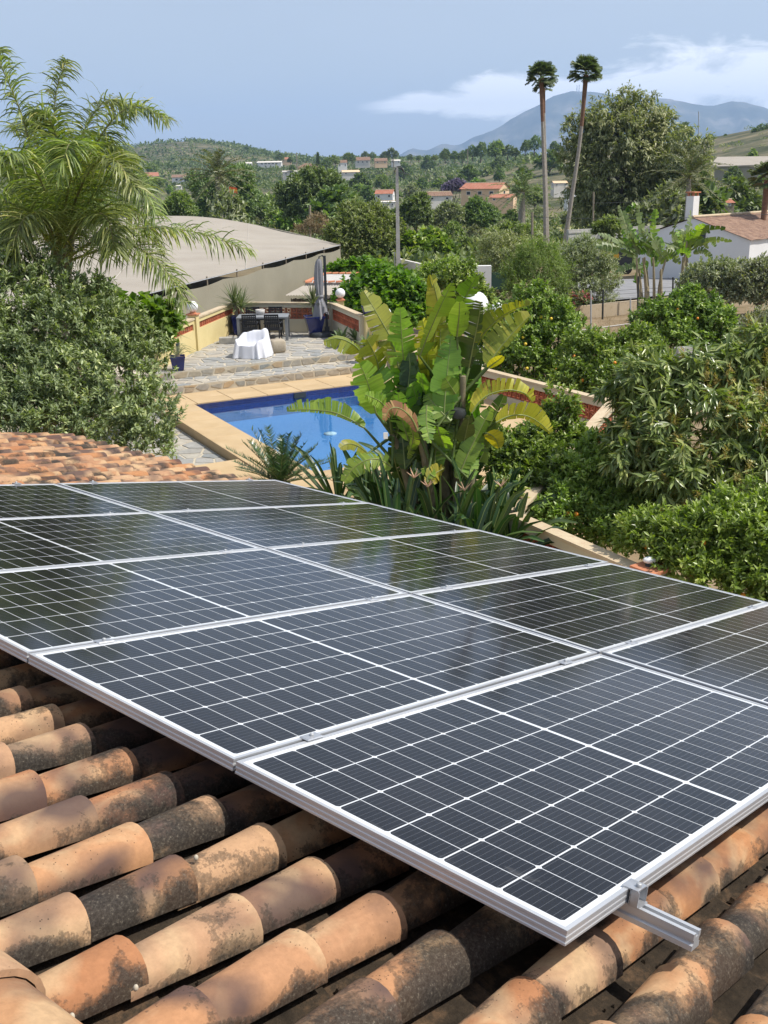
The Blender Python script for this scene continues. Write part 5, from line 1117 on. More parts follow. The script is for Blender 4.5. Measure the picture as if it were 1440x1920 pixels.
# sago palm at the pool corner
p = atY(525, 905, 16.4); p[2] = DZ; t = thing('sago_palm', 'dark green sago palm between the roof edge and the pool corner', 'plant', tuple(p))
MB().lathe([(0.20, 0), (0.22, 0.2), (0.18, 0.55), (0.02, 0.65)], 12).build('trunk', M['bark'], t)
for k in range(34):
    a_ = k * 2.39996; e = 0.15 + 1.15 * (k / 34) ** 1.1; L = 1.02 * (0.85 + 0.25 * RB_.random()); d = np.array([math.cos(a_) * math.cos(e), math.sin(a_) * math.cos(e), math.sin(e)]); o_ = np.array([0, 0, 0.55])
    link('frond', frond_mesh('frond', [M['l_cycad'], M['rachis']], [o_, o_ + d * L * 0.5, o_ + d * L - ZU * L * 0.08], 46, 0.17, 0.026, RB_, 0.04, 0.05, 0.008, 1, 0.75, 0.06, 0.5, 0.35), t)

# ------------------------------------------------------------------ feather palm on the left
RQ = np.random.default_rng(51); PY_ = 18.0
def wp(x, y, dy=0.0): return atY(x, y, PY_ + dy)
pc = wp(112, 478); pbse = np.array([pc[0] + 0.18, PY_, -2.1])
palm = thing('feather_palm', 'large feather palm with drooping yellow-green fronds at the left edge', 'palm tree', tuple(pbse))
mb = MB(); mb.tube(path([pbse, wp(128, 600), wp(122, 540), wp(112, 470)], 12), [0.16] * 5 + [0.15, 0.15, 0.15, 0.14, 0.14, 0.12, 0.10], 12); mb.build('trunk', M['palmbark'], palm, world=True)
FRD = [([(110, 470), (72, 330), (40, 215), (5, 130), (-8, 92)], (0, -.1, -.2, -.3, -.3)), ([(112, 470), (104, 340), (100, 250), (106, 170), (124, 112)], (0, .3, .5, .6, .6)), ([(114, 470), (150, 340), (195, 245), (250, 200), (314, 222)], (0, -.2, -.4, -.5, -.6)),
       ([(116, 472), (165, 380), (215, 330), (262, 345), (292, 402)], (0, -.5, -.9, -1.1, -1.2)), ([(122, 488), (180, 450), (260, 428), (360, 434), (470, 470)], (0, -.3, -.5, -.5, -.4)), ([(122, 492), (190, 468), (250, 462), (305, 500), (346, 566)], (0, -.6, -1.0, -1.2, -1.3)),
       ([(106, 470), (60, 370), (10, 310), (-50, 290), (-110, 320)], (0, .2, .3, .3, .3)), ([(105, 475), (50, 400), (-5, 375), (-60, 400), (-90, 470)], (0, -.5, -.9, -1.1, -1.2)), ([(114, 470), (135, 330), (160, 240), (200, 190), (245, 205)], (0, .6, 1.0, 1.3, 1.5)),
       ([(110, 470), (85, 360), (50, 300), (15, 290), (-20, 330)], (0, -.8, -1.4, -1.8, -2.0)), ([(114, 470), (140, 380), (175, 310), (215, 300), (250, 350)], (0, -.9, -1.5, -1.9, -2.1)), ([(110, 470), (105, 360), (95, 280), (60, 230), (20, 240)], (0, .9, 1.5, 1.9, 2.2)),
       ([(112, 470), (125, 370), (140, 300), (130, 270), (110, 330)], (0, -1.0, -1.7, -2.1, -2.3)), ([(108, 478), (70, 430), (35, 420), (0, 450), (-30, 520)], (0, -.6, -1.0, -1.3, -1.5)), ([(118, 478), (170, 410), (220, 385), (270, 410), (300, 470)], (0, .7, 1.2, 1.5, 1.6)),
       ([(110, 470), (95, 400), (70, 340), (40, 330), (15, 380)], (0, .5, .8, 1.0, 1.0)), ([(114, 474), (150, 420), (185, 400), (205, 420), (215, 470)], (0, -1.0, -1.5, -1.8, -1.9)), ([(110, 474), (90, 420), (60, 400), (35, 430), (25, 500)], (0, -1.1, -1.7, -2.0, -2.1)),
       ([(112, 470), (118, 350), (112, 280), (90, 220), (62, 210)], (0, .1, .1, .0, .0)), ([(112, 470), (140, 350), (170, 290), (205, 270), (255, 300)], (0, .2, .2, .2, .2))]
for i, (pts, dys) in enumerate(FRD):
    W3 = [wp(x, y, d) - pbse for (x, y), d in zip(pts, dys)]
    link('frond', frond_mesh('frond', [M['l_palm'], M['rachis']], W3, 170, 0.66, 0.021, RQ, 0.46, 0.42, 0.026, 4, 0.5, 0.08, 0.5), palm)
for k in range(6):
    a_ = RQ.random() * 6.28; mb = MB(); q = pc + np.array([0.16 * math.cos(a_), 0.16 * math.sin(a_), 0]); mb.tube(path([pc + np.array([0.06 * math.cos(a_), 0.06 * math.sin(a_), -0.55]), q - ZU * 0.2, q + np.array([0.1 * math.cos(a_), 0.1 * math.sin(a_), 0.35])], 6), [0.07, 0.06, 0.03], 6) if False else mb.tube(path([pc + np.array([0.05 * math.cos(a_), 0.05 * math.sin(a_), -0.55]), q + np.array([0.1 * math.cos(a_), 0.1 * math.sin(a_), 0.35])], 5), np.linspace(0.075, 0.03, 5), 6); mb.build('frond_base', M['stem'], palm, world=True)

# ------------------------------------------------------------------ trees and shrubs near the house
RT = np.random.default_rng(61)
def px_lobes(lst, Y, base, sq=0.9):
    """lobes given as (px, py, r px, depth offset) -> local lobes"""
    out = []
    for l in lst:
        dy = l[3] if len(l) > 3 else 0.0; p = atY(l[0], l[1], Y + dy) - base; out.append((*p, l[2] * (Y + dy) / F, sq))
    return out
def shrub(name, label, cat, lst, Y, zbase, mat, ntw, nl, L, W, rng=RT, trunk_r=0.07, group=None, fruit=None, nf=0, extra=None, bark='bark', **kw):
    c = atY(np.mean([l[0] for l in lst]), np.mean([l[1] for l in lst]), Y); base = np.array([c[0], Y, zbase if zbase is not None else float(terrain(c[0], Y))])
    t = thing(name, label, cat, tuple(base), group=group); lb = px_lobes(lst, Y, base)
    tips = [np.array(l[:3]) for l in sorted(lb, key=lambda l: -l[2])[:7]]
    trunk_mb((0, 0, 0), tips, trunk_r, rng, 0.35).build('trunk', M[bark], t)
    link('crown', crown_mesh('crown', M[mat], lb, ntw, nl, L, W, rng, **kw), t)
    if nf:
        fm = MB().sphere((0, 0, 0), 0.042, 10, 7).mesh(fruit[0], M[fruit[1]])
        for k in range(nf):
            l = lb[rng.integers(len(lb))]; d = nrm(rng.normal(size=3) + np.array([0, -1.3, 0.25])); p = np.array(l[:3]) + d * l[3] * (1.02 + 0.12 * rng.random()); link(fruit[0], fm, t, tuple(p))
    if extra:
        nm, mt, n2, nl2, L2, W2, kw2 = extra; link(nm, crown_mesh(nm, M[mt], lb, n2, nl2, L2, W2, rng, **kw2), t)
    return t
# the big grey-green shrub on the left
shrub('grey_green_shrub', 'large grey-green shrub with yellow tips between roof edge and feather palm', 'shrub', [(15, 560, 70, .3), (95, 555, 62, .6), (40, 640, 80, -.2), (120, 640, 78, 0), (205, 640, 62, .5), (60, 720, 80, -.7), (150, 720, 85, -.5), (235, 715, 62, .1), (20, 790, 75, -1.2), (100, 800, 80, -1.2), (185, 795, 75, -.9), (262, 790, 58, -.6), (258, 690, 38, .4), (285, 765, 30, .1), (265, 845, 45, -.9), (-50, 650, 90, 0), (-60, 780, 90, -1), (170, 560, 34, .5), (60, 520, 32, .6), (12, 515, 32, .6), (268, 640, 28, .6)], 15.6, -2.1, 'l_shrub', 4900, 14, 0.088, 0.031, up=0.7, spread=0.8, tw=0.13, inner=0.55, trunk_r=0.12, jitter=0.5, clump=7, rc=0.26)
shrub('grape_vine', 'bright green vine foliage against the netting behind the yellow wall', 'vine', [(215, 595, 42, 0), (265, 605, 40, -.4), (300, 600, 30, -.8), (240, 640, 40, -.5), (285, 630, 32, -.6), (190, 570, 26, 0)], 23.5, -2.1, 'l_vine', 700, 7, 0.17, 0.15, up=0.3, spread=1.0, inner=0.4)
# citrus beyond the right-hand wall
shrub('citrus_tree', 'tall glossy citrus tree with small fruit beyond the long lattice wall', 'tree', [(975, 620, 58, .3), (1030, 600, 40, .2), (1040, 650, 60, 0), (985, 690, 60, -.5), (1060, 700, 40, -.4), (930, 650, 40, 0.2), (1000, 560, 22, .3), (1060, 615, 24, .4), (950, 700, 36, -.5), (1015, 735, 40, -.8)], 27.5, -1.9, 'l_orange', 2300, 13, 0.115, 0.055, fruit=('lemon', 'lemon'), nf=14, up=0.35, inner=0.5, tw=0.17, jitter=0.4, clump=5, rc=0.26)
shrub('citrus_tree', 'low citrus tree with orange fruit between the tall citrus and the round bush', 'tree', [(1110, 680, 50, 0), (1165, 680, 50, 0), (1215, 690, 42, -.3), (1140, 720, 45, -.8), (1095, 650, 26, 0.2), (1200, 650, 28, .3), (1070, 720, 36, -.5), (1225, 730, 35, -.5)], 25.5, -1.9, 'l_orange', 1900, 13, 0.11, 0.052, fruit=('orange', 'orange'), nf=16, up=0.35, inner=0.5, tw=0.17, jitter=0.4, clump=5, rc=0.26)
shrub('citrus_tree', 'round dense citrus bush standing alone on dry soil before the beige retaining wall', 'tree', [(1235, 610, 48, 0), (1290, 590, 45, 0.2), (1335, 615, 45, 0), (1270, 640, 55, -.3), (1325, 650, 40, -.3), (1215, 640, 32, 0), (1300, 560, 18, .2), (1355, 640, 25, 0)], 32.0, -1.9, 'l_orange', 2300, 13, 0.12, 0.06, fruit=('orange', 'orange'), nf=3, up=0.35, inner=0.5, tw=0.17, jitter=0.4, clump=5, rc=0.26)
shrub('citrus_tree', 'glossy dark citrus bush right below the yellow arching leaf, by the broken wall corner', 'tree', [(1000, 850, 50, .2), (1035, 812, 28, .4), (1055, 775, 17, .5), (960, 870, 44, 0), (1020, 900, 55, -.3), (970, 920, 40, -.4), (935, 850, 30, .3), (1075, 840, 30, .4), (1050, 748, 9, .5)], 16.2, -1.9, 'l_orange', 2200, 12, 0.095, 0.044, up=0.45, inner=0.5, tw=0.13, jitter=0.4, clump=5, rc=0.2)
shrub('mango_tree', 'mango tree with long drooping leaves and straw-coloured flower spikes at the right', 'tree', [(1210, 730, 55, .3), (1290, 720, 60, .3), (1370, 710, 65, .5), (1440, 720, 70, .5), (1220, 800, 65, 0), (1310, 810, 75, -.3), (1400, 820, 80, -.3), (1190, 860, 50, -.2), (1270, 880, 65, -.6), (1370, 900, 75, -.7), (1460, 880, 80, -.6), (1195, 705, 22, .3), (1500, 760, 80, 0.3), (1420, 650, 38, .6), (1320, 950, 60, -.8)], 15.0, -1.9, 'l_mango', 1500, 15, 0.205, 0.046, up=0.25, spread=0.75, droop=0.75, tw=0.12, inner=0.5, jitter=0.45, clump=3, rc=0.22, trunk_r=0.11, extra=('flower_spike', 'l_panicle', 150, 44, 0.07, 0.014, dict(up=1.3, spread=1.1, tw=0.24, inner=-0.04, low=-0.15)), nbias=0.7)
shrub('citrus_tree', 'leafy citrus bush in front of the mango tree, left of it', 'tree', [(1100, 900, 55, .2), (1160, 930, 60, 0), (1080, 960, 55, -.2), (1150, 995, 50, -.6), (1210, 960, 50, -.2), (1040, 975, 36, -.4), (1130, 850, 34, .4), (1180, 880, 30, .2)], 15.2, -1.9, 'l_orange', 2500, 12, 0.092, 0.040, up=0.45, inner=0.5, tw=0.12, jitter=0.4, clump=5, rc=0.18, fruit=('orange', 'orange'), nf=6, tone=(0.3, 1.0))
shrub('citrus_tree', 'bright green orange tree with ripe fruit closest to the panel edge', 'tree', [(1215, 1005, 45, .9), (1280, 1015, 55, .4), (1350, 1010, 58, .2), (1420, 1020, 60, 0), (1315, 1070, 48, 0), (1400, 1090, 58, -.2), (1480, 1060, 65, -.2), (1260, 1050, 30, .2), (1350, 960, 30, .4), (1430, 960, 40, .4), (1470, 1140, 60, -.4)], 11.6, -1.9, 'l_lemon', 3000, 12, 0.085, 0.034, up=0.55, inner=0.5, tw=0.11, jitter=0.4, clump=5, rc=0.16, fruit=('orange', 'orange'), nf=11)
shrub('citrus_tree', 'shaded low foliage creeping over the cream wall end beside the strap leaves', 'shrub', [(925, 950, 30, 0), (900, 945, 24, .2), (950, 925, 26, .3)], 14.6, -0.5, 'l_orange', 500, 11, 0.075, 0.034, up=0.4, inner=0.4, tw=0.15, trunk_r=0.03)
shrub('grey_green_shrub', 'pale leafy bush on dry soil behind the mango tree, at the right edge', 'shrub', [(1430, 620, 36, 0), (1465, 640, 45, 0), (1425, 660, 28, -.3)], 24.0, -1.6, 'l_olive', 700, 11, 0.10, 0.035, up=0.4)

# ------------------------------------------------------------------ netting house on the left
RG = np.random.default_rng(71)
def netmat(name, c1, c2, sheer):
    m, nt, b = newmat(name); t_ = nt.nodes.new('ShaderNodeTexCoord')
    nt.links.new(ramp(nt, noise(nt, t_.outputs['Object'], 0.35, 6, 0.65), [(0.3, c1), (0.7, c2)]), b.inputs['Base Color']); pset(b, rough=0.9, spec=0.1); return m
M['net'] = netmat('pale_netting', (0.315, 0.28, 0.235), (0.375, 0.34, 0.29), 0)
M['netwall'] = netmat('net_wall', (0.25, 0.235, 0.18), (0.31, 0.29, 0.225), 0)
gA, gB = at(637, 459, 1.45), at(185, 573, 1.45)                     # near top edge, right corner to left
gh = thing('netting_house', 'long crop shelter of pale netting with a sagging roof behind the terrace', 'crop shelter', (gA[0], gA[1], -2.0))
gC = atY(395, 408, 78.0); gD = atY(275, 406, 80.0); gE = atY(90, 420, 80.0); gF = gB + (gB - gA) * 0.5
nA = 26; edge_near = np.array([gA + (gF - gA) * t for t in np.linspace(0, 1, nA)])
edge_far = path([gA + np.array([-0.05, 0.1, 0.02]), atY(520, 430, 72), gC, gD, gE], nA)
rows = []
for j in range(15):
    f = j / 14; row = edge_near * (1 - f) + edge_far * f
    row[:, 2] += -0.10 * np.sin(np.pi * f) + 0.10 * np.sin(np.arange(nA) * 1.3) * (f > 0) * (1 - f) * 0.4 + 0.05 * np.sin(f * 22 + np.arange(nA) * 0.2) * np.sin(np.pi * f)
    rows.append(row)
rows = np.array(rows); MB().grid(rows).build('roof_net', M['net'], gh, world=True)
dirn = nrm(gF - gA); nnear = np.array([dirn[1], -dirn[0], 0]); nnear = nnear if nnear @ (CAM - gA) > 0 else -nnear
W1 = np.array([gA + (gF - gA) * t - ZU * (0.17 + 0.10 * abs(math.sin(t * 29 + 0.4))) + nnear * 0.02 for t in np.linspace(0, 1, 60)]); W0 = W1.copy(); W0[:, 2] = -2.0
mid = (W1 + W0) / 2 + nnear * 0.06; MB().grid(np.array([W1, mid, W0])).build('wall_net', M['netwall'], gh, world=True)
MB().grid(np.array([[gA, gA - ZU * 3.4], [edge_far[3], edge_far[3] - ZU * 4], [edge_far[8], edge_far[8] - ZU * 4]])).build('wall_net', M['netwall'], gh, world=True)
for k in range(14):
    t = k / 13; p = gA + (gF - gA) * t; mb = MB(); mb.tube([p - ZU * 3.4, p + ZU * 0.07], 0.032, 6); mb.build('post', M['wood'], gh, world=True)
mb = MB(); mb.tube(edge_near - ZU * 0.02 + nnear * 0.03, 0.02, 5); mb.build('edge_cable', M['steel'], gh, world=True)
M['seam'] = plain('net_seam', (0.46, 0.43, 0.38), 0.9)
for i in (9, 17):
    mb = MB(); mb.tube(rows[:, i] + ZU * 0.012, 0.016, 4); mb.build('seam_cord', M['seam'], gh, world=True)

# ------------------------------------------------------------------ sheds behind the terrace
def roof_block(mb, corners, th, m=0):
    """roof slab from four corners (near-left, near-right, far-right, far-left)"""
    c = [np.array(p) for p in corners]; mb.add([p - ZU * th for p in c] + c, [(3, 2, 1, 0), (4, 5, 6, 7), (0, 1, 5, 4), (1, 2, 6, 5), (2, 3, 7, 6), (3, 0, 4, 7)], m)
s1 = thing('garden_shed', 'low shed with a flat grey roof edged in terracotta tiles, behind the parasol', 'shed', tuple(atY(640, 560, 47) * [1, 1, 0] + [0, 0, -1.4]))
mb = MB(); roof_block(mb, [atY(572, 531, 46), atY(700, 529, 46), atY(712, 514, 52), atY(610, 514, 52)], 0.12); mb.build('roof', M['concrete'], s1, world=True)
for (a, b_) in (((572, 530, 46), (700, 528, 46)), ((572, 530, 46), (610, 513, 52)), ((610, 513, 52), (712, 513, 52))):
    a, b_ = atY(*a), atY(*b_); n_ = int(np.linalg.norm(b_ - a) / 0.32); d = (b_ - a) / n_
    for k in range(n_):
        p = a + d * (k + 0.5); mb = MB(); dd = nrm(d); sd = nrm(np.cross(dd, ZU)); V = [dd * s_ * 0.15 + sd * 0.09 * math.cos(q) + ZU * (0.075 * math.sin(q) + 0.01 * s_) for s_ in (-1, 1) for q in np.linspace(0, math.pi, 6)]
        mb.add(V, [(i, i + 1, 7 + i, 6 + i) for i in range(5)]); link('edge_tile', mb.mesh('edge_tile', M['terra']), s1, tuple(p - np.array(s1.location)))
a0, a1 = atY(574, 534, 46.2), atY(698, 532, 46.2); mb = MB(); mb.add([a0, a1, a1 * [1, 1, 0] - [0, 0, 1.5], a0 * [1, 1, 0] - [0, 0, 1.5]], [(0, 1, 2, 3)]); mb.build('wall', M['oldwhite'], s1, world=True)
s2 = thing('lean_to', 'lean-to with a pale corrugated roof and a dark reed wall behind the back wall', 'shed', tuple(atY(600, 570, 42) * [1, 1, 0] + [0, 0, -1.4]))
c4 = [atY(534, 554, 41.5), atY(660, 553, 41.5), atY(690, 534, 45.5), atY(568, 536, 45.5)]
rows_ = []
for f in np.linspace(0, 1, 2): rows_.append([c4[0] * (1 - t) * (1 - f) + c4[1] * t * (1 - f) + c4[2] * t * f + c4[3] * (1 - t) * f + ZU * 0.02 * math.sin(i * math.pi / 2) for i, t in enumerate(np.linspace(0, 1, 97))])
MB().grid(np.array(rows_)).build('corrugated_roof', M['net'], s2, world=True)
a0, a1 = atY(545, 557, 41.8), atY(655, 556, 41.8); mb = MB(); nb_ = 60
for k in range(nb_):
    p = a0 + (a1 - a0) * (k + 0.5) / nb_; mb.box((p[0], p[1] + 0.03 * RG.random(), (p[2] - 1.5) / 2 - 0.04), (0.03 + 0.015 * RG.random(), 0.02, p[2] + 1.4 + 0.1 * RG.random()))
mb.build('reed_screen', noisy('reed', (0.05, 0.042, 0.035), (0.13, 0.11, 0.085), 9, 0.9, 0.3), s2, world=True)

# ------------------------------------------------------------------ right-hand neighbour ground: road, retaining wall, fences
def sheet(name, pts, mat, dz=0.03, n=14):
    P = [[np.array([*(np.array(a) * (1 - t) + np.array(b_) * t), 0]) for t in np.linspace(0, 1, n)] for a, b_ in pts]; P = np.array(P)
    P[:, :, 2] = terrain(P[:, :, 0], P[:, :, 1]) + dz; o = MB().grid(P).build(name, mat); tag(o, kind='structure'); return o
r0 = [at(1060, 572, -1.2)[:2], at(1260, 556, -1.2)[:2]]; r1 = [at(1085, 530, -1.3)[:2], at(1330, 520, -1.3)[:2]]
sheet('road', [(r0[0], r0[1]), ((np.array(r0[0]) + r1[0]) / 2, (np.array(r0[1]) + r1[1]) / 2), (r1[0], r1[1])], M['asphalt'], 0.10)
A_, B_ = at(1062, 603, -1.35), at(1330, 574, -1.35); hgt = 0.62
w_ = thing('retaining_wall', 'low beige rendered retaining wall along the grey lane', 'wall', tuple(A_)); mb = MB()
p, q = A_, B_; mb.bar(np.array([p[0], p[1], -1.45 + hgt / 2]), np.array([q[0], q[1], -1.45 + hgt / 2]), 0.22, hgt + 0.25)
mb.build('wall', M['beton'], w_, world=True)
t = thing('gate_pillar', 'squat terracotta coloured pillar at the left end of the beige retaining wall', 'pillar', tuple(A_ + [-0.25, 0.1, 0])); MB().box((0, 0, 0.32), (0.75, 0.4, 0.95)).build('shaft', M['terra'], t); MB().box((0, 0, 0.83), (0.85, 0.5, 0.08)).build('cap', M['terra'], t)
t = thing('white_boundary_wall', 'white boundary wall beyond the concrete pole', 'wall', tuple(at(790, 512, -1.2))); mb = MB(); p, q = at(748, 515, -1.2), at(838, 540, -1.2); mb.bar(p + ZU * 0.3, q + ZU * 0.3, 0.2, 1.5); mb.build('wall', M['oldwhite'], t, world=True)
t = thing('white_gate_pillar', 'square white gate pillar with a dark green gate beside it', 'pillar', tuple(atY(904, 540, 50) * [1, 1, 0] + [0, 0, -1.3])); mb = MB(); p = atY(904, 508, 50); mb.box((p[0], p[1], p[2] - 0.8), (0.85, 0.4, 2.1)); mb.build('shaft', M['white'], t, world=True)
p = atY(930, 515, 50.6); mb = MB(); mb.box((p[0] + 0.05, p[1], p[2] - 0.3), (0.95, 0.06, 0.8)); mb.build('gate', plain('green_gate', (0.02, 0.06, 0.045), 0.5), t, world=True)
t = thing('gas_tank', 'large white rounded tank showing between banana leaf and citrus tree', 'tank', tuple(atY(893, 590, 31) * [1, 1, 0] + [0, 0, -1.6])); p = atY(890, 572, 31); mb = MB(); mb.sphere(p, (0.42, 0.5, 0.42), 18, 10).tube([p * [1, 1, 0] + [0, 0, -1.7], p], 0.3, 12); mb.build('tank_shell', M['globe'], t, world=True)
def post(name, label, x, yb, yt, Y, r, mat, cat='post', group=None, lean=0.0):
    a, b_ = atY(x, yb, Y), atY(x + lean, yt, Y); a[2] = min(a[2], float(terrain(a[0], a[1]))); t = thing(name, label, cat, tuple(a), group=group); mb = MB(); mb.tube([a, b_], [r, r * 0.9], 8); mb.build('post', mat, t, world=True); return b_
for i, (x, yb, yt, Y, lb) in enumerate([(1108, 640, 545, 40.5, 'galvanised fence post left of two, in front of the beige retaining wall'), (1182, 632, 558, 40.8, 'galvanised fence post right of two, beside the round citrus bush')]): post('fence_post', lb, x, yb, yt, Y, 0.035, M['steel'], group='fence posts on the dry plot')
for i, (x, yb, yt, Y, lb) in enumerate([(1131, 572, 543, 46.5, 'dark fence post on the beige wall under the olive tree'), (1197, 566, 518, 47.5, 'tall dark fence post on the beige wall left of the banana clump'), (1063, 580, 548, 45.5, 'dark fence post on the beige wall by the pink oleander'), (1262, 566, 520, 49, 'dark fence post on the beige wall right of the banana clump')]): post('fence_post', lb, x, yb, yt, Y, 0.045, M['darksteel'], group='dark posts of the mesh fence')
def wire(label, pts, r, name='overhead_wire', n=14, mat='wire'):
    P = path([atY(*p) for p in pts], n); t = thing(name, label, 'wire', tuple(P[0])); mb = MB(); mb.tube(P, r, 4); mb.build('strand', M[mat], t, world=True)
for k, y in enumerate((545, 552, 560, 567)): wire(f'fence wire strand above the beige wall, {("topmost", "second from the top", "third from the top", "lowest")[k]}', [(1063, y + 8, 45.5), (1131, y + 2, 46.5), (1197, y - 3, 47.5), (1262, y - 6, 49)], 0.008, 'fence_wire')
wire('pale pipe rail running low between the two galvanised posts', [(1070, 622, 40.4), (1108, 617, 40.5), (1182, 607, 40.8), (1260, 597, 41)], 0.03, 'rail_pipe', 8, 'seam')
# block heaps
def heap(label, x, y, Y, spots):
    b0 = atY(x, y, Y); b0[2] = b0[2]; t = thing('block_pile', label, 'blocks', tuple(b0)); me = MB()
    for dx in (-0.17, 0, 0.17): pass
    me.box((0, 0.085, 0), (0.40, 0.03, 0.19)).box((0, -0.085, 0), (0.40, 0.03, 0.19))
    for dx in (-0.185, 0, 0.185): me.box((dx, 0, 0), (0.03, 0.14, 0.19))
    me = me.mesh('concrete_block', M['concrete'])
    for (u, v_, w2, rz) in spots: link('concrete_block', me, t, (u, v_, w2), (0, 0, rz))
    sup = MB(); sup.box((0, 0.05, -0.9), (0.7, 0.4, 1.55)); return t
heap('stack of white hollow concrete blocks between citrus and mango', 1292, 694, 23.0, [(-0.12, 0, -0.35 + 0.2 * k, 0.1 * (k % 2)) for k in range(4)] + [(0.3, 0.05, -0.35 + 0.2 * k, 0.05) for k in range(3)] + [(-0.15, 0, 0.43, 0.3), (-0.12, 0.02, -0.55, 0), (0.3, 0.0, -0.55, 0), (-0.12, 0.02, -0.75, 0), (0.3, 0.0, -0.75, 0)])
heap('low pile of grey concrete blocks on the dry soil at the right', 1398, 653, 30.0, [(0, 0, 0, 0.2), (0.42, 0.1, 0, 0.15), (-0.42, -0.1, 0, 0.1), (0.1, 0, -0.2, 0.1), (0.5, 0, -0.2, 0.1), (-0.35, 0, -0.2, 0.1)])
post('iron_stake', 'thin pale stake leaning over the grey block pile', 1385, 650, 625, 30.0, 0.02, M['seam'], lean=-8)

# ------------------------------------------------------------------ houses
RH = np.random.default_rng(81)
def gable_house(label, c, L, D, hw, hr, rz, wall, roofm, wins=(), hip=False, chimney=None, over=0.25, name='house', door=None):
    """ridge along local x; front is -y. wins: (side, pos, z, w, h)"""
    z0 = float(terrain(c[0], c[1])) if len(c) == 2 else c[2]
    t = thing(name, label, 'house', (c[0], c[1], z0), rz); mb = MB(); x, y = L / 2, D / 2
    V = [(-x, -y, -2.5), (x, -y, -2.5), (x, y, -2.5), (-x, y, -2.5), (-x, -y, hw), (x, -y, hw), (x, y, hw), (-x, y, hw), (-x, 0, hw if hip else hw + hr), (x, 0, hw if hip else hw + hr)]
    mb.add(V, [(0, 1, 5, 4), (2, 3, 7, 6), (1, 2, 6, 9, 5), (3, 0, 4, 8, 7)] if not hip else [(0, 1, 5, 4), (1, 2, 6, 5), (2, 3, 7, 6), (3, 0, 4, 7)]); mb.build('wall', wall, t)
    e = over; sl = hr / y; zr = hw + hr + 0.06; ze = hw - sl * e + 0.06; ri = (x - y if hip else x + e * 0.6); rb = MB(); nr = 26
    def side(s):
        P = []
        for k in range(nr + 1):
            f = k / nr; P.append((-(x + e) + 2 * (x + e) * f, s * (y + e), ze + 0.03 * (k % 2)))
        Q = [(-ri + 2 * ri * k / nr, 0, zr + 0.03 * (k % 2)) for k in range(nr + 1)]; rb.grid(np.array([P, Q]) if s < 0 else np.array([Q, P]), smooth=False)
    side(-1); side(1)
    if hip:
        for s in (-1, 1): rb.add([(s * (x + e), -(y + e), ze), (s * (x + e), y + e, ze), (s * ri, 0, zr)], [(0, 1, 2)])
    r_ = rb.build('roof', roofm, t)
    rg = MB(); rg.tube([(-ri, 0, zr + 0.03), (ri, 0, zr + 0.03)], 0.09, 6); rg.build('ridge', M['cap'], r_)
    for (sd, u, z, ww, hh) in wins:
        if sd in 'fb': o = np.array([u, (-y if sd == 'f' else y), z]); f = MB().box(o, (ww + 0.16, 0.10, hh + 0.16)); g_ = MB().box(o + [0, -0.03 if sd == 'f' else 0.03, 0], (ww, 0.08, hh))
        else: o = np.array([(-x if sd == 'l' else x), u, z]); f = MB().box(o, (0.10, ww + 0.16, hh + 0.16)); g_ = MB().box(o + [-0.03 if sd == 'l' else 0.03, 0, 0], (0.08, ww, hh))
        w2 = f.build('window', M['white'] if wall != M['white'] else M['oldwhite'], t); g_.build('pane', M['glass'], w2)
    if chimney:
        cx_, cy_, ch_ = chimney; mb = MB(); zb = zr - sl * abs(cy_) - 0.4; mb.box((cx_, cy_, zb + ch_ / 2), (0.62, 0.5, ch_)); o = mb.build('chimney', M['white'], t); mb = MB(); z_ = zb + ch_
        for sx_ in (-1, 1):
            for sy in (-1, 1): mb.box((cx_ + sx_ * 0.22, cy_ + sy * 0.16, z_ + 0.09), (0.1, 0.1, 0.18))
        mb.box((cx_, cy_, z_ + 0.215), (0.72, 0.6, 0.07)); mb.build('chimney_cap', M['terra'], o)
    return t
# white house on the right
hA = at(1300, 408, 2.35)[:2]; hx = nrm(at(1440, 398, 2.35)[:2] - hA); hL = 16.0; hc = hA + hx * hL / 2
hs = gable_house('white farmhouse with an old tiled gable roof and a square chimney, behind the banana clump', (hc[0], hc[1], -1.1), hL, 7.6, 2.25, 1.15, math.atan2(hx[1], hx[0]), M['greygable'], M['tilefar'], [('l', -0.6, 2.55, 0.7, 0.6), ('f', -4.0, 0.9, 0.9, 1.0), ('f', 1.0, 0.9, 0.9, 1.0)], chimney=(-7.4, 0.5, 1.75), over=0.15)
def far_house(label, px, pyb, Y, wpx, hpx, rz, wall, roofm, rpx=None, depth=None, hip=False, wins=2):
    p = atY(px, pyb, Y); L = wpx * Y / F; hw = hpx * Y / F; hr = (rpx if rpx is not None else hpx * 0.4) * Y / F; D = depth or L * 0.65
    wl_ = [('f', L * (-0.3 + 0.6 * k / max(wins - 1, 1)), hw * 0.55, L * 0.09, hw * 0.30) for k in range(wins)] + [('r', 0, hw * 0.55, D * 0.15, hw * 0.3), ('l', 0, hw * 0.55, D * 0.15, hw * 0.3)]
    return gable_house(label, (p[0], p[1] + D / 2, p[2]), L, D, hw, hr, rz, wall, roofm, wl_, hip, over=0.04 * L)
far_house('cream two-storey house with a red roof in the middle of the valley', 912, 372, 240, 74, 17, -0.5, M['creamwall'], M['tilered'], 9, wins=3)
far_house('low cream annexe with a red roof right of the cream house', 945, 378, 228, 44, 7, -0.35, M['creamwall'], M['tilered'], 5)
far_house('small white house with a red roof left of the concrete pole', 722, 373, 230, 32, 9, -0.2, M['white'], M['tilered'], 6)
far_house('flat white outbuilding below the small white house by the concrete pole', 727, 389, 205, 26, 9, 0.1, M['oldwhite'], M['white'], 1)
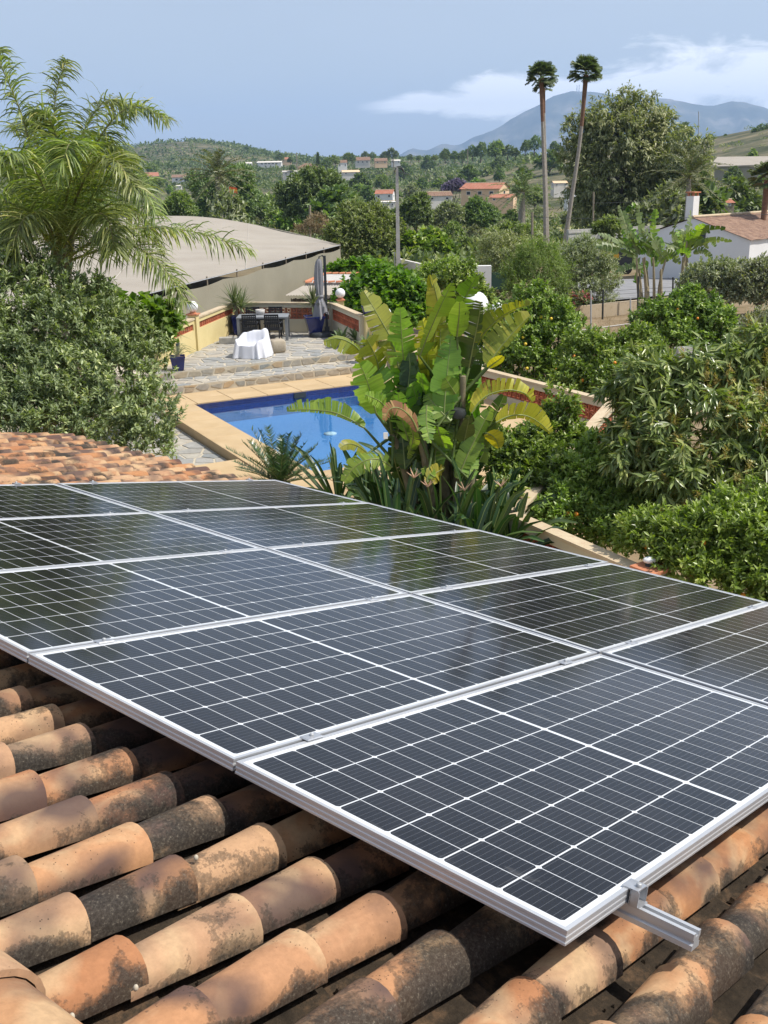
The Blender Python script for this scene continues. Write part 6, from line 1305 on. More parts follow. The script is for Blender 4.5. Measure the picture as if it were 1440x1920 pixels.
far_house('ochre roofed bungalow behind the dark tree, left of the cream house', 822, 378, 225, 46, 10, 0.15, M['oldwhite'], M['tilefar'], 6)
far_house('large white villa on the left slope beside the date palm', 343, 342, 700, 40, 9, 0.1, M['white'], M['tilefar'], 4, wins=4)
far_house('white villa with a turret roof far left under the hill', 283, 340, 760, 24, 9, 0.3, M['white'], M['tilered'], 6)
far_house('white cottage low on the left slope below the villa', 335, 353, 560, 10, 4, 0, M['white'], M['oldwhite'], 1, wins=1)
far_house('pinkish ruin beside the white villa on the left slope', 366, 342, 710, 18, 9, 0.2, M['creamwall'], M['tilefar'], 4)
far_house('stone farmhouse with a hipped roof on the central rise', 577, 323, 640, 32, 9, -0.2, M['creamwall'], M['tilefar'], 6, hip=True)
far_house('grey flat-roofed barn left of the stone farmhouse', 545, 330, 620, 30, 7, 0.1, M['oldwhite'], M['concrete'], 2)
far_house('long white house terrace on the shoulder of the left hill', 505, 310, 980, 42, 5, 0.0, M['white'], M['oldwhite'], 2, wins=5)
far_house('white house above the terrace on the shoulder of the left hill', 537, 304, 1000, 16, 5, 0.0, M['creamwall'], M['tilered'], 3)
far_house('white house at the left end of the hill shoulder terrace', 466, 313, 960, 12, 6, 0.1, M['white'], M['oldwhite'], 2, wins=1)
far_house('white house behind the cypress on the central rise', 642, 316, 720, 16, 10, 0.1, M['white'], M['tilefar'], 4)
far_house('wide pale house left of the ridge pines', 680, 308, 800, 26, 7, 0.0, M['oldwhite'], M['tilefar'], 5, wins=3)
far_house('tan house right of the wide pale house on the ridge', 714, 308, 790, 22, 6, 0.1, M['creamwall'], M['tilefar'], 4)
far_house('low ochre shed below the ridge houses', 657, 328, 560, 30, 5, 0.1, M['oldwhite'], M['creamwall'], 3)
far_house('white house at the foot of the ridge pines', 742, 307, 820, 16, 5, 0, M['white'], M['oldwhite'], 2)
far_house('pale cottage half hidden beside the tall eucalyptus', 1075, 375, 200, 26, 16, 0.2, M['white'], M['tilefar'], 5)
far_house('white hut left of the tall fan palm trunks on the hillside', 1050, 350, 260, 26, 6, 0.2, M['oldwhite'], M['creamwall'], 3)
far_house('low shed with a tiled roof behind the white farmhouse', 1350, 388, 115, 50, 6, 0.1, M['wood'], M['tilered'], 5)
far_house('small tile-roofed lean-to behind the white farmhouse chimney', 1328, 395, 105, 26, 5, 0.0, M['wood'], M['tilefar'], 5)
t = thing('netting_house', 'distant pale netting shelter on the right hillside behind the palms', 'crop shelter', tuple(atY(1400, 320, 330))); mb = MB(); q = [atY(1330, 312, 320), atY(1500, 306, 320), atY(1500, 292, 350), atY(1345, 294, 350)]; roof_block(mb, q, 0.3); mb.build('roof_net', M['net'], t, world=True); mb = MB(); a, b_ = atY(1340, 314, 320.5), atY(1500, 309, 320.5); mb.add([a, b_, b_ - ZU * 5, a - ZU * 4.5], [(0, 1, 2, 3)]); mb.build('wall_net', M['netwall'], t, world=True)
t = thing('lane_wall', 'pale concrete wall along the lane behind the olive tree', 'wall', tuple(atY(1120, 440, 88))); mb = MB(); mb.bar(atY(1064, 441, 88), atY(1240, 432, 92), 0.3, 0.85); mb.bar(atY(1064, 436.5, 88), atY(1240, 427.5, 92), 0.4, 0.12); mb.build('wall', M['concrete'], t, world=True)

p = atY(1152, 462, 70); t = thing('parked_machine', 'dark machine with a yellow panel half hidden by banana leaves', 'machine', (p[0], p[1], float(terrain(p[0], p[1]))))
mb = MB(); mb.box((0, 0, 0.75), (2.2, 1.1, 0.7)).box((0.6, 0, 1.35), (0.9, 1.0, 0.6)); mb.build('body', M['charcoal'], t); mb = MB(); mb.box((-0.35, -0.1, 1.2), (1.1, 0.95, 0.28)); mb.build('bonnet', plain('machine_yellow', (0.55, 0.30, 0.03), 0.5), t)
for sx_ in (-0.75, 0.75):
    for sy in (-0.58, 0.58): mb = MB(); mb.tube([(sx_, sy - 0.1, 0.36), (sx_, sy + 0.1, 0.36)], 0.36, 14); mb.build('wheel', M['black'], t)

# ------------------------------------------------------------------ poles, flags, masts
p = atY(747, 512, 60); t = thing('utility_pole', 'tall square concrete utility pole in the middle of the view', 'pole', (p[0], p[1], -1.3)); top = atY(744.5, 312, 60)
mb = MB(); z1 = top[2] + 1.3; mb.add([(-.13, -.11, 0), (.13, -.11, 0), (.13, .11, 0), (-.13, .11, 0), (-.075, -.07, z1), (.075, -.07, z1), (.075, .07, z1), (-.075, .07, z1)], [(0, 3, 2, 1), (4, 5, 6, 7), (0, 1, 5, 4), (1, 2, 6, 5), (2, 3, 7, 6), (3, 0, 4, 7)]); mb.build('shaft', M['concrete'], t)
mb = MB(); mb.tube([(-0.05, -.1, z1 - .1), (-.15, -.15, z1 - .25), (-.17, -.1, z1 - .45)], 0.03, 6).tube([(0.0, -.12, z1 - .02), (.2, -.15, z1), (.36, -.12, z1 - .2), (.42, -.1, z1 - .45)], 0.03, 6).tube([(.1, -.1, z1 - .1), (.26, -.1, z1 - .12), (.38, -.1, z1 - .3)], 0.04, 6); mb.build('cable_head', M['wire'], t)
MB().tube([(-.19, .05, 0), (-.19, .05, 2.2)], 0.04, 6).build('conduit', M['steel'], t)
wood_poles = [('wooden pole behind the netting shelter, before the dark round tree', 581, 460, 385, 110, 0.13), ('grey pole beside the left fan palm trunk', 998, 470, 398, 82, 0.10), ('dark pole with a cross wire right of the leaning fan palm', 1113, 430, 360, 98, 0.09), ('slim pole on the ridge left of the pines', 556, 318, 286, 640, 0.3), ('slim pole on the ridge behind the tan house', 738, 310, 277, 820, 0.35), ('slim pole on the dry hillside right of the ridge pines', 877, 302, 280, 600, 0.25)]
for lb, x, yb, yt, Y, r in wood_poles: post('wooden_pole', lb, x, yb, yt, Y, r, M['wood'], 'pole', 'wooden poles across the valley')
wire('thin wire from the dark pole across the eucalyptus foot', [(1113, 381, 98), (1180, 379, 97), (1260, 372, 96), (1330, 362, 95)], 0.02)
wire('thin wire low across the banana clump and the farmhouse roof', [(1003, 407, 82), (1113, 410, 70), (1260, 409, 62), (1440, 402, 52)], 0.012)
wire('thin wire from the concrete pole to the grey pole', [(745, 322, 60), (870, 352, 68), (1003, 402, 82)], 0.012)
for k, (x, yt) in enumerate(((1082, 160), (1086, 159))): post('mountain_mast', ('thin lattice mast on the mountain top, left of two', 'thin lattice mast on the mountain top, right of two')[k], x, 174, yt, 8950, 3.5, M['steel'], 'mast')
post('hill_mast', 'thin transmitter mast on the ridge right of the eucalyptus', 1310, 268, 209, 640, 0.35, M['steel'], 'mast')
def flag(label, px, py, Y, w_, h_, cols):
    p = atY(px, py, Y); t = thing('flag', label, 'flag', tuple(p)); nx_, ny = 10, 5
    for k, c in enumerate(cols):
        G = np.array([[(w_ * i / nx_, 0.10 * w_ * math.sin(i * 0.9 + j * 0.2), -h_ * (k + j / ny) / len(cols) - 0.18 * w_ * (i / nx_) ** 1.5) for i in range(nx_ + 1)] for j in range(ny + 1)]); MB().grid(G).build('stripe', c, t)
    mb = MB(); mb.tube([(0, 0, 0.15), (0, 0, -3)], 0.03, 6); mb.build('staff', M['steel'], t)
rd, yl = plain('flag_red', (0.75, 0.12, 0.03), 0.8), plain('flag_yellow', (0.80, 0.42, 0.03), 0.8)
flag('red and yellow flag flying beside the date palm, the upper one', 429, 350, 150, 1.15, 0.75, [rd, yl, rd]); flag('small red and yellow flag beside the date palm, the lower one', 437, 366, 150, 0.6, 0.8, [rd, yl, yl])

# ------------------------------------------------------------------ fan palms, date palm and other palms
def fan_leaf(name, mat, L, rng, n=26, spread=2.3, droop=0.35):
    """folded fan on a stalk along +x"""
    V, Q, rv = [], [], []; st = 0.5 * L; tn = rng.random()
    for i in range(n):
        a = -spread / 2 + spread * i / (n - 1); d = np.array([math.cos(a), math.sin(a), 0.0]); s = np.array([-math.sin(a), math.cos(a), 0]) * L * 0.022; b0 = len(V); p = np.array([st, 0, 0.0]); l_ = L * 0.62 * (0.8 + 0.25 * math.cos(a))
        V += [p - s * 0.2, p + s * 0.2, p + d * l_ * 0.5 - s * 1.7, p + d * l_ * 0.5 + s * 1.7 + ZU * 0.01 * L, p + d * l_ * 0.95 - s * 0.15 - ZU * droop * l_ * (0.3 + 0.5 * rng.random()), p + d * l_ * 0.95 + s * 0.15 - ZU * droop * l_ * (0.3 + 0.5 * rng.random())]
        Q += [(b0, b0 + 1, b0 + 3, b0 + 2), (b0 + 2, b0 + 3, b0 + 5, b0 + 4)]; rv += [tn * 0.6 + 0.4 * rng.random()] * 2
    b0 = len(V); w_ = 0.02 * L; V += [(0, -w_, 0), (0, w_, 0), (st, w_ * 0.6, 0), (st, -w_ * 0.6, 0)]; Q.append((b0, b0 + 1, b0 + 2, b0 + 3)); rv.append(0.6)
    return mesh_np(name, np.array(V, float), np.array(Q), mat, rnd=rv)
M['l_fan'] = leafmat('fan_palm_leaf', [(0, (0.06, 0.085, 0.035)), (0.6, (0.14, 0.175, 0.07)), (1, (0.27, 0.28, 0.13))], 0.45, 0.2)
RF_ = np.random.default_rng(91)
fanm = [fan_leaf('fan_leaf', M['l_fan'], 1.0, RF_) for _ in range(4)]
def rot_to(az_, el_, roll=0.0): return (Matrix.Rotation(az_, 4, 'Z') @ Matrix.Rotation(-el_, 4, 'Y') @ Matrix.Rotation(roll, 4, 'X'))
def fan_palm(label, pts, Y, r0, crown_r, n=34, red=0.22):
    W3 = np.array([atY(x, y, Y) for x, y in pts]); W3[0][2] = float(terrain(W3[0][0], W3[0][1])) - 0.2; C = path(W3, 16); t = thing('fan_palm', label, 'palm tree', tuple(C[0]), group='tall fan palms')
    k = int(16 * (1 - red)); mb = MB(); mb.tube(C[:k], np.linspace(r0 * 1.2, r0 * 0.8, k), 9); mb.build('trunk', M['palmbark'], t, world=True)
    mb = MB(); mb.tube(C[k - 1:], np.linspace(r0 * 0.85, r0 * 1.15, 16 - k + 1), 9); mb.build('leaf_base_shaft', M['redbark'], t, world=True)
    for i in range(n):
        el_ = 1.35 - 1.75 * (i / n) ** 1.2 + RF_.normal() * 0.08; a = 2.39996 * i; o = link('fan_leaf', fanm[i % 4], t); o.matrix_basis = Matrix.Translation(Vector(C[-1] - C[0])) @ rot_to(a, el_, RF_.normal() * 0.3) @ Matrix.Scale(crown_r * (0.85 + 0.3 * RF_.random()), 4)
fan_palm('tall fan palm with a straight slender trunk, left of the pair', [(1024, 458), (1022, 370), (1018, 250), (1015, 146)], 92, 0.17, 1.2, 46)
fan_palm('tall fan palm with a leaning trunk, right of the pair', [(1056, 456), (1072, 370), (1088, 260), (1099, 140)], 95, 0.19, 1.38, 46)
fan_palm('slim fan palm standing close behind the left one of the pair', [(1029, 455), (1025, 380), (1022, 280), (1019, 165)], 93.5, 0.14, 0.8, 20, 0.08)
fan_palm('fan palm with a rusty trunk behind the farmhouse roof at the right edge', [(1432, 400), (1435, 375), (1438, 350), (1440, 338)], 66, 0.20, 1.15, 30, 0.7)
def feather_palm(label, base, crown, Y, r0, L, n, mat='l_palmfar', name='date_palm', nlf=34, ll=0.34, droop=0.25, group=None, lo=-0.5, lw=0.05):
    b0, c0 = atY(*base, Y), atY(*crown, Y); b0[2] = min(float(terrain(b0[0], b0[1])), b0[2]); t = thing(name, label, 'palm tree', tuple(b0), group=group); mb = MB(); mb.tube(path([b0, (b0 + c0) / 2 + [r0 * 0.3, 0, 0], c0], 8), np.linspace(r0 * 1.15, r0, 8), 9); mb.build('trunk', M['palmbark'], t, world=True); c = c0 - b0
    ms_ = []
    for k in range(5):
        e = 1.25 - (1.25 - lo) * k / 4; d = np.array([math.cos(e), 0, math.sin(e)]); P = [np.zeros(3), d * L * 0.35 + ZU * 0.02 * L, d * L * 0.7 - ZU * L * droop * 0.35 + np.array([0.08 * L, 0, 0]), d * L * 0.95 + np.array([0.16 * L, 0, 0]) - ZU * L * droop]
        ms_.append(frond_mesh('frond', [M[mat], M['rachis']], P, nlf, L * ll * 0.42, L * lw * 0.35, RF_, 0.2, 0.25, 0.012 * L, 2, 0.6, 0.14, 0.5, 0.25))
    for i in range(n):
        k = min(4, int(5 * (i / n) ** 0.9)); o = link('frond', ms_[k], t); s = 0.85 + 0.3 * RF_.random(); o.matrix_basis = Matrix.Translation(Vector(c)) @ Matrix.Rotation(2.39996 * i + RF_.normal() * 0.15, 4, 'Z') @ Matrix.Rotation(RF_.normal() * 0.12, 4, 'Y') @ Matrix.Scale(s, 4)
    return t
feather_palm('date palm with a full round head standing before the left hill', (412, 420), (408, 332), 160, 0.42, 5.6, 46, group='date palms in the valley')
feather_palm('small palm far left under the hill, beside the netting shelter', (273, 385), (271, 345), 210, 0.3, 3.2, 26, group='date palms in the valley')
feather_palm('bushy palm left of the tall fan palms in the valley', (976, 412), (978, 360), 125, 0.4, 3.4, 34, 'l_dark', group='date palms in the valley')
feather_palm('feather palm with arching fronds behind the farmhouse chimney', (1288, 380), (1292, 335), 88, 0.2, 3.6, 30, 'l_palmfar', group='date palms in the valley')
# banana clumps by the lane
def banana(label, px, pyb, Y, lst, stems):
    b0 = atY(px, pyb, Y); b0[2] = float(terrain(b0[0], b0[1])) - 0.05; t = thing('banana_plant', label, 'plant', tuple(b0), group='banana clumps by the lane')
    for (x0, x1, y1) in stems: mb = MB(); a = atY(x0, pyb, Y + RB_.normal() * 0.25); a[2] = b0[2]; e_ = atY(x1 + RB_.normal() * 5, y1 + RB_.normal() * 10, Y + RB_.normal() * 0.3); mb.tube(path([a, (a + e_) / 2 + RB_.normal(size=3) * 0.06, e_], 6), np.linspace(0.12, 0.05, 6) * RB_.uniform(0.7, 1.1), 7); mb.build('pseudostem', M['stempale'], t, world=True)
    for k in range(9):
        x0, x1, y1 = stems[k % len(stems)]; a_ = RB_.uniform(-1.2, 1.2); l_ = RB_.uniform(28, 55); tx, ty = x1 + math.sin(a_) * l_, y1 - math.cos(a_) * l_ * 0.8
        lst = lst + [([(x1, y1), ((x1 + tx) / 2 + 4 * math.sin(a_), (y1 + ty) / 2 - 6), (tx, ty), (tx + 10 * math.sin(a_), ty + 10)], RB_.uniform(9, 16), float(RB_.uniform(10, 60)), 'ppgl'[RB_.integers(4)])]
    for pts, w_, tw, tn in lst: bleaf(pts, w_, tw, tn, 6, rag=0.35, parent=t, Y=Y, dys=list(np.linspace(0, RB_.normal() * 0.6, len(pts))), foldL=-0.3, foldR=-0.3, n=12)
M['stempale'] = noisy('dry_stem', (0.26, 0.21, 0.12), (0.42, 0.36, 0.24), 3, 0.9, 0.2)
TON['p'] = ('l_banpale', 0.5); M['l_banpale'] = leafmat('banana_leaf_pale', [(0, (0.10, 0.15, 0.055)), (0.5, (0.17, 0.22, 0.09)), (1, (0.30, 0.33, 0.18))], 0.45, 0.3)
banana('tall banana clump with many pale stems behind the beige wall, left one', 1222, 560, 49, [([(1200, 470), (1185, 445), (1178, 425), (1170, 395)], 16, 20, 'p'), ([(1210, 475), (1196, 460), (1182, 440), (1172, 420)], 30, 10, 'g'), ([(1228, 470), (1226, 440), (1228, 415), (1230, 392)], 16, 40, 'g'), ([(1205, 465), (1180, 440), (1168, 410), (1160, 385)], 10, 50, 'p'), ([(1190, 480), (1165, 470), (1140, 462), (1118, 460)], 14, 40, 'p'), ([(1195, 478), (1170, 458), (1145, 445), (1122, 437)], 10, 55, 'p'), ([(1240, 478), (1228, 455), (1215, 440), (1205, 432)], 14, 45, 'p'), ([(1215, 490), (1205, 500), (1196, 515), (1190, 530)], 18, 20, 'g'), ([(1235, 490), (1250, 478), (1262, 480), (1275, 495)], 16, 30, 'p'), ([(1225, 500), (1232, 480), (1236, 465), (1238, 445)], 22, 20, 'g'), ([(1205, 500), (1190, 498), (1172, 500), (1155, 510)], 12, 40, 'p'), ([(1215, 470), (1205, 440), (1200, 410), (1198, 385)], 12, 50, 'p')], [(1203, 1200, 478), (1212, 1206, 470), (1220, 1214, 480), (1228, 1226, 465), (1236, 1240, 480), (1244, 1238, 495), (1216, 1222, 500), (1208, 1196, 500), (1232, 1232, 500)])
banana('younger banana clump in front of the farmhouse gable, right one', 1283, 540, 50, [([(1282, 470), (1296, 450), (1308, 432), (1320, 420)], 16, 20, 'l'), ([(1290, 468), (1305, 445), (1325, 432), (1360, 428)], 16, 30, 'd'), ([(1278, 470), (1272, 450), (1266, 440), (1262, 436)], 12, 30, 'l'), ([(1285, 465), (1290, 440), (1295, 415), (1296, 395)], 8, 60, 'p'), ([(1275, 468), (1262, 440), (1268, 420), (1275, 400)], 8, 60, 'p'), ([(1295, 470), (1320, 455), (1345, 450), (1372, 452)], 10, 40, 'p'), ([(1300, 475), (1315, 470), (1328, 480), (1334, 495)], 12, 40, 'p'), ([(1278, 475), (1262, 462), (1255, 470), (1250, 490)], 12, 40, 'p')], [(1280, 1283, 470), (1288, 1287, 472), (1274, 1278, 480), (1296, 1292, 475)])

# ------------------------------------------------------------------ trees in the middle distance
RM = np.random.default_rng(101)
def mtree(name, label, lst, Y, mat, ntw, nl, L, W, cat='tree', **kw):
    return shrub(name, label, cat, lst, Y, None, mat, ntw, nl, L, W, RM, kw.pop('trunk_r', 0.16), **kw)
mtree('eucalyptus_tree', 'huge spreading eucalyptus right of the leaning fan palm', [(1205, 225, 44, 0), (1150, 232, 42, 0), (1178, 205, 24, 0), (1112, 262, 40, .5), (1225, 262, 36, 0), (1165, 280, 58, -1), (1215, 305, 46, -.5), (1110, 312, 42, 0), (1155, 345, 56, -1), (1212, 352, 46, -.5), (1110, 362, 40, 0), (1085, 250, 22, 1), (1078, 300, 24, 1), (1240, 330, 26, 0), (1180, 392, 44, -1), (1120, 395, 34, -.5), (1235, 235, 22, 0)], 110, 'l_euca', 4200, 9, 0.46, 0.16, droop=0.7, up=0.2, spread=0.7, tw=0.7, inner=0.5, trunk_r=0.5, jitter=0.5, clump=7, rc=1.0)
mtree('eucalyptus_tree', 'thin feathery tree with sparse foliage right of the huge eucalyptus', [(1283, 262, 22, 0), (1300, 285, 24, 0), (1275, 300, 20, 0), (1308, 320, 22, 0), (1285, 340, 24, 0), (1320, 268, 12, 0), (1270, 350, 20, 0)], 105, 'l_euca', 520, 8, 0.42, 0.13, droop=0.6, up=0.3, tw=0.8, trunk_r=0.2)
mtree('olive_tree', 'large grey-green olive tree behind the beige wall', [(1085, 500, 36, 0), (1115, 490, 34, 0), (1100, 535, 40, -.3), (1135, 520, 26, 0), (1070, 545, 28, -.2), (1095, 465, 22, .3), (1125, 555, 26, -.2), (1060, 480, 20, .3)], 52, 'l_olive', 1500, 12, 0.16, 0.045, up=0.3, tw=0.35, inner=0.45)
mtree('pepper_tree', 'feathery yellow-green tree left of the olive tree', [(1010, 505, 40, 0), (1030, 540, 34, -.3), (985, 535, 34, -.3), (1000, 475, 28, .2), (1040, 510, 26, 0), (965, 510, 24, .3), (1010, 570, 38, -.5), (1025, 468, 16, .2)], 46, 'l_pine', 1500, 12, 0.17, 0.028, up=0.5, droop=0.5, tw=0.4, inner=0.5)
mtree('olive_tree', 'loose olive coloured tree left of the feathery tree, by the white gate pillar', [(945, 470, 32, 0), (920, 490, 24, 0), (960, 500, 30, -.2), (925, 455, 22, .4), (975, 470, 24, .2), (940, 530, 26, -.3), (915, 540, 20, -.2), (950, 560, 24, -.4)], 54, 'l_euca', 1100, 11, 0.17, 0.045, up=0.4, droop=0.3, tw=0.4)
mtree('grape_vine', 'bright green vine mound over the pergola right of the parasol', [(665, 560, 28, 0), (700, 540, 34, .3), (740, 550, 36, 0), (770, 560, 30, -.2), (720, 580, 34, -.5), (690, 585, 26, -.5), (755, 590, 28, -.6), (645, 575, 18, -.2), (780, 585, 20, -.4), (705, 515, 16, .8)], 39, 'l_vine', 1300, 9, 0.20, 0.17, 'vine', up=0.35, spread=1.0, tw=0.3)
mtree('grape_vine', 'long strip of bright vine leaves along the far shed roof', [(640, 507, 13, 0), (665, 503, 13, 0), (690, 502, 14, 0), (715, 508, 14, 0), (740, 520, 16, 0), (760, 532, 16, 0), (620, 512, 10, 0), (785, 530, 14, 0)], 54, 'l_vine', 520, 9, 0.22, 0.18, 'vine', up=0.5, spread=1.0, tw=0.3, low=-0.3)
mtree('fruit_tree', 'leafy green tree behind the broad-leaved plant tips, by the white gate pillar', [(855, 520, 22, 0), (880, 535, 24, 0), (835, 535, 20, 0), (900, 560, 22, -.2), (862, 555, 24, -.2), (875, 505, 14, .2)], 44, 'l_orange', 700, 10, 0.16, 0.08, up=0.4, tw=0.3)
mtree('fruit_tree', 'pale yellow-green bush along the white boundary wall', [(800, 520, 20, 0), (825, 510, 18, 0), (845, 500, 14, .3), (790, 535, 14, 0), (815, 535, 18, 0)], 46, 'l_lemon', 500, 9, 0.15, 0.06, up=0.5, tw=0.3)
mtree('oleander_bush', 'pink flowering oleander under the olive tree', [(1075, 565, 14, 0), (1092, 562, 13, 0), (1060, 568, 10, 0)], 46.2, 'l_dark', 220, 9, 0.15, 0.035, 'bush', up=0.8, tw=0.25, extra=('blossom', 'l_pink', 90, 12, 0.09, 0.08, dict(up=0.8, spread=1.0, tw=0.12, inner=0.05, low=-0.2)), trunk_r=0.04)
mtree('dark_hedge_tree', 'dark leafy evergreen in front of the farmhouse wall, right of the bananas', [(1320, 520, 28, 0), (1350, 515, 26, 0), (1375, 520, 26, 0), (1335, 545, 26, -.2), (1300, 535, 24, 0), (1365, 550, 26, -.2)], 47, 'l_olive', 900, 11, 0.17, 0.07, up=0.35, tw=0.3)
mtree('dark_hedge_tree', 'dark leafy evergreen at the right edge below the white farmhouse wall', [(1405, 520, 28, 0), (1435, 515, 30, 0), (1425, 545, 28, -.2), (1395, 550, 24, -.2), (1460, 535, 34, 0)], 46, 'l_olive', 900, 11, 0.17, 0.07, up=0.35, tw=0.3)
mtree('dark_hedge_tree', 'rounded bush on the lane corner left of the banana clump', [(1140, 425, 16, 0), (1125, 432, 12, 0), (1150, 438, 14, 0)], 80, 'l_mid', 260, 9, 0.30, 0.12)
mtree('carob_tree', 'big olive-green tree right behind the netting shelter corner', [(680, 430, 42, 0), (655, 455, 38, -.5), (710, 455, 36, -.5), (690, 480, 34, -1), (640, 440, 26, 0), (725, 430, 26, 0), (665, 405, 24, .5), (705, 400, 18, .5)], 78, 'l_mid', 1700, 11, 0.30, 0.11, up=0.4, tw=0.5, inner=0.45, trunk_r=0.3)
mtree('carob_tree', 'large dark round tree in the middle of the valley', [(575, 360, 34, 0), (605, 350, 30, 0), (550, 370, 28, 0), (630, 372, 26, 0), (590, 390, 34, -1), (560, 398, 24, -1), (615, 398, 22, -1), (585, 338, 20, .5)], 150, 'l_dark', 1500, 10, 0.55, 0.24, up=0.4, tw=0.9, inner=0.4, trunk_r=0.4)
mtree('carob_tree', 'dark tree mass behind the date palm', [(440, 345, 30, 0), (455, 375, 26, 0), (425, 385, 28, -1), (395, 375, 26, 0), (380, 350, 20, 1), (455, 330, 16, 1), (400, 400, 24, -1), (445, 400, 20, -1)], 168, 'l_dark', 1300, 10, 0.55, 0.22, up=0.4, tw=0.9, trunk_r=0.4)
mtree('carob_tree', 'olive green tree left of the date palm, above the netting roof', [(335, 385, 20, 0), (350, 395, 16, 0), (320, 395, 16, 0), (338, 372, 12, 0)], 120, 'l_mid', 420, 9, 0.42, 0.16, trunk_r=0.2)
mtree('fig_tree', 'broad fig tree with large dark leaves below the concrete pole', [(770, 465, 22, 0), (795, 470, 22, 0), (820, 468, 20, 0), (745, 472, 20, 0), (785, 485, 22, -.5), (840, 478, 16, 0), (805, 450, 14, .4)], 78, 'l_orange', 700, 9, 0.38, 0.30, up=0.4, tw=0.5)
mtree('carob_tree', 'dark tree right of the concrete pole, before the ochre bungalow', [(778, 392, 22, 0), (788, 380, 16, 0), (764, 404, 20, 0), (785, 408, 22, -1)], 140, 'l_dark', 800, 9, 0.48, 0.2, trunk_r=0.3)
mtree('carob_tree', 'dark tree just below the cream house', [(898, 398, 22, 0), (880, 408, 20, 0), (918, 408, 18, 0), (900, 415, 20, -1), (892, 384, 13, 0)], 150, 'l_dark', 800, 9, 0.5, 0.2, trunk_r=0.3)
mtree('olive_tree', 'soft olive trees in the hollow between dark tree and cream house', [(830, 410, 20, 0), (850, 402, 18, 0), (812, 412, 16, 0), (840, 393, 14, 0)], 145, 'l_olive', 600, 9, 0.42, 0.14, trunk_r=0.2)
mtree('jacaranda_tree', 'lilac flowering jacaranda left of the cream house', [(850, 352, 12, 0), (865, 350, 10, 0), (838, 356, 9, 0), (856, 344, 7, 0)], 255, 'l_lilac', 320, 8, 0.7, 0.35, trunk_r=0.2)
mtree('dry_tree', 'greyish dry tree by the wooden pole behind the netting shelter', [(595, 420, 18, 0), (580, 430, 16, 0), (612, 432, 14, 0), (560, 435, 12, 0)], 105, 'l_dry', 340, 8, 0.36, 0.05, trunk_r=0.15)
cyp = thing('cypress_tree', 'narrow dark cypress on the central rise', 'tree', tuple(atY(597, 316, 650))); p0 = np.array(cyp.location); hgt_ = 26 * 650 / F
link('crown', crown_mesh('crown', M['l_dark'], [(0, 0, hgt_ * f, hgt_ * 0.13 * (1 - f * 0.75), 1.6) for f in np.linspace(0.1, 0.92, 8)], 420, 8, 0.9, 0.3, RM, up=1.5, spread=0.4), cyp); MB().tube([(0, 0, -1), (0, 0, hgt_ * 0.5)], 0.3, 6).build('trunk', M['bark'], cyp)
mtree('olive_tree', 'soft olive tree above the lane right of the leaning fan palm', [(1090, 400, 16, 0), (1070, 412, 14, 0), (1105, 412, 14, 0)], 118, 'l_olive', 320, 8, 0.36, 0.13)
mtree('hedge_mound', 'clipped brown-green hedge mound left of the fan palm feet', [(950, 432, 12, 0), (968, 434, 14, 0), (988, 436, 13, 0), (932, 440, 12, 0)], 88, 'l_mid', 420, 9, 0.26, 0.10, 'hedge', trunk_r=0.05)

# trees dotted over the valley and ridges: each an object, crowns shared
protos = {}
def proto(key, mat, lobes, ntw, nl, L, W, trunk, **kw):
    protos[key] = (crown_mesh('crown', M[mat], lobes, ntw, nl, L, W, RM, **kw), trunk_mb((0, 0, -0.6), [l[:3] for l in lobes[:4]], trunk, RM, 0.5, 6).mesh('trunk', M['bark']))
proto('round_a', 'l_dark', [(0, 0, 2.6, 1.7), (1.2, 0, 2.2, 1.2), (-1.1, 0.5, 2.3, 1.2), (0.2, -0.9, 2.0, 1.1), (0.1, 0.3, 3.8, 1.0)], 230, 7, 0.62, 0.34, 0.18)
proto('round_b', 'l_mid', [(0, 0, 2.2, 1.6), (1.3, 0.2, 1.9, 1.1), (-1.3, 0, 1.8, 1.2), (0, -0.8, 1.6, 1.0), (0.4, 0.2, 3.1, 0.9)], 230, 7, 0.60, 0.30, 0.16)
proto('olive', 'l_olive', [(0, 0, 2.0, 1.4), (1.0, 0, 1.8, 1.0), (-1.0, 0.3, 1.9, 1.0), (0.2, 0, 2.9, 0.8)], 200, 7, 0.52, 0.20, 0.16)
proto('pine', 'l_dark', [(0, 0, 2.5, 1.9, 0.85), (1.6, 0.2, 2.3, 1.5, 0.85), (-1.5, 0, 2.2, 1.5, 0.85), (0, -0.8, 1.8, 1.4, 0.85), (0.3, 0.3, 3.7, 1.3, 0.8)], 260, 7, 0.62, 0.26, 0.22)
proto('orchard', 'l_orange', [(0, 0, 1.2, 1.1), (0.7, 0, 1.0, 0.8), (-0.7, 0.2, 1.0, 0.8), (0, 0, 1.9, 0.6)], 170, 7, 0.44, 0.24, 0.10)
NMS = {'round_a': ('carob_tree', 'dark rounded tree dotted over the valley slopes'), 'round_b': ('leafy_tree', 'mid-green rounded tree dotted over the valley slopes'), 'olive': ('olive_tree', 'small greyish olive tree dotted over the valley slopes'), 'pine': ('umbrella_pine', 'dark flat-topped pine on the skyline ridge'), 'orchard': ('orchard_tree', 'low dark green orchard tree in the valley groves')}
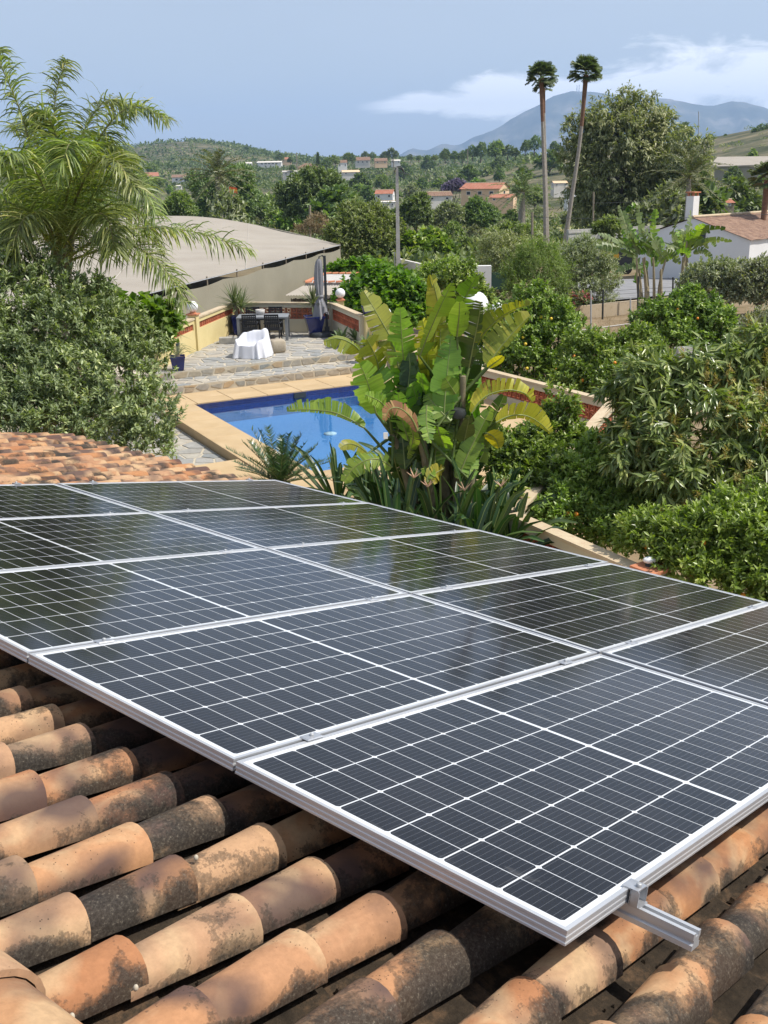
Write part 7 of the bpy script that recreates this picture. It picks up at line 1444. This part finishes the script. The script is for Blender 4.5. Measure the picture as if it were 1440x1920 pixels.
LMK = [('the cream red-roofed house', 912, 360), ('the concrete utility pole', 746, 400), ('the date palm', 408, 350), ('the stone farmhouse', 577, 318), ('the fan palm pair', 1040, 380), ('the huge eucalyptus', 1170, 330), ('the ridge houses', 695, 305), ('the hill terrace house', 505, 308), ('the white villa on the left slope', 343, 338), ('the right-hand netting shelter', 1400, 300), ('the farmhouse chimney', 1283, 390), ('the left hilltop', 400, 278), ('the dark round valley tree', 590, 370), ('the dry hillside pole', 877, 292), ('the jacaranda', 852, 350), ('the cypress', 597, 305), ('the wooden pole', 581, 420), ('the feather palm', 200, 350), ('the right frame edge', 1500, 330)]
DSC = {'round_a': 'dark rounded tree', 'round_b': 'mid-green rounded tree', 'olive': 'greyish olive tree', 'pine': 'dark spreading pine', 'orchard': 'low dark orchard tree'}
GRP = {'pine': 'pines along the skyline', 'orchard': 'orchard trees in the valley'}
PUT = []
def put(key, x, y, s, z=None):
    nm = NMS[key][0]; z = float(terrain(x, y)) if z is None else z
    t = thing(nm, DSC[key], 'tree', (x, y, z - 0.1 * s), float(RM.random() * 6.28), group=GRP.get(key, 'trees dotted over the valley')); t.scale = (s * (0.85 + 0.3 * RM.random()), s * (0.85 + 0.3 * RM.random()), s * (0.85 + 0.3 * RM.random()))
    link('crown', protos[key][0], t); link('trunk', protos[key][1], t)
    PUT.append((t, key, 720 + F * x / y, 331 - (z + 2 * s - H) / y * F))
def name_trees():
    """tell the scattered trees apart by the landmark each stands nearest to"""
    by = {}
    for t, key, u, v_ in PUT:
        d, nm, lx, ly = min((math.hypot(u - a, 1.6 * (v_ - b_)), n_, a, b_) for n_, a, b_ in LMK)
        dx, dy = u - lx, (v_ - ly) * 1.6
        w_ = ('left of' if dx < 0 else 'right of') if abs(dx) > abs(dy) else ('behind' if dy < 0 else 'in front of')
        by.setdefault(f'{DSC[key]} {w_} {nm}', []).append((d, t))
    ORD = ['nearest to it', 'second nearest', 'third nearest', 'fourth nearest', 'fifth nearest', 'sixth nearest', 'seventh nearest', 'eighth nearest', 'ninth nearest', 'tenth nearest', 'eleventh nearest', 'twelfth nearest', 'thirteenth nearest', 'fourteenth nearest', 'fifteenth nearest', 'sixteenth nearest']
    for lb, l in by.items():
        for i, (d, t) in enumerate(sorted(l, key=lambda q: q[0])): t['label'] = lb if len(l) == 1 else f'{lb}, {ORD[min(i, 15)]}'
for (px_, pyb, h, Y, key) in [(698, 300, 15, 820, 'pine'), (722, 302, 16, 820, 'pine'), (684, 298, 13, 830, 'pine'), (735, 300, 20, 800, 'pine'), (835, 303, 22, 640, 'pine'), (852, 303, 16, 640, 'round_a'), (868, 303, 20, 640, 'pine'), (886, 298, 24, 620, 'pine'), (902, 300, 28, 620, 'pine'), (930, 300, 36, 610, 'round_b'), (952, 296, 26, 610, 'pine'), (966, 298, 16, 610, 'round_a'), (985, 289, 22, 600, 'pine'), (1002, 287, 28, 600, 'pine'), (1040, 285, 20, 600, 'pine'), (1048, 288, 16, 590, 'round_a'), (1330, 270, 18, 560, 'pine'), (1345, 275, 12, 560, 'round_a'), (1380, 275, 16, 540, 'round_a'), (1360, 262, 10, 560, 'round_a'), (1425, 258, 26, 520, 'pine'), (1445, 260, 30, 520, 'pine'), (1400, 268, 12, 530, 'round_b'), (1385, 282, 16, 470, 'round_a'), (1418, 284, 16, 470, 'round_a'), (1455, 285, 20, 470, 'round_b'), (300, 293, 12, 1500, 'pine'), (330, 285, 10, 1600, 'pine'), (310, 292, 9, 1550, 'pine'), (346, 282, 8, 1650, 'round_a'), (372, 279, 9, 1650, 'round_a'), (395, 277, 9, 1680, 'pine'), (435, 277, 9, 1690, 'pine'), (447, 280, 8, 1690, 'round_a'), (425, 276, 7, 1690, 'round_a'), (470, 286, 6, 1680, 'round_a'), (525, 304, 14, 1000, 'round_a'), (545, 308, 12, 900, 'round_a'), (617, 312, 20, 720, 'round_b'), (628, 312, 22, 720, 'round_b'), (652, 306, 20, 760, 'round_b'), (660, 306, 16, 760, 'pine'), (612, 318, 18, 640, 'round_a'), (548, 322, 13, 620, 'round_a'), (770, 303, 12, 760, 'round_a'), (800, 303, 12, 740, 'round_a'), (785, 303, 10, 740, 'round_a'), (815, 302, 12, 700, 'round_b')]:
    p = atY(px_, pyb, Y); put(key, p[0], Y, h * Y / F / (5.2 if key == 'pine' else 4.6), z=p[2])
for (px_, py_, w2, Y, key) in [(790, 320, 22, 430, 'round_a'), (880, 308, 26, 480, 'round_a'), (845, 322, 20, 420, 'round_a'), (865, 320, 20, 420, 'round_a'), (937, 315, 18, 430, 'round_a'), (905, 320, 12, 420, 'round_b'), (915, 290, 14, 560, 'round_b'), (775, 330, 20, 400, 'round_b'), (675, 335, 30, 420, 'round_a'), (715, 322, 22, 480, 'round_b'), (735, 340, 20, 380, 'round_a'), (690, 350, 34, 330, 'round_a'), (655, 345, 20, 380, 'round_b'), (480, 350, 30, 320, 'round_b'), (500, 372, 34, 250, 'round_b'), (520, 400, 34, 180, 'round_b'), (640, 400, 30, 190, 'round_b'), (480, 405, 26, 180, 'olive'), (700, 395, 30, 190, 'round_b'), (740, 405, 26, 170, 'round_a'), (850, 425, 30, 130, 'round_b'), (890, 425, 34, 120, 'olive'), (930, 415, 26, 130, 'olive'), (820, 440, 30, 110, 'round_b'), (770, 440, 30, 110, 'round_b'), (870, 455, 34, 95, 'round_b'), (910, 450, 30, 95, 'olive'), (945, 420, 28, 140, 'olive'), (1000, 440, 24, 105, 'olive'), (1060, 385, 24, 170, 'olive'), (1010, 375, 24, 190, 'olive'), (960, 400, 24, 165, 'round_a'), (1255, 380, 30, 130, 'round_b'), (1265, 400, 30, 110, 'olive'), (1230, 405, 26, 115, 'olive'), (1345, 350, 34, 160, 'olive'), (1380, 340, 30, 190, 'round_b'), (1410, 365, 36, 130, 'olive'), (1400, 330, 26, 230, 'olive'), (1440, 380, 34, 110, 'olive'), (1320, 370, 28, 140, 'olive'), (1030, 410, 20, 135, 'olive')]:
    p = atY(px_, py_, Y); put(key, p[0], Y, w2 * Y / F / 3.6)
KEEP = [(865, 338, 975, 392), (700, 352, 750, 400), (795, 360, 850, 388), (315, 328, 385, 362), (268, 326, 305, 348), (555, 308, 600, 330), (455, 300, 545, 320), (636, 300, 760, 330), (1035, 340, 1070, 362)]
n_ = 0
while n_ < 130:
    Y = 95 * math.exp(RM.random() * math.log(900 / 95)); a = RM.uniform(-0.40, 0.40); x = a * Y
    z = float(terrain(x, Y)); pyy_ = 331 - (z - H) / Y * F; pxx = 720 + a * F
    if pyy_ > 470 or (pxx > 940 and pyy_ < 330 and RM.random() < 0.75): continue
    if Y < 90 and pxx < 640: continue
    key = RM.choice(['round_a', 'round_b', 'olive', 'orchard', 'orchard'], p=[0.28, 0.22, 0.2, 0.2, 0.1]); h_ = 6.5 * F / Y
    if any(a0 < pxx + h_ * 0.35 and pxx - h_ * 0.35 < a1 and pyy_ - h_ < b1_ and pyy_ > b1_ - 4 for a0, b0_, a1, b1_ in KEEP): continue
    put(str(key), x, Y, float((0.9 + 0.8 * RM.random()) * (1.0 + 0.5 * (Y > 400)))); n_ += 1

name_trees()
# scrub and orchard cover that nobody could count, one object
ns = 6400; Ys = 66 * np.exp(RM.random(ns) * math.log(1900 / 66)); as_ = RM.uniform(-0.44, 0.46, ns); xs = as_ * Ys
grove = 0.5 + 0.5 * np.sin(xs * 0.02 + 1.0 + Ys * 0.004) * np.sin(Ys * 0.013 + xs * 0.006 + 0.7)
hill = sstep(0.10, 0.18, as_) * sstep(380, 480, Ys) * (1 - sstep(900, 1100, Ys))
keep = (RM.random(ns) < np.clip(0.45 + 0.6 * grove, 0, 1) * (1 - 0.78 * hill)) & ~((Ys < 95) & (as_ < -0.04)) & ~((Ys < 75) & (as_ > 0.14))
xs, Ys = xs[keep], Ys[keep]; zs = terrain(xs, Ys); k = len(xs); per = 46
rad = (0.6 + 0.9 * RM.random(k) ** 1.5) * (1 + 0.9 * sstep(250, 900, Ys)); big = np.repeat(rad, per); d = runit(RM, k * per); d[:, 2] = np.abs(d[:, 2])
P = np.stack([np.repeat(xs, per), np.repeat(Ys, per), np.repeat(zs, per)], 1) + d * (big * (0.6 + 0.45 * RM.random(k * per)))[:, None] * np.array([1.25, 1.25, 1.1])
Dv = nrm(d + 0.8 * runit(RM, k * per)); Lf = big * (0.34 + 0.2 * RM.random(k * per)); V, T = leaf_arrays(P, Dv, d + ZU * 0.6, Lf, Lf * 0.55)
tone = np.clip(np.repeat(np.clip(RM.normal(0.42, 0.2, k) + 0.2 * sstep(0.05, 0.2, xs / Ys), 0, 0.9), per) + RM.normal(0, 0.12, k * per), 0, 1)
o = link('scrub', mesh_np('scrub', V, T, M['l_scrub'], rnd=np.repeat(tone, 2))); tag(o, 'mixed scrub and orchard green covering the valley floor', None, None, 'stuff')
nh = 9000; ph = RM.uniform(200, 1000, nh); ah = (ph - 720) / F; Yh = 520 + 1350 * RM.random(nh) ** 0.8; xh = ah * Yh; zh = terrain(xh, Yh)
cl = 0.5 + 0.5 * np.sin(xh * 0.013 + 2) * np.sin(Yh * 0.011 + xh * 0.004); kp = RM.random(nh) < 0.25 + 0.75 * cl; xh, Yh, zh = xh[kp], Yh[kp], zh[kp]; k = len(xh); per = 12
rad = (1.0 + 2.4 * RM.random(k) ** 2) * (0.7 + Yh / 1800); big = np.repeat(rad, per); d = runit(RM, k * per); d[:, 2] = np.abs(d[:, 2])
P = np.stack([np.repeat(xh, per), np.repeat(Yh, per), np.repeat(zh, per)], 1) + d * (big * (0.5 + 0.5 * RM.random(k * per)))[:, None] * np.array([1.2, 1.2, 1.0])
Lf = big * (0.65 + 0.3 * RM.random(k * per)); V, T = leaf_arrays(P, nrm(d + 0.8 * runit(RM, k * per)), d + ZU * 0.6, Lf, Lf * 0.7)
o = link('hill_scrub', mesh_np('hill_scrub', V, T, M['l_scrub'], rnd=np.repeat(np.clip(np.repeat(RM.normal(0.30, 0.16, k), per) + RM.normal(0, 0.1, k * per), 0, 1), 2))); tag(o, 'dark scrub and small trees covering the far hills', None, None, 'stuff')
# dry weeds on the bare plot by the lane, and below the citrus
n2 = 2600; q = np.concatenate([np.stack([RM.uniform(7.2, 12.5, n2 // 2), RM.uniform(36, 43.0, n2 // 2)], 1), np.stack([RM.uniform(9.5, 18, n2 // 2), RM.uniform(30, 46, n2 // 2)], 1)])
cl = 0.5 + 0.5 * np.sin(q[:, 0] * 2.1 + 1) * np.sin(q[:, 1] * 1.3); q = q[RM.random(len(q)) < cl ** 2 + 0.1]; per = 9; P = np.repeat(np.stack([q[:, 0], q[:, 1], terrain(q[:, 0], q[:, 1])], 1), per, 0) + RM.normal(size=(len(q) * per, 3)) * [0.10, 0.10, 0.0]
Dv = nrm(RM.normal(size=(len(P), 3)) * 0.5 + ZU); V, T = leaf_arrays(P, Dv, runit(RM, len(P)), 0.15 + 0.40 * RM.random(len(P)) ** 2, 0.012)
o = link('dry_grass', mesh_np('dry_grass', V, T, M['l_dry'], rnd=np.repeat(RM.random(len(P)), 2))); tag(o, 'dry grass tufts on the bare soil', None, None, 'stuff')
